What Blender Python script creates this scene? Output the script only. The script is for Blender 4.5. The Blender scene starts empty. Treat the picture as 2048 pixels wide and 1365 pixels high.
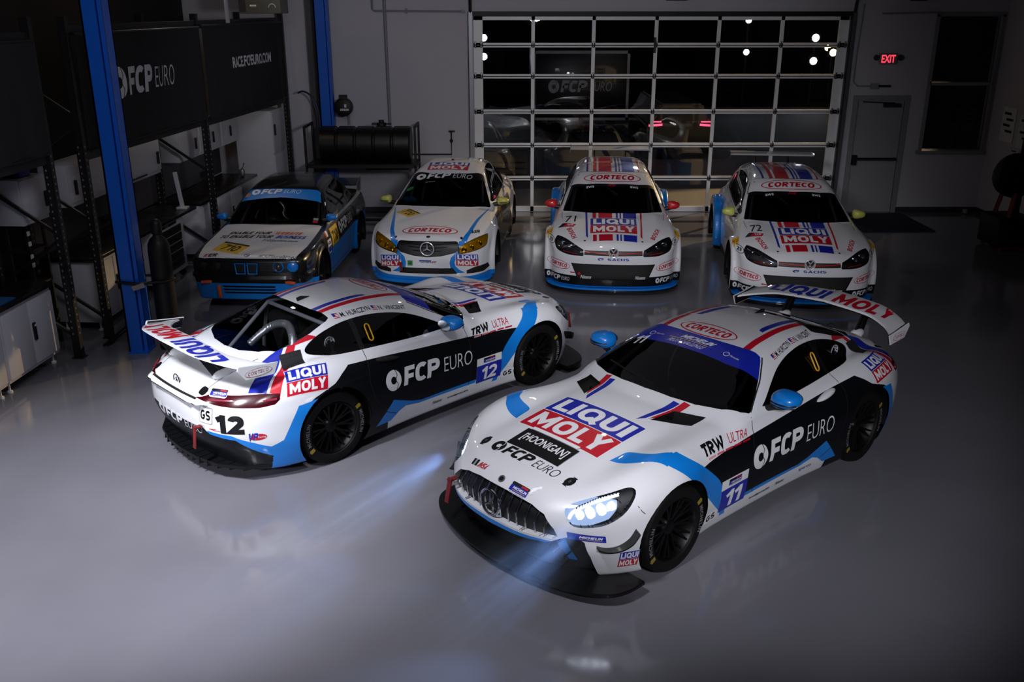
import bpy, bmesh, math, random
import numpy as np
from mathutils import Vector, Matrix, Euler
from mathutils.bvhtree import BVHTree
random.seed(7)
R = math.radians
SC = bpy.context.scene
COL = SC.collection
# ------------------------------------------------------------------ camera, world, lights, exposure
cam = bpy.data.cameras.new('camera'); cam_o = bpy.data.objects.new('camera', cam); COL.objects.link(cam_o)
cam.sensor_width = 36.0; cam.lens = 1880.3 / 2048 * 36.0; cam.clip_end = 200
cam_o.location = (0, 0, 3.860); cam_o.rotation_euler = (R(90 - 19.648), 0, 0)
SC.camera = cam_o
SC.view_settings.view_transform = 'Standard'; SC.view_settings.look = 'None'
SC.view_settings.gamma = 1.0; SC.view_settings.use_curve_mapping = False
SC.view_settings.exposure = 0.0
w = bpy.data.worlds.new('night'); SC.world = w; w.use_nodes = True
w.node_tree.nodes['Background'].inputs[0].default_value = (0.5, 0.55, 0.75, 1)
w.node_tree.nodes['Background'].inputs[1].default_value = 0.002

def lamp(kind, name, loc, target, power, color=(1, 1, 1), **kw):
    l = bpy.data.lights.new(name, kind); l.energy = power; l.color = color
    for k, v in kw.items(): setattr(l, k, v)
    o = bpy.data.objects.new(name, l); COL.objects.link(o); o.location = loc
    d = Vector(target) - Vector(loc)
    o.rotation_euler = d.to_track_quat('-Z', 'Y').to_euler()
    return o
lamp('SPOT', 'hand_light_left', (-4.3, 2.6, 2.5), (-2.95, 7.6, .55), 640, (.93, .94, 1.), spot_size=R(30), spot_blend=.7, shadow_soft_size=.25)
lamp('SPOT', 'floor_light_left', (-3.7, 4.5, 4.9), (-3.2, 6.5, 0), 2000, (.93, .94, 1.), spot_size=R(62), spot_blend=.75, shadow_soft_size=.30)
lamp('SPOT', 'hand_light_middle', (1.7, .2, 3.9), (2.15, 8.2, .5), 1350, (.95, .95, 1.), spot_size=R(42), spot_blend=.75, shadow_soft_size=.35)
lamp('SPOT', 'floor_light_middle', (-1.2, 3.4, 4.9), (-.6, 6.3, 0), 700, (.95, .95, 1.), spot_size=R(56), spot_blend=.8, shadow_soft_size=.30)
lamp('SPOT', 'back_row_light', (.7, 6.6, 3.7), (.2, 14.0, 1.2), 390, (.95, .96, 1.), spot_size=R(80), spot_blend=.6, shadow_soft_size=.3)
lamp('SPOT', 'ceiling_light_middle', (.87, 11.72, 4.98), (1.3, 14.6, 0), 30, (1., .98, .98), spot_size=R(118), spot_blend=.7, shadow_soft_size=.06)
lamp('SPOT', 'ceiling_light_bench', (-4.62, 14.45, 4.98), (-2.6, 13.3, 0), 60, (1., .93, .88), spot_size=R(110), spot_blend=.7, shadow_soft_size=.06)
lamp('SPOT', 'yard_flood', (13.5, 27.0, 6.5), (3.2, 16.7, 0), 12500, (1., .70, .34), spot_size=R(26), spot_blend=.3, shadow_soft_size=.05)
lamp('POINT', 'yard_fill', (4.0, 26.0, 5.5), (4, 30, 0), 120, (.8, .86, 1.), shadow_soft_size=.3)  # added fill that lifts the trailer and its lettering, no fixture
lamp('AREA', 'back_wall_wash', (-1.6, 13.5, 4.9), (-2.0, 18.4, 2.4), 14, (.88, .87, 1.), size=2.5)  # added area light to brighten the back wall, no fixture
lamp('AREA', 'overhead_fill', (-1.5, 9, 5.1), (-2.5, 9, 0), 16, (.85, .85, 1.), size=7)  # added overhead fill for the whole room, not light off the ceiling
lamp('AREA', 'bench_wash', (-2.2, 6.5, 4.9), (-5.1, 12.0,   .9), 46, (.9, .92, 1.), size=1.5)  # added area light to brighten the cabinets and benches, no fixture
# ------------------------------------------------------------------ small helpers
def lin(c):
    if isinstance(c, str):
        c = tuple(int(c[i:i+2], 16) / 255 for i in (0, 2, 4))
    return tuple((v / 12.92 if v <= .04045 else ((v + .055) / 1.055) ** 2.4) for v in c)

MATS = {}
def mat(name, col=(.5, .5, .5), rough=.5, metal=0., coat=0., emit=None, estr=0., spec=.5, noise=0., nscale=20., back=None, alpha=1., coat_rough=.03):
    if name in MATS: return MATS[name]
    if isinstance(col, str): col = lin(col)
    m = bpy.data.materials.new(name); m.use_nodes = True
    nt = m.node_tree; b = nt.nodes['Principled BSDF']
    b.inputs['Base Color'].default_value = (*col, 1); b.inputs['Roughness'].default_value = rough
    b.inputs['Metallic'].default_value = metal; b.inputs['Coat Weight'].default_value = coat
    b.inputs['Coat Roughness'].default_value = coat_rough
    b.inputs['Specular IOR Level'].default_value = spec; b.inputs['Alpha'].default_value = alpha
    if emit is not None:
        b.inputs['Emission Color'].default_value = (*(lin(emit) if isinstance(emit, str) else emit), 1); b.inputs['Emission Strength'].default_value = estr
    if noise:
        tc = nt.nodes.new('ShaderNodeTexCoord'); n = nt.nodes.new('ShaderNodeTexNoise'); n.inputs['Scale'].default_value = nscale; n.inputs['Detail'].default_value = 4
        nt.links.new(tc.outputs['Object'], n.inputs['Vector'])
        mx = nt.nodes.new('ShaderNodeMix'); mx.data_type = 'RGBA'
        mx.inputs[6].default_value = (*[v * (1 - noise) for v in col], 1); mx.inputs[7].default_value = (*[min(1, v * (1 + noise)) for v in col], 1)
        nt.links.new(n.outputs['Fac'], mx.inputs[0]); nt.links.new(mx.outputs[2], b.inputs['Base Color'])
        rr = nt.nodes.new('ShaderNodeMapRange'); rr.inputs[3].default_value = max(0, rough - .06); rr.inputs[4].default_value = min(1, rough + .06)
        nt.links.new(n.outputs['Fac'], rr.inputs[0]); nt.links.new(rr.outputs[0], b.inputs['Roughness'])
    if back is not None:
        g = nt.nodes.new('ShaderNodeNewGeometry'); d = nt.nodes.new('ShaderNodeBsdfDiffuse'); d.inputs[0].default_value = (*back, 1)
        ms = nt.nodes.new('ShaderNodeMixShader'); out = nt.nodes['Material Output']
        nt.links.new(g.outputs['Backfacing'], ms.inputs[0]); nt.links.new(b.outputs[0], ms.inputs[1]); nt.links.new(d.outputs[0], ms.inputs[2]); nt.links.new(ms.outputs[0], out.inputs[0])
    MATS[name] = m; return m

def glass_mat(name, tint=(.1, .1, .11), rough=.02, refl=1.0):
    if name in MATS: return MATS[name]
    m = bpy.data.materials.new(name); m.use_nodes = True; nt = m.node_tree
    for n in list(nt.nodes):
        if n.type == 'BSDF_PRINCIPLED': nt.nodes.remove(n)
    out = nt.nodes['Material Output']
    t = nt.nodes.new('ShaderNodeBsdfTransparent'); t.inputs[0].default_value = (*tint, 1)
    g = nt.nodes.new('ShaderNodeBsdfGlossy'); g.inputs['Roughness'].default_value = rough; g.inputs[0].default_value = (refl, refl, refl, 1)
    f = nt.nodes.new('ShaderNodeFresnel'); gm = nt.nodes.new('ShaderNodeNewGeometry'); ma = nt.nodes.new('ShaderNodeMath'); ma.operation = 'MULTIPLY_ADD'   # same reflection on both faces of a thin pane
    ma.inputs[1].default_value = 1 / 1.5 - 1.5; ma.inputs[2].default_value = 1.5; nt.links.new(gm.outputs['Backfacing'], ma.inputs[0]); nt.links.new(ma.outputs[0], f.inputs[0])
    x = nt.nodes.new('ShaderNodeMixShader')
    nt.links.new(f.outputs[0], x.inputs[0]); nt.links.new(t.outputs[0], x.inputs[1]); nt.links.new(g.outputs[0], x.inputs[2]); nt.links.new(x.outputs[0], out.inputs[0])
    MATS[name] = m; return m

def tag(o, label=None, cat=None, group=None, kind=None):
    if label: o['label'] = label
    if cat: o['category'] = cat
    if group: o['group'] = group
    if kind: o['kind'] = kind
    return o

def empty(name, loc=(0, 0, 0), rz=0., label=None, cat=None, group=None, kind=None):
    o = bpy.data.objects.new(name, None); COL.objects.link(o); o.location = loc; o.rotation_euler = (0, 0, rz); o.empty_display_size = .2
    return tag(o, label, cat, group, kind)

class MB:
    """collects shapes, each with a material, and links them as ONE mesh object"""
    def __init__(s): s.v = []; s.f = []; s.mi = []; s.mats = []; s.sm = []; s.M = Matrix.Identity(4)
    def midx(s, m):
        if m not in s.mats: s.mats.append(m)
        return s.mats.index(m)
    def add(s, vs, fs, m, smooth=False):
        o = len(s.v); k = s.midx(m)
        s.v.extend([tuple(s.M @ Vector(p)) for p in vs]); s.f.extend([tuple(i + o for i in f) for f in fs])
        s.mi.extend([k] * len(fs)); s.sm.extend([smooth] * len(fs)); return s
    def add_bm(s, bm, m, smooth=False):
        bm.verts.index_update(); r = s.add([v.co[:] for v in bm.verts], [[v.index for v in f.verts] for f in bm.faces], m, smooth); bm.free(); return s
    def box(s, c, d, m, rot=None, bevel=0.):
        bm = bmesh.new(); bmesh.ops.create_cube(bm, size=1)
        for v in bm.verts: v.co = Vector((v.co.x * d[0], v.co.y * d[1], v.co.z * d[2]))
        if bevel: bmesh.ops.bevel(bm, geom=list(bm.edges), offset=bevel, segments=2, affect='EDGES', profile=.5)
        if rot is not None: bmesh.ops.rotate(bm, verts=bm.verts, matrix=Euler(rot).to_matrix(), cent=(0, 0, 0))
        for v in bm.verts: v.co += Vector(c)
        return s.add_bm(bm, m, bool(bevel))
    def box2(s, a, b, m, bevel=0.):
        return s.box([(a[i] + b[i]) / 2 for i in range(3)], [abs(b[i] - a[i]) for i in range(3)], m, bevel=bevel)
    def bar(s, a, b, wd, ht, m, up=(0, 0, 1)):
        a = Vector(a); b = Vector(b); d = (b - a); L = d.length; d.normalize(); u = Vector(up)
        sx = d.cross(u)
        if sx.length < 1e-4: sx = d.cross(Vector((0, 1, 0)))
        sx.normalize(); sz = sx.cross(d)
        P = []
        for p in (a, b):
            for (i, j) in ((-1, -1), (1, -1), (1, 1), (-1, 1)): P.append(p + sx * i * wd / 2 + sz * j * ht / 2)
        return s.add(P, [(3, 2, 1, 0), (4, 5, 6, 7), (0, 1, 5, 4), (1, 2, 6, 5), (2, 3, 7, 6), (3, 0, 4, 7)], m)
    def tube(s, pts, r, m, n=10, caps=True, closed=False):
        pts = [Vector(p) for p in pts]; N = len(pts); rs = r if isinstance(r, (list, tuple)) else [r] * N
        V = []; F = []; prev = None
        for i, p in enumerate(pts):
            d = (pts[(i + 1) % N] - pts[i - 1]) if closed else (pts[min(i + 1, N - 1)] - pts[max(i - 1, 0)])
            d.normalize()
            if prev is None:
                a = d.cross(Vector((0, 0, 1)))
                if a.length < 1e-3: a = d.cross(Vector((1, 0, 0)))
            else: a = prev - d * prev.dot(d)
            a.normalize(); prev = a; b = d.cross(a)
            for k in range(n):
                t = 2 * math.pi * k / n; V.append(p + (a * math.cos(t) + b * math.sin(t)) * rs[i])
        for i in range(N if closed else N - 1):
            j = (i + 1) % N
            for k in range(n): F.append((i * n + k, i * n + (k + 1) % n, j * n + (k + 1) % n, j * n + k))
        if caps and not closed: F.append(tuple(range(n))[::-1]); F.append(tuple((N - 1) * n + k for k in range(n)))
        return s.add(V, F, m, True)
    def lathe(s, prof, m, n=32, c=(0, 0, 0), axis='z', a0=0., a1=2 * math.pi, smooth=True):
        V = []; F = []; full = abs(a1 - a0 - 2 * math.pi) < 1e-6; K = n if full else n + 1
        for k in range(K):
            t = a0 + (a1 - a0) * k / n; ct, st = math.cos(t), math.sin(t)
            for (r, h) in prof:
                p = {'z': (r * ct, r * st, h), 'y': (r * ct, h, r * st), 'x': (h, r * ct, r * st)}[axis]
                V.append((p[0] + c[0], p[1] + c[1], p[2] + c[2]))
        L = len(prof)
        for k in range(n):
            k2 = (k + 1) % K
            for i in range(L - 1): F.append((k * L + i, k2 * L + i, k2 * L + i + 1, k * L + i + 1))
        return s.add(V, F, m, smooth)
    def prism(s, poly, m, origin, u, v, depth, bevel=0.):
        """polygon in the plane (origin,u,v) extruded along u x v by depth"""
        bm = bmesh.new(); o = Vector(origin); u = Vector(u); v = Vector(v); nn = u.cross(v).normalized()
        vs = [bm.verts.new(o + u * p[0] + v * p[1]) for p in poly]
        f = bm.faces.new(vs); r = bmesh.ops.extrude_face_region(bm, geom=[f])
        bmesh.ops.translate(bm, verts=[g for g in r['geom'] if isinstance(g, bmesh.types.BMVert)], vec=nn * depth)
        bmesh.ops.recalc_face_normals(bm, faces=bm.faces)
        if bevel: bmesh.ops.bevel(bm, geom=list(bm.edges), offset=bevel, segments=2, affect='EDGES')
        return s.add_bm(bm, m, bool(bevel))
    def build(s, name, parent=None, loc=None, rot=None):
        me = bpy.data.meshes.new(name); me.from_pydata(s.v, [], s.f)
        for m in s.mats: me.materials.append(m)
        me.polygons.foreach_set('material_index', s.mi); me.polygons.foreach_set('use_smooth', s.sm)
        me.validate(); me.update()
        if any(s.sm): me.set_sharp_from_angle(angle=R(40))
        o = bpy.data.objects.new(name, me); COL.objects.link(o)
        if loc is not None: o.location = loc
        if rot is not None: o.rotation_euler = rot
        if parent is not None: o.parent = parent
        return o

# ------------------------------------------------------------------ lettering: 2-D meshes of text
_TXT = {}
def text2d(s, bold=0., res=4, space=1.0):
    key = (s, bold, res, space)
    if key in _TXT: return _TXT[key]
    c = bpy.data.curves.new('t', 'FONT'); c.body = s; c.size = 1; c.resolution_u = res; c.offset = bold; c.space_character = space; c.fill_mode = 'FRONT'
    o = bpy.data.objects.new('t', c); COL.objects.link(o)
    bpy.context.view_layer.update()
    dg = bpy.context.evaluated_depsgraph_get()
    me = bpy.data.meshes.new_from_object(o.evaluated_get(dg))
    v = np.array([p.co[:2] for p in me.vertices]).reshape(-1, 2); f = [tuple(p.vertices) for p in me.polygons]
    bpy.data.objects.remove(o); bpy.data.curves.remove(c); bpy.data.meshes.remove(me)
    if len(v):
        lo = v.min(0); hi = v.max(0)
        v = (v - lo) / np.maximum(hi - lo, 1e-6)
        asp = (hi[0] - lo[0]) / (hi[1] - lo[1])
    else: asp = 1
    _TXT[key] = (v, f, asp); return _TXT[key]

# heavy block capitals drawn from strokes (for the sponsor lettering)
def _arc(cx, cy, rx, ry, a0, a1, n=14, e=.80):
    out = []
    for k in range(n + 1):
        t = math.radians(a0 + (a1 - a0) * k / n); c, s_ = math.cos(t), math.sin(t)
        out.append((cx + rx * math.copysign(abs(c) ** e, c), cy + ry * math.copysign(abs(s_) ** e, s_)))
    return out
def _glyph(ch, t):
    a = t / 2; B, T, M = a, 1 - a, .5; w = {'I': t, 'M': .98, 'W': 1.16, 'O': .84, 'Q': .86, 'C': .78, 'G': .82, 'L': .58, 'E': .62, 'F': .60, 'T': .68, '1': .46, 'J': .5, 'Y': .80, 'V': .82, 'A': .86}.get(ch, .74)
    L, Rr, c = a, w - a, w / 2; rx, ry = w / 2 - a, .5 - a
    G = {'I': [[(a, 0), (a, 1)]], 'L': [[(L, 1), (L, B), (w, B)]], 'T': [[(0, T), (w, T)], [(c, T), (c, 0)]], 'E': [[(w, T), (L, T), (L, B), (w, B)], [(L, M), (w * .92, M)]], 'F': [[(w, T), (L, T), (L, 0)], [(L, .46), (w * .92, .46)]],
         'H': [[(L, 0), (L, 1)], [(Rr, 0), (Rr, 1)], [(L, M), (Rr, M)]], 'N': [[(L, 0), (L, 1)], [(Rr, 0), (Rr, 1)], [(L * 1.1, T), (Rr * .97, B)]], 'M': [[(L, 0), (L, 1)], [(Rr, 0), (Rr, 1)], [(L * 1.1, T * 1.02), (c, .26), (w - L * 1.1, T * 1.02)]],
         'V': [[(a * .9, 1), (c, a * .9), (w - a * .9, 1)]], 'A': [[(a * .9, 0), (c, 1 - a * .9), (w - a * .9, 0)], [(w * .26, .28), (w * .74, .28)]], 'W': [[(a * .8, 1), (w * .28, a), (c, T * .9), (w * .72, a), (w - a * .8, 1)]],
         'Y': [[(a, 1), (c, .46), (w - a, 1)], [(c, .5), (c, 0)]], 'X': [[(a, 0), (w - a, 1)], [(a, 1), (w - a, 0)]], 'K': [[(L, 0), (L, 1)], [(w - a * .8, 1), (L, .42)], [(w * .42, .55), (w - a * .8, 0)]], 'Z': [[(0, T), (Rr, T), (L, B), (w, B)]],
         'O': [_arc(c, .5, rx, ry, 0, 360, 36)], '0': [_arc(c, .5, rx, ry, 0, 360, 36)], 'Q': [_arc(c, .5, rx, ry, 0, 360, 36), [(c * 1.1, .34), (w * 1.0, -.03)]], 'C': [_arc(c, .5, rx, ry, 48, 312, 26)], 'G': [_arc(c, .5, rx, ry, 48, 350, 28) + [(Rr, .46), (c, .46)]],
         'U': [[(L, 1), (L, .42)] + _arc(c, .42, rx, .42 - a, 180, 360, 16)[1:-1] + [(Rr, .42), (Rr, 1)]], 'S': [_arc(c, .5 + (T - .5) / 2, rx, (T - .5) / 2, 30, 270, 18)[:-1] + _arc(c, B + (.5 - B) / 2, rx, (.5 - B) / 2, 90, -150, 18)],
         'P': [[(L, 0), (L, T)] + [(c, T)] + _arc(c, .68, rx, T - .68, 90, -90, 12)[1:-1] + [(c, 2 * .68 - T), (L, 2 * .68 - T)]], 'D': [[(L, B), (L, T), (c * .9, T)] + _arc(c * .9, .5, w - a - c * .9, ry, 90, -90, 14)[1:-1] + [(c * .9, B), (L * .4, B)]],
         'B': [[(L, 0), (L, T), (c, T)] + _arc(c, .745, rx * .92, T - .745, 90, -90, 10)[1:-1] + [(c, .5), (L, .5)], [(c, .5)] + _arc(c, .25 + a * .5, rx, .25 - a * .5, 90, -90, 10)[1:-1] + [(c, B), (0, B)]],
         '1': [[(w - a, 0), (w - a, 1)], [(w - a, T), (0, .70)]], '2': [_arc(c, .66, rx, T - .66, 170, -30, 14) + [(L * 1.2, B), (w, B)]], '7': [[(0, T), (Rr, T), (w * .34, 0)]], '3': [_arc(c, .73, rx, T - .73, 150, -90, 12), _arc(c, .27, rx, .27 - B, 90, -150, 12)]}
    G['R'] = G['P'] + [[(c * .9, .40), (w - a * .9, 0)]]
    return G.get(ch), w
def _stroke(P, t):
    a = t / 2; n = len(P); closed = math.hypot(P[0][0] - P[-1][0], P[0][1] - P[-1][1]) < 1e-6
    if closed: P = P[:-1]; n -= 1
    Ls = []; Rs = []
    for i in range(n):
        p = P[i]; q0 = P[i - 1] if (i > 0 or closed) else None; q1 = P[(i + 1) % n] if (i < n - 1 or closed) else None
        ds = []
        for u, v in ((q0, p), (p, q1)):
            if u is None or v is None: continue
            l = math.hypot(v[0] - u[0], v[1] - u[1]) or 1; ds.append(((v[0] - u[0]) / l, (v[1] - u[1]) / l))
        if len(ds) == 1: nx, ny = -ds[0][1] * a, ds[0][0] * a
        else:
            bx, by = -(ds[0][1] + ds[1][1]), ds[0][0] + ds[1][0]; l = math.hypot(bx, by) or 1; bx, by = bx / l, by / l
            k = a / max(.42, bx * -ds[0][1] + by * ds[0][0]); nx, ny = bx * k, by * k
        Ls.append((p[0] + nx, p[1] + ny)); Rs.append((p[0] - nx, p[1] - ny))
    V = []; F = []
    for l, r in zip(Ls, Rs): V += [l, r]
    for i in range(n if closed else n - 1): j = (i + 1) % n; F.append((2 * i + 1, 2 * j + 1, 2 * j, 2 * i))
    return V, F
def heavy2d(s, t=.235, gap=.10):
    key = (s, 'H', t)
    if key in _TXT: return _TXT[key]
    V = []; F = []; x = 0
    for ch in s:
        if ch == ' ': x += .35; continue
        g, w = _glyph(ch, t)
        if g is None: return None
        for P in g:
            v, f = _stroke(P, t); o = len(V); V += [(x + p[0], p[1]) for p in v]; F += [tuple(i + o for i in q) for q in f]
        x += w + (gap if ch not in 'TLFPYC' else gap * (.55 if ch != 'C' else -.35))
    v = np.array(V); lo = v.min(0); hi = v.max(0); lo[1] = min(0, 0); hi[1] = 1.
    v = (v - (lo[0], 0)) / (hi[0] - lo[0], 1.)
    _TXT[key] = (v, F, hi[0] - lo[0]); return _TXT[key]

class Art:
    """flat artwork in unit square coordinates: layers of (verts, faces, material, level)"""
    def __init__(s): s.L = []
    def text(s, t, x0, y0, x1, y1, m, bold=0., lev=1, shear=0., space=1., keep=False, asp=1.):
        hv = heavy2d(t, .15 + bold * 2.2) if bold >= .02 else None
        v, f, a = hv or text2d(t, bold, 4, space)
        w = x1 - x0; h = y1 - y0
        q = v.copy(); sx = q[:, 0] * (1 - abs(shear) * h / w if not keep else 1)
        q2 = np.stack([x0 + sx * w + (shear * h) * v[:, 1], y0 + v[:, 1] * h], 1)
        s.L.append((q2, f, m, lev)); return s
    def poly(s, pts, m, lev=0):
        s.L.append((np.array(pts, float), [tuple(range(len(pts)))], m, lev)); return s
    def rect(s, x0, y0, x1, y1, m, lev=0, r=0., asp=1.):
        if r:
            pts = []
            for (cx, cy, a) in ((x1 - r / asp, y0 + r, -90), (x1 - r / asp, y1 - r, 0), (x0 + r / asp, y1 - r, 90), (x0 + r / asp, y0 + r, 180)):
                for k in range(6): t = R(a + 18 * k); pts.append((cx + r / asp * math.cos(t), cy + r * math.sin(t)))
        else: pts = [(x0, y0), (x1, y0), (x1, y1), (x0, y1)]
        return s.poly(pts, m, lev)
    def ring(s, cx, cy, rx, ry, t, m, lev=1, n=48, a0=0, a1=360, tx=None):
        V = []; F = []; tx = tx or t
        for k in range(n + 1):
            a = R(a0 + (a1 - a0) * k / n); V += [(cx + rx * math.cos(a), cy + ry * math.sin(a)), (cx + (rx - tx) * math.cos(a), cy + (ry - t) * math.sin(a))]
        for k in range(n): F.append((2 * k, 2 * k + 2, 2 * k + 3, 2 * k + 1))
        s.L.append((np.array(V), F, m, lev)); return s
    def disc(s, cx, cy, rx, ry, m, lev=0, n=32):
        return s.poly([(cx + rx * math.cos(2 * math.pi * k / n), cy + ry * math.sin(2 * math.pi * k / n)) for k in range(n)], m, lev)
    def sub(s, other, x0, y0, x1, y1, lev=0):
        for (v, f, m, l) in other.L:
            s.L.append((np.stack([x0 + v[:, 0] * (x1 - x0), y0 + v[:, 1] * (y1 - y0)], 1), f, m, l + lev))
        return s

def art_bm(v, f, su, sv, step):
    """2-D mesh scaled to (su,sv) metres and diced on a grid so that it can follow a curved panel"""
    bm = bmesh.new(); vs = [bm.verts.new((p[0] * su, p[1] * sv, 0)) for p in v]
    for q in f:
        try: bm.faces.new([vs[i] for i in q])
        except ValueError: pass
    if step:
        lo = v.min(0) * (su, sv); hi = v.max(0) * (su, sv)
        for ax in (0, 1):
            k = math.floor(lo[ax] / step) + 1
            while k * step < hi[ax] - 1e-6:
                co = [0, 0, 0]; no = [0, 0, 0]; co[ax] = k * step + 1e-5; no[ax] = 1
                bmesh.ops.bisect_plane(bm, geom=bm.verts[:] + bm.edges[:] + bm.faces[:], plane_co=co, plane_no=no, dist=1e-7); k += 1
    return bm
# ------------------------------------------------------------------ car bodies: smooth implicit shells cut into panels
class Cv:
    """smooth curve through (x, y) points (monotone cubic)"""
    def __init__(s, pts):
        p = sorted(pts); x = np.array([a[0] for a in p], float); y = np.array([a[1] for a in p], float)
        h = np.diff(x); d = np.diff(y) / h; m = np.zeros_like(x)
        m[0] = d[0]; m[-1] = d[-1]
        for i in range(1, len(x) - 1):
            if d[i - 1] * d[i] > 0:
                w1 = 2 * h[i] + h[i - 1]; w2 = h[i] + 2 * h[i - 1]; m[i] = (w1 + w2) / (w1 / d[i - 1] + w2 / d[i])
        X = np.linspace(x[0], x[-1], 600); i = np.clip(np.searchsorted(x, X) - 1, 0, len(x) - 2); t = (X - x[i]) / h[i]
        s.X = X; s.Y = ((1 + 2 * t) * (1 - t) ** 2 * y[i] + t * (1 - t) ** 2 * h[i] * m[i] + t * t * (3 - 2 * t) * y[i + 1] + t * t * (t - 1) * h[i] * m[i + 1])
    def __call__(s, x): return np.interp(x, s.X, s.Y)

def catmull(pts, n=8, closed=False):
    P = [np.array(p, float) for p in pts]; N = len(P); out = []
    for i in range(N if closed else N - 1):
        a, b, c, d = (P[(i - 1) % N], P[i], P[(i + 1) % N], P[(i + 2) % N]) if closed else (P[max(i - 1, 0)], P[i], P[i + 1], P[min(i + 2, N - 1)])
        for k in range(n):
            t = k / n; out.append(.5 * (2 * b + (c - a) * t + (2 * a - 5 * b + 4 * c - d) * t * t + (3 * b - a - 3 * c + d) * t ** 3))
    if not closed: out.append(P[-1])
    return [tuple(q) for q in out]

def smax(a, b, k):
    h = np.maximum(k - np.abs(a - b), 0) / k; return np.maximum(a, b) + h * h * k * .25
def smin(a, b, k): return -smax(-a, -b, k)

class Sdf2:
    """signed distance to a closed 2-D outline, tabulated"""
    def __init__(s, poly, step=.015, pad=.35):
        P = np.array(poly, float); Q = np.roll(P, -1, 0); lo = P.min(0) - pad; hi = P.max(0) + pad
        s.lo = lo; s.step = step; n = np.ceil((hi - lo) / step).astype(int) + 1; s.n = n
        X, Y = np.meshgrid(lo[0] + np.arange(n[0]) * step, lo[1] + np.arange(n[1]) * step, indexing='ij')
        D = np.full(X.shape, 9e9); I = np.zeros(X.shape, bool)
        for a, b in zip(P, Q):
            e = b - a; L = e @ e
            if L < 1e-12: continue
            t = np.clip(((X - a[0]) * e[0] + (Y - a[1]) * e[1]) / L, 0, 1)
            D = np.minimum(D, (X - a[0] - t * e[0]) ** 2 + (Y - a[1] - t * e[1]) ** 2)
            c = ((a[1] > Y) != (b[1] > Y))
            with np.errstate(divide='ignore', invalid='ignore'): xi = (b[0] - a[0]) * (Y - a[1]) / (b[1] - a[1] + 1e-30) + a[0]
            I ^= c & (X < xi)
        s.T = np.where(I, -1, 1) * np.sqrt(D)
    def __call__(s, x, y):
        u = np.clip((x - s.lo[0]) / s.step, 0, s.n[0] - 1.001); v = np.clip((y - s.lo[1]) / s.step, 0, s.n[1] - 1.001)
        i = u.astype(int); j = v.astype(int); u = u - i; v = v - j; T = s.T
        return (T[i, j] * (1 - u) + T[i + 1, j] * u) * (1 - v) + (T[i, j + 1] * (1 - u) + T[i + 1, j + 1] * u) * v

def surface_net(F, lo, hi, step):
    lo = np.array(lo, float); n = np.ceil((np.array(hi) - lo) / step).astype(int)
    ax = [lo[i] + np.arange(n[i]) * step for i in range(3)]
    V = np.empty(n)
    for i in range(0, n[0], 24):
        X, Y, Z = np.meshgrid(ax[0][i:i + 24], ax[1], ax[2], indexing='ij'); V[i:i + 24] = F(X, Y, Z)
    S = V < 0
    c = [S[dx:n[0] - 1 + dx, dy:n[1] - 1 + dy, dz:n[2] - 1 + dz] for dx in (0, 1) for dy in (0, 1) for dz in (0, 1)]
    allS = np.logical_and.reduce(c); anyS = np.logical_or.reduce(c); act = anyS & ~allS
    idx = np.full(act.shape, -1); cells = np.argwhere(act); idx[act] = np.arange(len(cells))
    acc = np.zeros((len(cells), 3)); cnt = np.zeros(len(cells))
    corners = [(a, b, d) for a in (0, 1) for b in (0, 1) for d in (0, 1)]
    for p in corners:
        for k in range(3):
            if p[k]: continue
            q = list(p); q[k] = 1
            A = V[tuple((cells + p).T)]; B = V[tuple((cells + q).T)]; m = (A < 0) != (B < 0)
            t = np.where(m, A / np.where(m, A - B, 1), 0)
            P = np.array(p)[None, :] + np.zeros((len(cells), 3)); P[:, k] += t
            acc[m] += P[m]; cnt[m] += 1
    verts = lo + (cells + acc / cnt[:, None]) * step
    faces = []
    for k in range(3):
        sl0 = [slice(None)] * 3; sl1 = [slice(None)] * 3; sl0[k] = slice(0, -1); sl1[k] = slice(1, None)
        A = S[tuple(sl0)]; B = S[tuple(sl1)]; E = np.argwhere(A != B)
        a, b = [(1, 2), (2, 0), (0, 1)][k]
        E = E[(E[:, a] > 0) & (E[:, b] > 0) & (E[:, a] < n[a] - 1) & (E[:, b] < n[b] - 1)]
        ins = A[tuple(E.T)]
        da = np.zeros(3, int); da[a] = 1; db = np.zeros(3, int); db[b] = 1
        q = np.stack([idx[tuple((E - da - db).T)], idx[tuple((E - db).T)], idx[tuple(E.T)], idx[tuple((E - da).T)]], 1)
        q[~ins] = q[~ins][:, ::-1]; faces.append(q)
    faces = np.concatenate(faces)
    for it in range(4):                                   # pull the vertices onto the exact surface
        e = 1e-3; f0 = F(*verts.T); g = np.stack([(F(*(verts + np.eye(3)[k] * e).T) - f0) / e for k in range(3)], 1)
        g2 = np.maximum((g * g).sum(1), .05); d = -(f0 / g2)[:, None] * g
        L = np.linalg.norm(d, axis=1, keepdims=True); verts = verts + d * np.minimum(1, step * .5 / np.maximum(L, 1e-9))
    return verts, faces

def inpoly(P, pts):
    x, y = pts[:, 0], pts[:, 1]; I = np.zeros(len(pts), bool)
    for (a, b) in zip(P, np.roll(P, -1, 0)):
        c = (a[1] > y) != (b[1] > y)
        xi = (b[0] - a[0]) * (y - a[1]) / (b[1] - a[1] + 1e-30) + a[0]; I ^= c & (x < xi)
    return I

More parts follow.
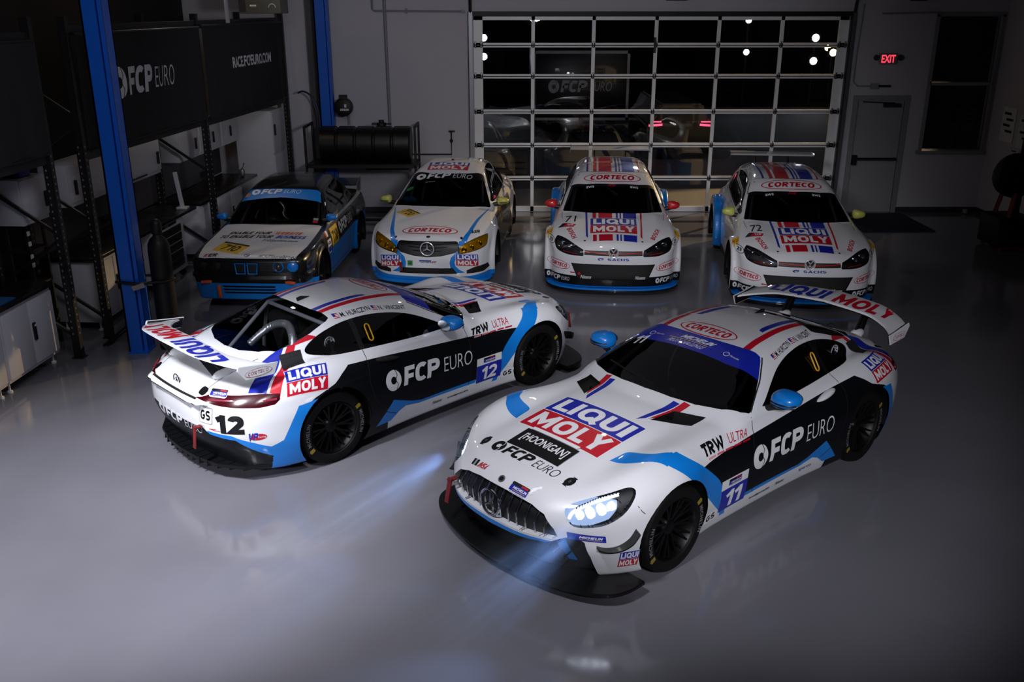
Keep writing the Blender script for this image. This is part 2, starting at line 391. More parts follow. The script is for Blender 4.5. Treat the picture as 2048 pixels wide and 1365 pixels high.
AX = {'y': (0, 2), 'z': (0, 1), 'x': (1, 2)}
class Shell:
    """a car's skin: paint regions, cut panels out of it, stick artwork on it"""
    def __init__(s, v, f, paint):
        A, B, C, D = (v[f[:, i]] for i in range(4)); fn = np.cross(C - A, D - B); vn = np.zeros_like(v)
        for i in range(4): np.add.at(vn, f[:, i], fn)
        vn /= np.maximum(np.linalg.norm(vn, axis=1, keepdims=True), 1e-12)
        s.V = v.tolist(); s.N = vn.tolist(); s.F = f.tolist(); s.lab = [0] * len(f); s.mat = [0] * len(f)
        s.C = ((A + B + C + D) / 4).tolist(); s.FN = (fn / np.maximum(np.linalg.norm(fn, axis=1, keepdims=True), 1e-12)).tolist()
        s.mats = [paint]; s.names = ['body']; s.extra = {}
        s.bvh = BVHTree.FromPolygons(s.V, s.F)
    def mi(s, m):
        if m not in s.mats: s.mats.append(m)
        return s.mats.index(m)
    def cut(s, poly, axis, cond=None):
        """cut a drawn outline into the skin (looking along an axis); returns the faces inside it"""
        P = np.array(poly, float); a, b = AX[axis]; lo = P.min(0) - .03; hi = P.max(0) + .03
        C = np.array(s.C); sel = np.nonzero((C[:, a] > lo[0]) & (C[:, a] < hi[0]) & (C[:, b] > lo[1]) & (C[:, b] < hi[1]) & (np.array(s.lab) >= 0))[0]
        cand = [int(i) for i in sel if cond is None or cond(Vector(s.C[i]), Vector(s.FN[i]))]
        V = s.V; bb = {}
        def box(i):
            q = [V[k] for k in s.F[i]]; xs = [p[a] for p in q]; ys = [p[b] for p in q]; bb[i] = (min(xs), max(xs), min(ys), max(ys))
        for i in cand: box(i)
        for p, q in zip(P.tolist(), np.roll(P, -1, 0).tolist()):
            dx, dy = q[0] - p[0], q[1] - p[1]; L = math.hypot(dx, dy)
            if L < 1e-6: continue
            nx, ny = -dy / L, dx / L; x0, x1 = min(p[0], q[0]) - .003, max(p[0], q[0]) + .003; y0, y1 = min(p[1], q[1]) - .003, max(p[1], q[1]) + .003
            edge = {}; new = []
            for i in cand:
                B = bb[i]
                if B[1] < x0 or B[0] > x1 or B[3] < y0 or B[2] > y1: continue
                f = s.F[i]; d = [(V[k][a] - p[0]) * nx + (V[k][b] - p[1]) * ny for k in f]
                if max(d) < 1e-6 or min(d) > -1e-6: continue
                pos = []; neg = []
                for j in range(len(f)):
                    k, k2 = f[j], f[j - len(f) + 1]; d1, d2 = d[j], d[j - len(f) + 1]
                    if d1 >= 0: pos.append(k)
                    if d1 <= 0: neg.append(k)
                    if d1 * d2 < 0:
                        key = (min(k, k2), max(k, k2))
                        if key not in edge:
                            t = d1 / (d1 - d2); A, B2 = V[k], V[k2]; n1, n2 = s.N[k], s.N[k2]
                            edge[key] = len(V); V.append([A[c] + (B2[c] - A[c]) * t for c in range(3)]); s.N.append([n1[c] + (n2[c] - n1[c]) * t for c in range(3)])
                        pos.append(edge[key]); neg.append(edge[key])
                if len(pos) < 3 or len(neg) < 3: continue
                s.F[i] = pos; j = len(s.F); s.F.append(neg); s.lab.append(s.lab[i]); s.mat.append(s.mat[i]); s.FN.append(s.FN[i]); s.C.append(None)
                for k in (i, j): s.C[k] = [sum(V[g][c] for g in s.F[k]) / len(s.F[k]) for c in range(3)]; box(k)
                new.append(j)
            cand += new
        if not cand: return []
        return [i for i, k in zip(cand, inpoly(P, np.array([s.C[i] for i in cand])[:, [a, b]])) if k]
    def _ok(s, i, only): return only is None or s.names[s.lab[i]] in only
    def paint(s, poly, axis, m, cond=None, only=None):
        k = s.mi(m)
        for i in s.cut(poly, axis, cond):
            if s._ok(i, only): s.mat[i] = k
    def panel(s, name, poly, axis, cond=None, m=None, only=None):
        s.names.append(name); k = len(s.names) - 1; mm = None if m is None else s.mi(m)
        for i in s.cut(poly, axis, cond):
            if s._ok(i, only):
                s.lab[i] = k
                if mm is not None: s.mat[i] = mm
        return k
    def remove(s, poly, axis, cond=None):
        for i in s.cut(poly, axis, cond): s.lab[i] = -1
    def faces(s, k): return [i for i in range(len(s.F)) if s.lab[i] == k]
    def push(s, k, vec, m=None):
        """sink a panel into the body, leaving walls round it"""
        fs = s.faces(k); edges = {}
        for i in fs:
            f = s.F[i]
            for a, b in zip(f, f[1:] + f[:1]):
                if (b, a) in edges: del edges[(b, a)]
                else: edges[(a, b)] = 1
        mp = {}
        for i in fs:
            for v in s.F[i]:
                if v not in mp: mp[v] = len(s.V); s.V.append([s.V[v][c] + vec[c] for c in range(3)]); s.N.append(s.N[v])
            s.F[i] = [mp[v] for v in s.F[i]]; s.C[i] = [s.C[i][c] + vec[c] for c in range(3)]
        mm = 0 if m is None else s.mi(m)
        for (a, b) in edges:
            q = []
            A, B, C2, D = (Vector(s.V[j]) for j in (a, b, mp[b], mp[a])); n = (C2 - A).cross(D - B)
            if n.length < 1e-9: continue
            n.normalize()
            for j in (a, b, mp[b], mp[a]): q.append(len(s.V)); s.V.append(list(s.V[j])); s.N.append(n[:])
            s.F.append(q); s.lab.append(0); s.mat.append(mm); s.FN.append(n[:]); s.C.append([(A + C2)[c] / 2 for c in range(3)])
    def hit(s, o, d, maxd=2.0):
        loc, no, i, dist = s.bvh.ray_cast(Vector(o), Vector(d).normalized(), maxd); return loc, no
    def stick(s, art, bl, br, tl, off=.0016, step=.03, part='body', depth=.5, reach=.45):
        """project artwork on to the skin: bl, br, tl are its corners in car coordinates"""
        bl, br, tl = Vector(bl), Vector(br), Vector(tl)
        u = br - bl; v = tl - bl; n = u.cross(v).normalized()
        ext = s.extra.setdefault(part, MB())
        for (vv, ff, m, lev) in art.L:
            bm = art_bm(vv, ff, u.length, v.length, step)
            uu, vn = u.normalized(), v.normalized(); prev = None; bad = []
            for q in bm.verts:
                p = bl + uu * q.co.x + vn * q.co.y
                loc, no = s.hit(p + n * depth, -n, depth + reach)
                if loc is None: bad.append(q); continue
                if no.dot(n) < 0: no = -no
                q.co = loc + no * (off + lev * .0009)
            if bad: bmesh.ops.delete(bm, geom=bad, context='VERTS')
            bmesh.ops.delete(bm, geom=[e for e in bm.edges if e.is_valid and e.calc_length() > step * 4 + .05], context='EDGES')
            bm.normal_update()
            flip = [f for f in bm.faces if f.normal.dot(n) < 0]
            if flip: bmesh.ops.reverse_faces(bm, faces=flip)
            ext.add_bm(bm, m, True)
    def line(s, pts, wd, m, direction, part='body', off=.0012, n=4):
        """a thin strip (panel gap, pinstripe) laid on the skin; pts are 3-D, projected along direction"""
        d = Vector(direction).normalized(); ext = s.extra.setdefault(part, MB()); P = []; N = []
        dense = []
        for a, b in zip(pts[:-1], pts[1:]):
            a = Vector(a); b = Vector(b); k = max(1, int((b - a).length / .03))
            for i in range(k): dense.append(a.lerp(b, i / k))
        dense.append(Vector(pts[-1]))
        for p in dense:
            loc, no = s.hit(p - d * .6, d, 1.2)
            if loc is None: continue
            if no.dot(d) > 0: no = -no
            P.append(loc + no * off); N.append(no)
        V = []; F = []
        for i, p in enumerate(P):
            t = (P[min(i + 1, len(P) - 1)] - P[max(i - 1, 0)]); 
            if t.length < 1e-6: t = Vector((1, 0, 0))
            sd = t.normalized().cross(N[i]).normalized() * wd / 2
            V += [p - sd, p + sd]
        for i in range(len(P) - 1):
            if (P[i + 1] - P[i]).length < .15: F.append((2 * i, 2 * i + 1, 2 * i + 3, 2 * i + 2))
        ext.add(V, F, m, True)
    def finish(s, parent):
        """split into one mesh object per panel"""
        by = {}; objs = {}
        for i, k in enumerate(s.lab):
            if k >= 0: by.setdefault(k, []).append(i)
        for k, fs in by.items():
            nm = s.names[k]; used = {}; V = []; F = []; MI = []; NR = []
            for i in fs:
                ids = []
                for v in s.F[i]:
                    if v not in used: used[v] = len(V); V.append(s.V[v]); NR.append(s.N[v])
                    ids.append(used[v])
                F.append(ids); MI.append(s.mat[i])
            ex = s.extra.get(nm); mats = list(s.mats); nb = len(V)
            if ex is not None:
                for fc, m_i in zip(ex.f, ex.mi):
                    m = ex.mats[m_i]
                    if m not in mats: mats.append(m)
                    F.append([i + nb for i in fc]); MI.append(mats.index(m))
                V = V + ex.v
            usedm = sorted(set(MI)); remap = {a: b for b, a in enumerate(usedm)}; pn = nm.split('#')[0]
            me = bpy.data.meshes.new(pn); me.from_pydata(V, [], F)
            for a in usedm: me.materials.append(mats[a])
            me.polygons.foreach_set('material_index', [remap[a] for a in MI]); me.polygons.foreach_set('use_smooth', [True] * len(F)); me.update()
            if len(me.vertices) == len(V):
                auto = [v.normal[:] for v in me.vertices]
                me.normals_split_custom_set_from_vertices([NR[i] if i < nb else auto[i] for i in range(len(V))])
            o = bpy.data.objects.new(pn, me); COL.objects.link(o); o.parent = parent; objs[nm] = o
        return objs

def circ(cx, cz, r, n=40, a0=0, a1=360):
    return [(cx + r * math.cos(R(a0 + (a1 - a0) * k / n)), cz + r * math.sin(R(a0 + (a1 - a0) * k / n))) for k in range(n + (abs(a1 - a0) < 359))]
# ------------------------------------------------------------------ the workshop
D = 18.45; ZC = 5.2
def st(o): o['kind'] = 'structure'; return o
WALLM = mat('painted_wall', 'C2BFC8', .7, noise=.04, nscale=1.5)
DARKW = mat('dark_ceiling', '1A191C', .9)
FRAME = mat('grey_trim', '8B8A90', .5)
ALU = mat('aluminium', 'F0F0F4', .36, metal=.0, noise=.05, nscale=6)
ALUD = mat('dull_aluminium', '85868C', .4, metal=.8)
CABW = mat('cabinet_white', 'CDCDD6', .38, coat=.3, noise=.02, nscale=4)
WORKTOP = mat('worktop_dark', '16130F', .28, noise=.2, nscale=10)
RACK = mat('rack_black', '1B1B1E', .5, noise=.15, nscale=20)
BANNERM = mat('banner_cloth', '1E1D21', .85, noise=.12, nscale=3)
POSTB = mat('lift_blue', '0A62D8', .45, coat=.2, noise=.05, nscale=5)
DARK = mat('matt_black', '0A0A0B', .55)
TANKM = mat('tank_brown', '120D0C', .38, noise=.2, nscale=8)
SIGNW = mat('sign_white', 'E2E2EA', .7)
def x_left(y): return -5.17 + .065 * (y - 10.1)          # front line of the benches
def x_rack(y): return -5.03 + .095 * (y - 10.25)          # front line of the racks
AL = math.atan(.065); AR = math.atan(.095)

# floor: grey epoxy, polished, with faint blotches
fm = bpy.data.materials.new('floor_epoxy'); fm.use_nodes = True; nt = fm.node_tree; pb = nt.nodes['Principled BSDF']
tc = nt.nodes.new('ShaderNodeTexCoord'); n1 = nt.nodes.new('ShaderNodeTexNoise'); n1.inputs['Scale'].default_value = .9; n1.inputs['Detail'].default_value = 6
n2 = nt.nodes.new('ShaderNodeTexNoise'); n2.inputs['Scale'].default_value = 14; n2.inputs['Detail'].default_value = 3
for n in (n1, n2): nt.links.new(tc.outputs['Object'], n.inputs['Vector'])
mx = nt.nodes.new('ShaderNodeMix'); mx.data_type = 'RGBA'; mx.inputs[6].default_value = (*lin('62616A'), 1); mx.inputs[7].default_value = (*lin('74737B'), 1)
nt.links.new(n1.outputs['Fac'], mx.inputs[0]); nt.links.new(mx.outputs[2], pb.inputs['Base Color'])
mr = nt.nodes.new('ShaderNodeMapRange'); mr.inputs[3].default_value = .08; mr.inputs[4].default_value = .15; nt.links.new(n2.outputs['Fac'], mr.inputs[0]); nt.links.new(mr.outputs[0], pb.inputs['Roughness'])
bp = nt.nodes.new('ShaderNodeBump'); bp.inputs['Strength'].default_value = .03; bp.inputs['Distance'].default_value = .01; nt.links.new(n1.outputs['Fac'], bp.inputs['Height']); nt.links.new(bp.outputs[0], pb.inputs['Normal'])
pb.inputs['Specular IOR Level'].default_value = .42
b = MB(); b.box2((-6.6, -5, -.12), (10.4, D + .25, 0), fm); st(b.build('floor'))
b = MB(); b.box2((-6.6, -5, ZC), (10.4, D + .25, ZC + .1), DARKW); st(b.build('ceiling'))
b = MB()
DX0, DX1, DZ = -.72, 6.28, 3.68; MX0, MX1, MZ = 6.60, 7.50, 2.16; WX0, WX1, WZ0, WZ1 = 7.93, 9.13, 1.21, 3.70
Y0, Y1 = D, D + .22
for (x0, x1, z0, z1) in ((-6.6, DX0, 0, ZC), (DX0, DX1, DZ, ZC), (DX1, MX0, 0, ZC), (MX0, MX1, MZ, ZC), (MX1, WX0, 0, ZC), (WX0, WX1, 0, WZ0), (WX0, WX1, WZ1, ZC), (WX1, 10.4, 0, ZC)): b.box2((x0, Y0, z0), (x1, Y1, z1), WALLM)
st(b.build('wall_back'))
b = MB(); b.box2((-6.3, -5, 0), (-6.1, D, ZC), mat('dark_side_wall', '1E1D20', .8, noise=.1, nscale=2)); st(b.build('wall_left'))
b = MB(); b.box2((9.2, -5, 0), (9.4, D, ZC), WALLM); st(b.build('wall_right'))
b = MB(); b.box2((-6.6, -5.2, 0), (10.4, -5, ZC), DARKW); st(b.build('wall_front'))
b = MB(); b.box2((MX1 + .1, D - .02, 0), (9.2, D, .1), mat('dark_skirting', '2A282B', .6)); b.box2((-5.2, D - .02, 0), (DX0 - .1, D, .1), mat('dark_skirting')); st(b.build('baseboard_back'))
b = MB(); b.box2((9.18, 2, 0), (9.2, D - .02, .1), mat('dark_skirting')); st(b.build('baseboard_right'))

# overhead glazed garage door
gd = empty('door_1', (0, D + .06, 0), kind='structure')
GZ = [3.68, 3.16, 2.595, 1.94, 1.305, .66, .0]; GX = [DX0, .395, 1.53, 2.70, 3.87, 5.05, DX1]
GG = glass_mat('door_glass', (.86, .86, .88), .01)
pane = MB()
for i in range(6):
    z1, z0 = GZ[i], GZ[i + 1]; m = MB()
    m.box2((DX0, -.025, z1 - (.075 if i == 0 else .04)), (DX1, .025, z1), ALU); m.box2((DX0, -.025, z0 + .004), (DX1, .025, z0 + (.10 if i == 5 else .04)), ALU)
    m.box2((DX0, -.025, z0), (DX0 + .17, .025, z1), ALU); m.box2((DX1 - .17, -.025, z0), (DX1, .025, z1), ALU)
    for x in GX[1:-1]: m.box2((x - .032, -.025, z0), (x + .032, .025, z1), ALU)
    m.tube([(DX0, -.03, z1 - .006), (DX1, -.03, z1 - .006)], .007, DARK, 6)
    o = m.build('door_section', gd)
    for j in range(6):
        p = MB(); p.box2((GX[j] + (.17 if j == 0 else .03), -.004, z0 + .03), (GX[j + 1] - (.17 if j == 5 else .03), .004, z1 - .03), GG); p.build('pane', o)
    if i < 5:
        for x in GX[1:-1] + [DX0 + .03, DX0 + .14, DX1 - .14, DX1 - .03]:
            h = MB(); h.box((x, -.034, z0 + .01), (.03, .012, .12), ALUD, bevel=.004); h.tube([(x - .03, -.042, z0 + .004), (x + .03, -.042, z0 + .004)], .009, DARK, 6); h.build('hinge', o)
m = MB(); m.box2((2.66, -.05, 3.02), (2.70, -.03, 3.30), DARK); m.build('latch', gd)
m = MB(); m.tube([(2.69, -.05, 3.65), (2.69, -.06, 5.1)], .006, DARK, 6); m.build('pull_rope', gd)
for s, x in ((1, DX0 - .05), (-1, DX1 + .05)):
    m = MB(); m.box2((x - .035, D - .09, 0), (x + .035, D - .005, 3.75), ALUD); m.box2((x - .05, D - .10, 0), (x - .035, D - .005, 3.75), DARK)
    m.tube([(x, D - .06, 3.72), (x, D - .12, 3.95), (x, D - .35, 4.12), (x, D - .9, 4.17), (x, D - 5.5, 4.2)], .028, DARK, 8); st(m.build('trim_%d' % (1 if s > 0 else 2)))
m = MB(); m.box2((DX0 - .1, D - .03, 3.68), (DX1 + .1, D - .005, 3.76), DARK); st(m.build('trim_3'))
m = MB(); m.tube([(DX0 - .2, D - .25, 4.35), (DX1 + .2, D - .25, 4.35)], .03, ALUD, 10); tag(m.build('torsion_bar'), 'long steel spring shaft above the glazed garage door', 'shaft')
o = empty('door_opener', (2.85, 17.3, 4.02), 0, 'red boxed door opener hanging above the middle of the garage door', 'door opener')
m = MB(); m.box((0, 0, 0), (.34, .3, .16), mat('opener_red', '3A1114', .5), bevel=.02); m.build('motor_housing', o)
m = MB(); m.bar((0, .1, .09), (0, 1.05, .12), .04, .04, ALUD); m.bar((-.1, 0, .08), (-.1, 0, 1.18), .02, .02, ALUD); m.bar((.1, 0, .08), (.1, 0, 1.18), .02, .02, ALUD); m.build('rail', o)
# steel door, closer, push bar
d2 = empty('door_2', (0, 0, 0), kind='structure')
m = MB(); m.box2((MX0, D + .02, 0), (MX1, D + .07, MZ), mat('door_grey_white', '9C9BA2', .5, noise=.03)); m.build('door_leaf', d2)
m = MB(); m.box2((MX0 - .09, D - .03, 0), (MX0, D + .1, MZ + .09), FRAME); m.box2((MX1, D - .03, 0), (MX1 + .09, D + .1, MZ + .09), FRAME); m.box2((MX0, D - .03, MZ), (MX1, D + .1, MZ + .09), FRAME); m.build('door_frame', d2)
m = MB(); m.box2((MX0 + .06, D - .05, 1.02), (MX1 - .04, D - .01, 1.07), DARK); m.box2((MX0 + .02, D - .06, .93), (MX0 + .10, D + .02, 1.12), DARK); m.build('push_bar', d2)
m = MB(); m.box2((MX1 - .40, D - .05, 2.03), (MX1 - .08, D + .02, 2.10), mat('closer_bronze', '2B2522', .5)); m.bar((MX0 + .1, D - .02, 2.13), (MX1 - .2, D - .04, 2.11), .02, .02, DARK); m.build('door_closer', d2)
w1 = empty('window_1', (0, 0, 0), kind='structure')
m = MB()
for a in ((WX0 - .05, WX0 + .02, WZ0, WZ1), (WX1 - .02, WX1 + .04, WZ0, WZ1), (WX0 - .05, WX1 + .04, WZ1 - .03, WZ1 + .05), (WX0, WX1, 2.43, 2.49)): m.box2((a[0], D - .02, a[2]), (a[1], D + .1, a[3]), FRAME)
m.build('window_frame', w1)
m = MB(); m.box2((WX0 - .1, D - .07, WZ0 - .06), (WX1 + .04, D + .05, WZ0), FRAME); m.build('window_sill', w1)
for z0, z1 in ((WZ0, 2.44), (2.48, WZ1)): m = MB(); m.box2((WX0, D + .06, z0), (WX1, D + .068, z1), glass_mat('window_glass', (.3, .3, .32), .01)); m.build('pane', w1)

# exit sign with two emergency heads
o = empty('exit_sign', (7.06, D - .04, 2.92), 0, 'white exit sign with glowing red letters above the steel door', 'sign')
m = MB(); m.box((0, 0, 0), (.34, .06, .20), mat('sign_housing', '8F8D92', .5), bevel=.01); m.build('housing', o)
for s in (-1, 1): m = MB(); m.lathe([(0, -.05), (.05, -.05), (.055, -.02), (.03, .02)], mat('lamp_head_grey', '3A393D', .5), 20, (s * .225, .0, .02), 'y'); m.box((s * .19, .01, .02), (.05, .03, .03), mat('lamp_head_grey')); m.build('emergency_lamp', o)
v, f, _ = text2d('EXIT', .02); m = MB(); m.add([((p[0] - .5) * .26, -.034, (p[1] - .5) * .14) for p in v], f, mat('exit_red_glow', 'FF2030', .5, emit=(1, .05, .09), estr=1.6)); m.build('letters', o)
m = MB(); m.tube([(6.50, D - .03, 3.9), (6.46, D - .03, 3.0), (6.46, D - .03, 2.5), (6.55, D - .03, 2.42), (6.80, D - .03, 2.42)], .014, FRAME, 8); m.box2((6.80, D - .07, 2.37), (6.94, D - .005, 2.47), FRAME); m.box2((6.94, D - .04, 2.40), (7.18, D - .005, 2.44), DARK); tag(m.build('conduit'), 'thin grey conduit with junction box above the steel door', 'conduit')
m = MB(); m.tube([(6.85, D - .05, 3.72), (7.95, D - .05, 3.74)], .016, FRAME, 8); tag(m.build('pipe'), 'short grey horizontal pipe above the exit sign', 'pipe')
m = MB(); m.box((7.4, D - .25, 4.0), (.26, .16, .12), DARK, bevel=.01); tag(m.build('wall_camera'), 'small black box mounted high above the steel door', 'device')
m = MB(); m.box((7.0, 17.45, .012), (1.3, 1.55, .02), mat('mat_navy', '0A1330', .9, noise=.3, nscale=60), (0, 0, .02), bevel=.006); tag(m.build('floor_mat'), 'dark blue floor mat in front of the steel door', 'mat')
m = MB(); m.tube([(8.9, D - .2, .02), (8.9, D - .2, .09)], .05, STEELG if 'STEELG' in globals() else FRAME, 12); tag(m.build('floor_drain_cap'), 'small pale cap on the floor below the dark window', 'cap')

# back wall pipework, hose reel, tank
m = MB(); m.tube([(-2.36, D - .05, ZC), (-2.34, D - .05, 1.70)], .028, FRAME, 10); tag(m.build('down_pipe'), 'pale vertical pipe running down the back wall to the black tank', 'pipe')
m = MB(); m.tube([(-2.57, D - .10, 4.6), (-2.57, D - .10, 3.80), (-2.54, D - .10, 3.77), (-.92, D - .10, 3.76)], .016, FRAME, 8); m.box((-1.95, D - .058, 3.765), (.02, .10, .10), FRAME); m.lathe([(0, -.03), (.03, -.03), (.03, 0)], FRAME, 12, (-.9, D - .09, 3.76), 'y'); tag(m.build('pipe'), 'thin pale pipe bent along the back wall beside the garage door', 'pipe')
m = MB(); m.tube([(-1.17, D - .05, 1.58), (-1.17, D - .05, 1.14), (-2.2, D - .05, 1.14)], .014, DARK, 8); m.tube([(-1.22, D - .05, 1.58), (-1.10, D - .05, 1.58)], .016, DARK, 8); m.lathe([(0, -.05), (.035, -.05), (.035, -.03)], DARK, 12, (-1.17, D, 1.40), 'y'); tag(m.build('air_line'), 'thin dark air line with a valve low on the back wall by the garage door', 'pipe')
m = MB(); m.box2((-3.80, D - .14, 0), (-3.66, D, ZC), mat('column_grey', '4E4B50', .6)); st(m.build('trim_4'))
o = empty('hose_reel', (-3.17, D - .30, 2.06), 0, 'round black hose reel with white lettering beside the rear blue post', 'hose reel')
m = MB(); m.lathe([(0, -.10), (.13, -.10), (.165, -.08), (.172, -.02), (.172, .06), (.15, .08), (0, .08)], DARK, 40, axis='y'); m.build('drum', o)
m = MB(); m.bar((-.05, .06, .0), (-.05, .30, .05), .05, .05, DARK); m.box((-.05, .29, .05), (.16, .02, .3), DARK); m.build('bracket', o); m = MB(); m.tube([(.08, .1, -.10), (.08, .1, -.34)], .012, FRAME, 8); m.build('hose_end', o)
m = MB()
for k in range(5): m.add([(-.05 + k * .033, -.104, -.06), (-.027 + k * .033, -.104, -.06), (-.02 + k * .033, -.104, -.025 + .006 * (k % 2)), (-.045 + k * .033, -.104, -.02)], [(0, 1, 2, 3)], SIGNW)
m.add([(.03, -.104, .0), (.07, -.104, .0), (.07, -.104, .06), (.03, -.104, .06)], [(0, 1, 2, 3)], SIGNW); m.build('lettering', o)
o = empty('waste_oil_tank', (-2.68, 17.52, 0), 0, 'long dark brown ribbed tank lying on a black frame by the back wall', 'tank')
m = MB(); prof = [(0, -.84)]
for k in range(5):
    a = -.84 + k * .336; prof += [(.30, a + .01), (.325, a + .03), (.325, a + .30), (.30, a + .325)]
prof += [(0, .84)]; m.lathe(prof, TANKM, 40, (0, 0, 1.46), 'x'); m.build('drum', o)
m = MB()
for x in (-1.05, .93):
    for y in (-.36, .36): m.bar((x, y, 0), (x, y, 1.82), .04, .04, DARK, (1, 0, 0))
    for z in (.12, 1.10, 1.80): m.bar((x, -.36, z), (x, .36, z), .04, .04, DARK)
for y in (-.36, .36):
    for z in (.12, 1.10): m.bar((-1.05, y, z), (.93, y, z), .04, .05, DARK)
m.box2((-1.0, -.34, 1.12), (.90, .34, 1.14), TANKM); m.build('stand', o)
m = MB(); m.lathe([(0, 0), (.09, 0), (.09, .05), (.05, .06), (.05, .10), (0, .10)], DARK, 20, (.28, .1, 1.78)); m.bar((.1, .1, 1.81), (.46, .1, 1.81), .03, .03, DARK); m.build('filler_cap', o)
m = MB(); m.box((.35, .25, .97), (.8, .25, .02), mat('shelf_grey', '5A585E', .6)); m.build('shelf', o)
m = MB(); P = catmull([(-3.98, 18.0, 2.33), (-3.87, 17.98, 2.36), (-3.74, 17.96, 2.29), (-3.64, 17.95, 2.12), (-3.60, 17.95, 1.9), (-3.60, 17.95, 1.66)], 8); m.tube(P, .017, mat('hose_navy', '0C1C48', .5), 8); tag(m.build('air_hose'), 'dark blue hose arching from the banner to the rear blue post', 'hose')

# two-post lift columns
def lift_post(loc, wd, dp, h, label, rz=0.):
    o = empty('lift_post', loc, rz, label, 'lift post', 'blue vehicle lift posts')
    m = MB(); t = .012; a, c = wd / 2, dp / 2
    m.box2((-a, -c, 0), (a - .05, -c + .03, h), POSTB); m.box2((-a, -c, 0), (-a + .02, c, h), POSTB); m.box2((-a, c - .02, 0), (a, c, h), POSTB); m.box2((a - .02, -c + .05, 0), (a, c, h), POSTB)
    m.box2((a - .04, -c + .035, 0), (a, -c + .06, h), POSTB); m.build('column', o)
    m = MB(); m.box((0, 0, .012), (wd + .02, dp + .02, .024), POSTB); m.build('base_plate', o)
    return o
LP1 = (-4.395, 10.50, 0)
lift_post(LP1, .21, .26, 4.95, 'bright blue lift post near the benches, with a black gas cylinder strapped to it')
lift_post((-3.47, 18.12, 0), .24, .22, 4.95, 'blue lift post at the back wall beside the hose reel')
o = empty('gas_cylinder', (-4.085, 10.60, 0), 0, 'tall black gas cylinder standing against the near blue lift post', 'gas cylinder')
m = MB(); m.lathe([(0, 0.0), (.115, 0.0), (.125, .02), (.125, 1.20), (.118, 1.27), (.09, 1.33), (.05, 1.365), (.045, 1.38)], DARK, 36); m.build('bottle', o)
m = MB(); m.lathe([(.045, 1.38), (.058, 1.39), (.062, 1.44), (.062, 1.50), (.05, 1.54), (.02, 1.56), (0, 1.56)], DARK, 24); m.build('cap', o)
m = MB(); P = [(-4.525, 10.35, .88), (-4.40, 10.345, .87), (-4.27, 10.345, .855), (-4.12, 10.45, .85), (-4.03, 10.46, .85), (-3.94, 10.6, .85), (-4.03, 10.75, .85), (-4.25, 10.68, .87), (-4.525, 10.66, .88)]
m.tube(P, .018, DARK, 6, closed=True); m.build('strap', None); so = bpy.data.objects['strap']; tag(so, 'black strap holding the gas cylinder to the near lift post', 'strap')
m = MB(); m.box((-4.27, 10.325, .83), (.15, .006, .055), mat('paper_tag', '9A9390', .8), (0, R(-18), 0)); m.build('tag', so)
m = MB(); m.bar((-4.90, 10.60, .012), (-4.55, 11.15, .30), .022, .022, DARK); m.bar((-4.86, 10.62, .012), (-4.52, 11.18, .26), .018, .018, DARK); m.bar((-4.72, 10.9, .15), (-4.40, 10.95, .12), .018, .018, DARK); tag(m.build('stand_leg'), 'thin black bars of a folded stand on the floor behind the blue post', 'stand')

# racks along the benches: perforated uprights, beams, braces
HOLE = mat('rack_hole_light', '8A898E', .5)
def rack_upright(y, label, h=3.75, depth=.82, back=True):
    o = empty('rack_upright', (x_rack(y), y, 0), -AR, label, 'rack upright', 'black perforated rack uprights')
    for k, dx in enumerate((0, -depth)):
        m = MB(); m.box2((dx - .045, -.04, 0), (dx + .045, -.034, h), RACK); m.box2((dx + .039, -.04, 0), (dx + .045, .04, h), RACK); m.box2((dx - .045, -.04, 0), (dx - .039, .04, h), RACK)
        m.box((dx, 0, .006), (.13, .12, .012), RACK)
        z = .3
        while z < 2.35:
            m.box((dx + .0455, 0, z), (.003, .014, .022), HOLE); m.box((dx - .015, -.0405, z), (.014, .003, .022), HOLE); z += .075
        m.build('post', o)
    zz = .25; s = 0
    while zz < h - .5:
        m = MB(); a, c = (0, -depth) if s % 2 == 0 else (-depth, 0); m.bar((a, 0, zz), (c, 0, zz + .55), .035, .03, RACK, (0, 1, 0)); m.build('brace', o); zz += .60; s += 1
    return o
for y, lb in ((10.25, 'black perforated rack upright just beyond the near white base cabinet'), (10.95, 'black perforated rack upright beside the cabinets, nearest the near blue post'), (14.45, 'black rack upright where the two dark banners meet'), (18.27, 'black rack upright at the far end of the benches by the back wall')): rack_upright(y, lb)
def beam(y0, y1, z, lb, dx=0.):
    m = MB(); m.bar((x_rack(y0) + dx, y0, z), (x_rack(y1) + dx, y1, z), .05, .11, RACK); tag(m.build('rack_beam'), lb, 'rack beam', 'black rack beams')
beam(7.6, 10.25, 2.30, 'black rack beam under the banner nearest the camera'); beam(10.95, 14.45, 2.22, 'black rack beam under the banner with the round logo'); beam(14.45, 18.1, 2.20, 'black rack beam under the banner with the web address')
beam(10.95, 14.45, 3.60, 'black rack beam above the banner with the round logo'); beam(14.45, 18.1, 3.60, 'black rack beam above the banner with the web address'); beam(7.6, 10.25, 3.55, 'black rack beam above the banner nearest the camera')
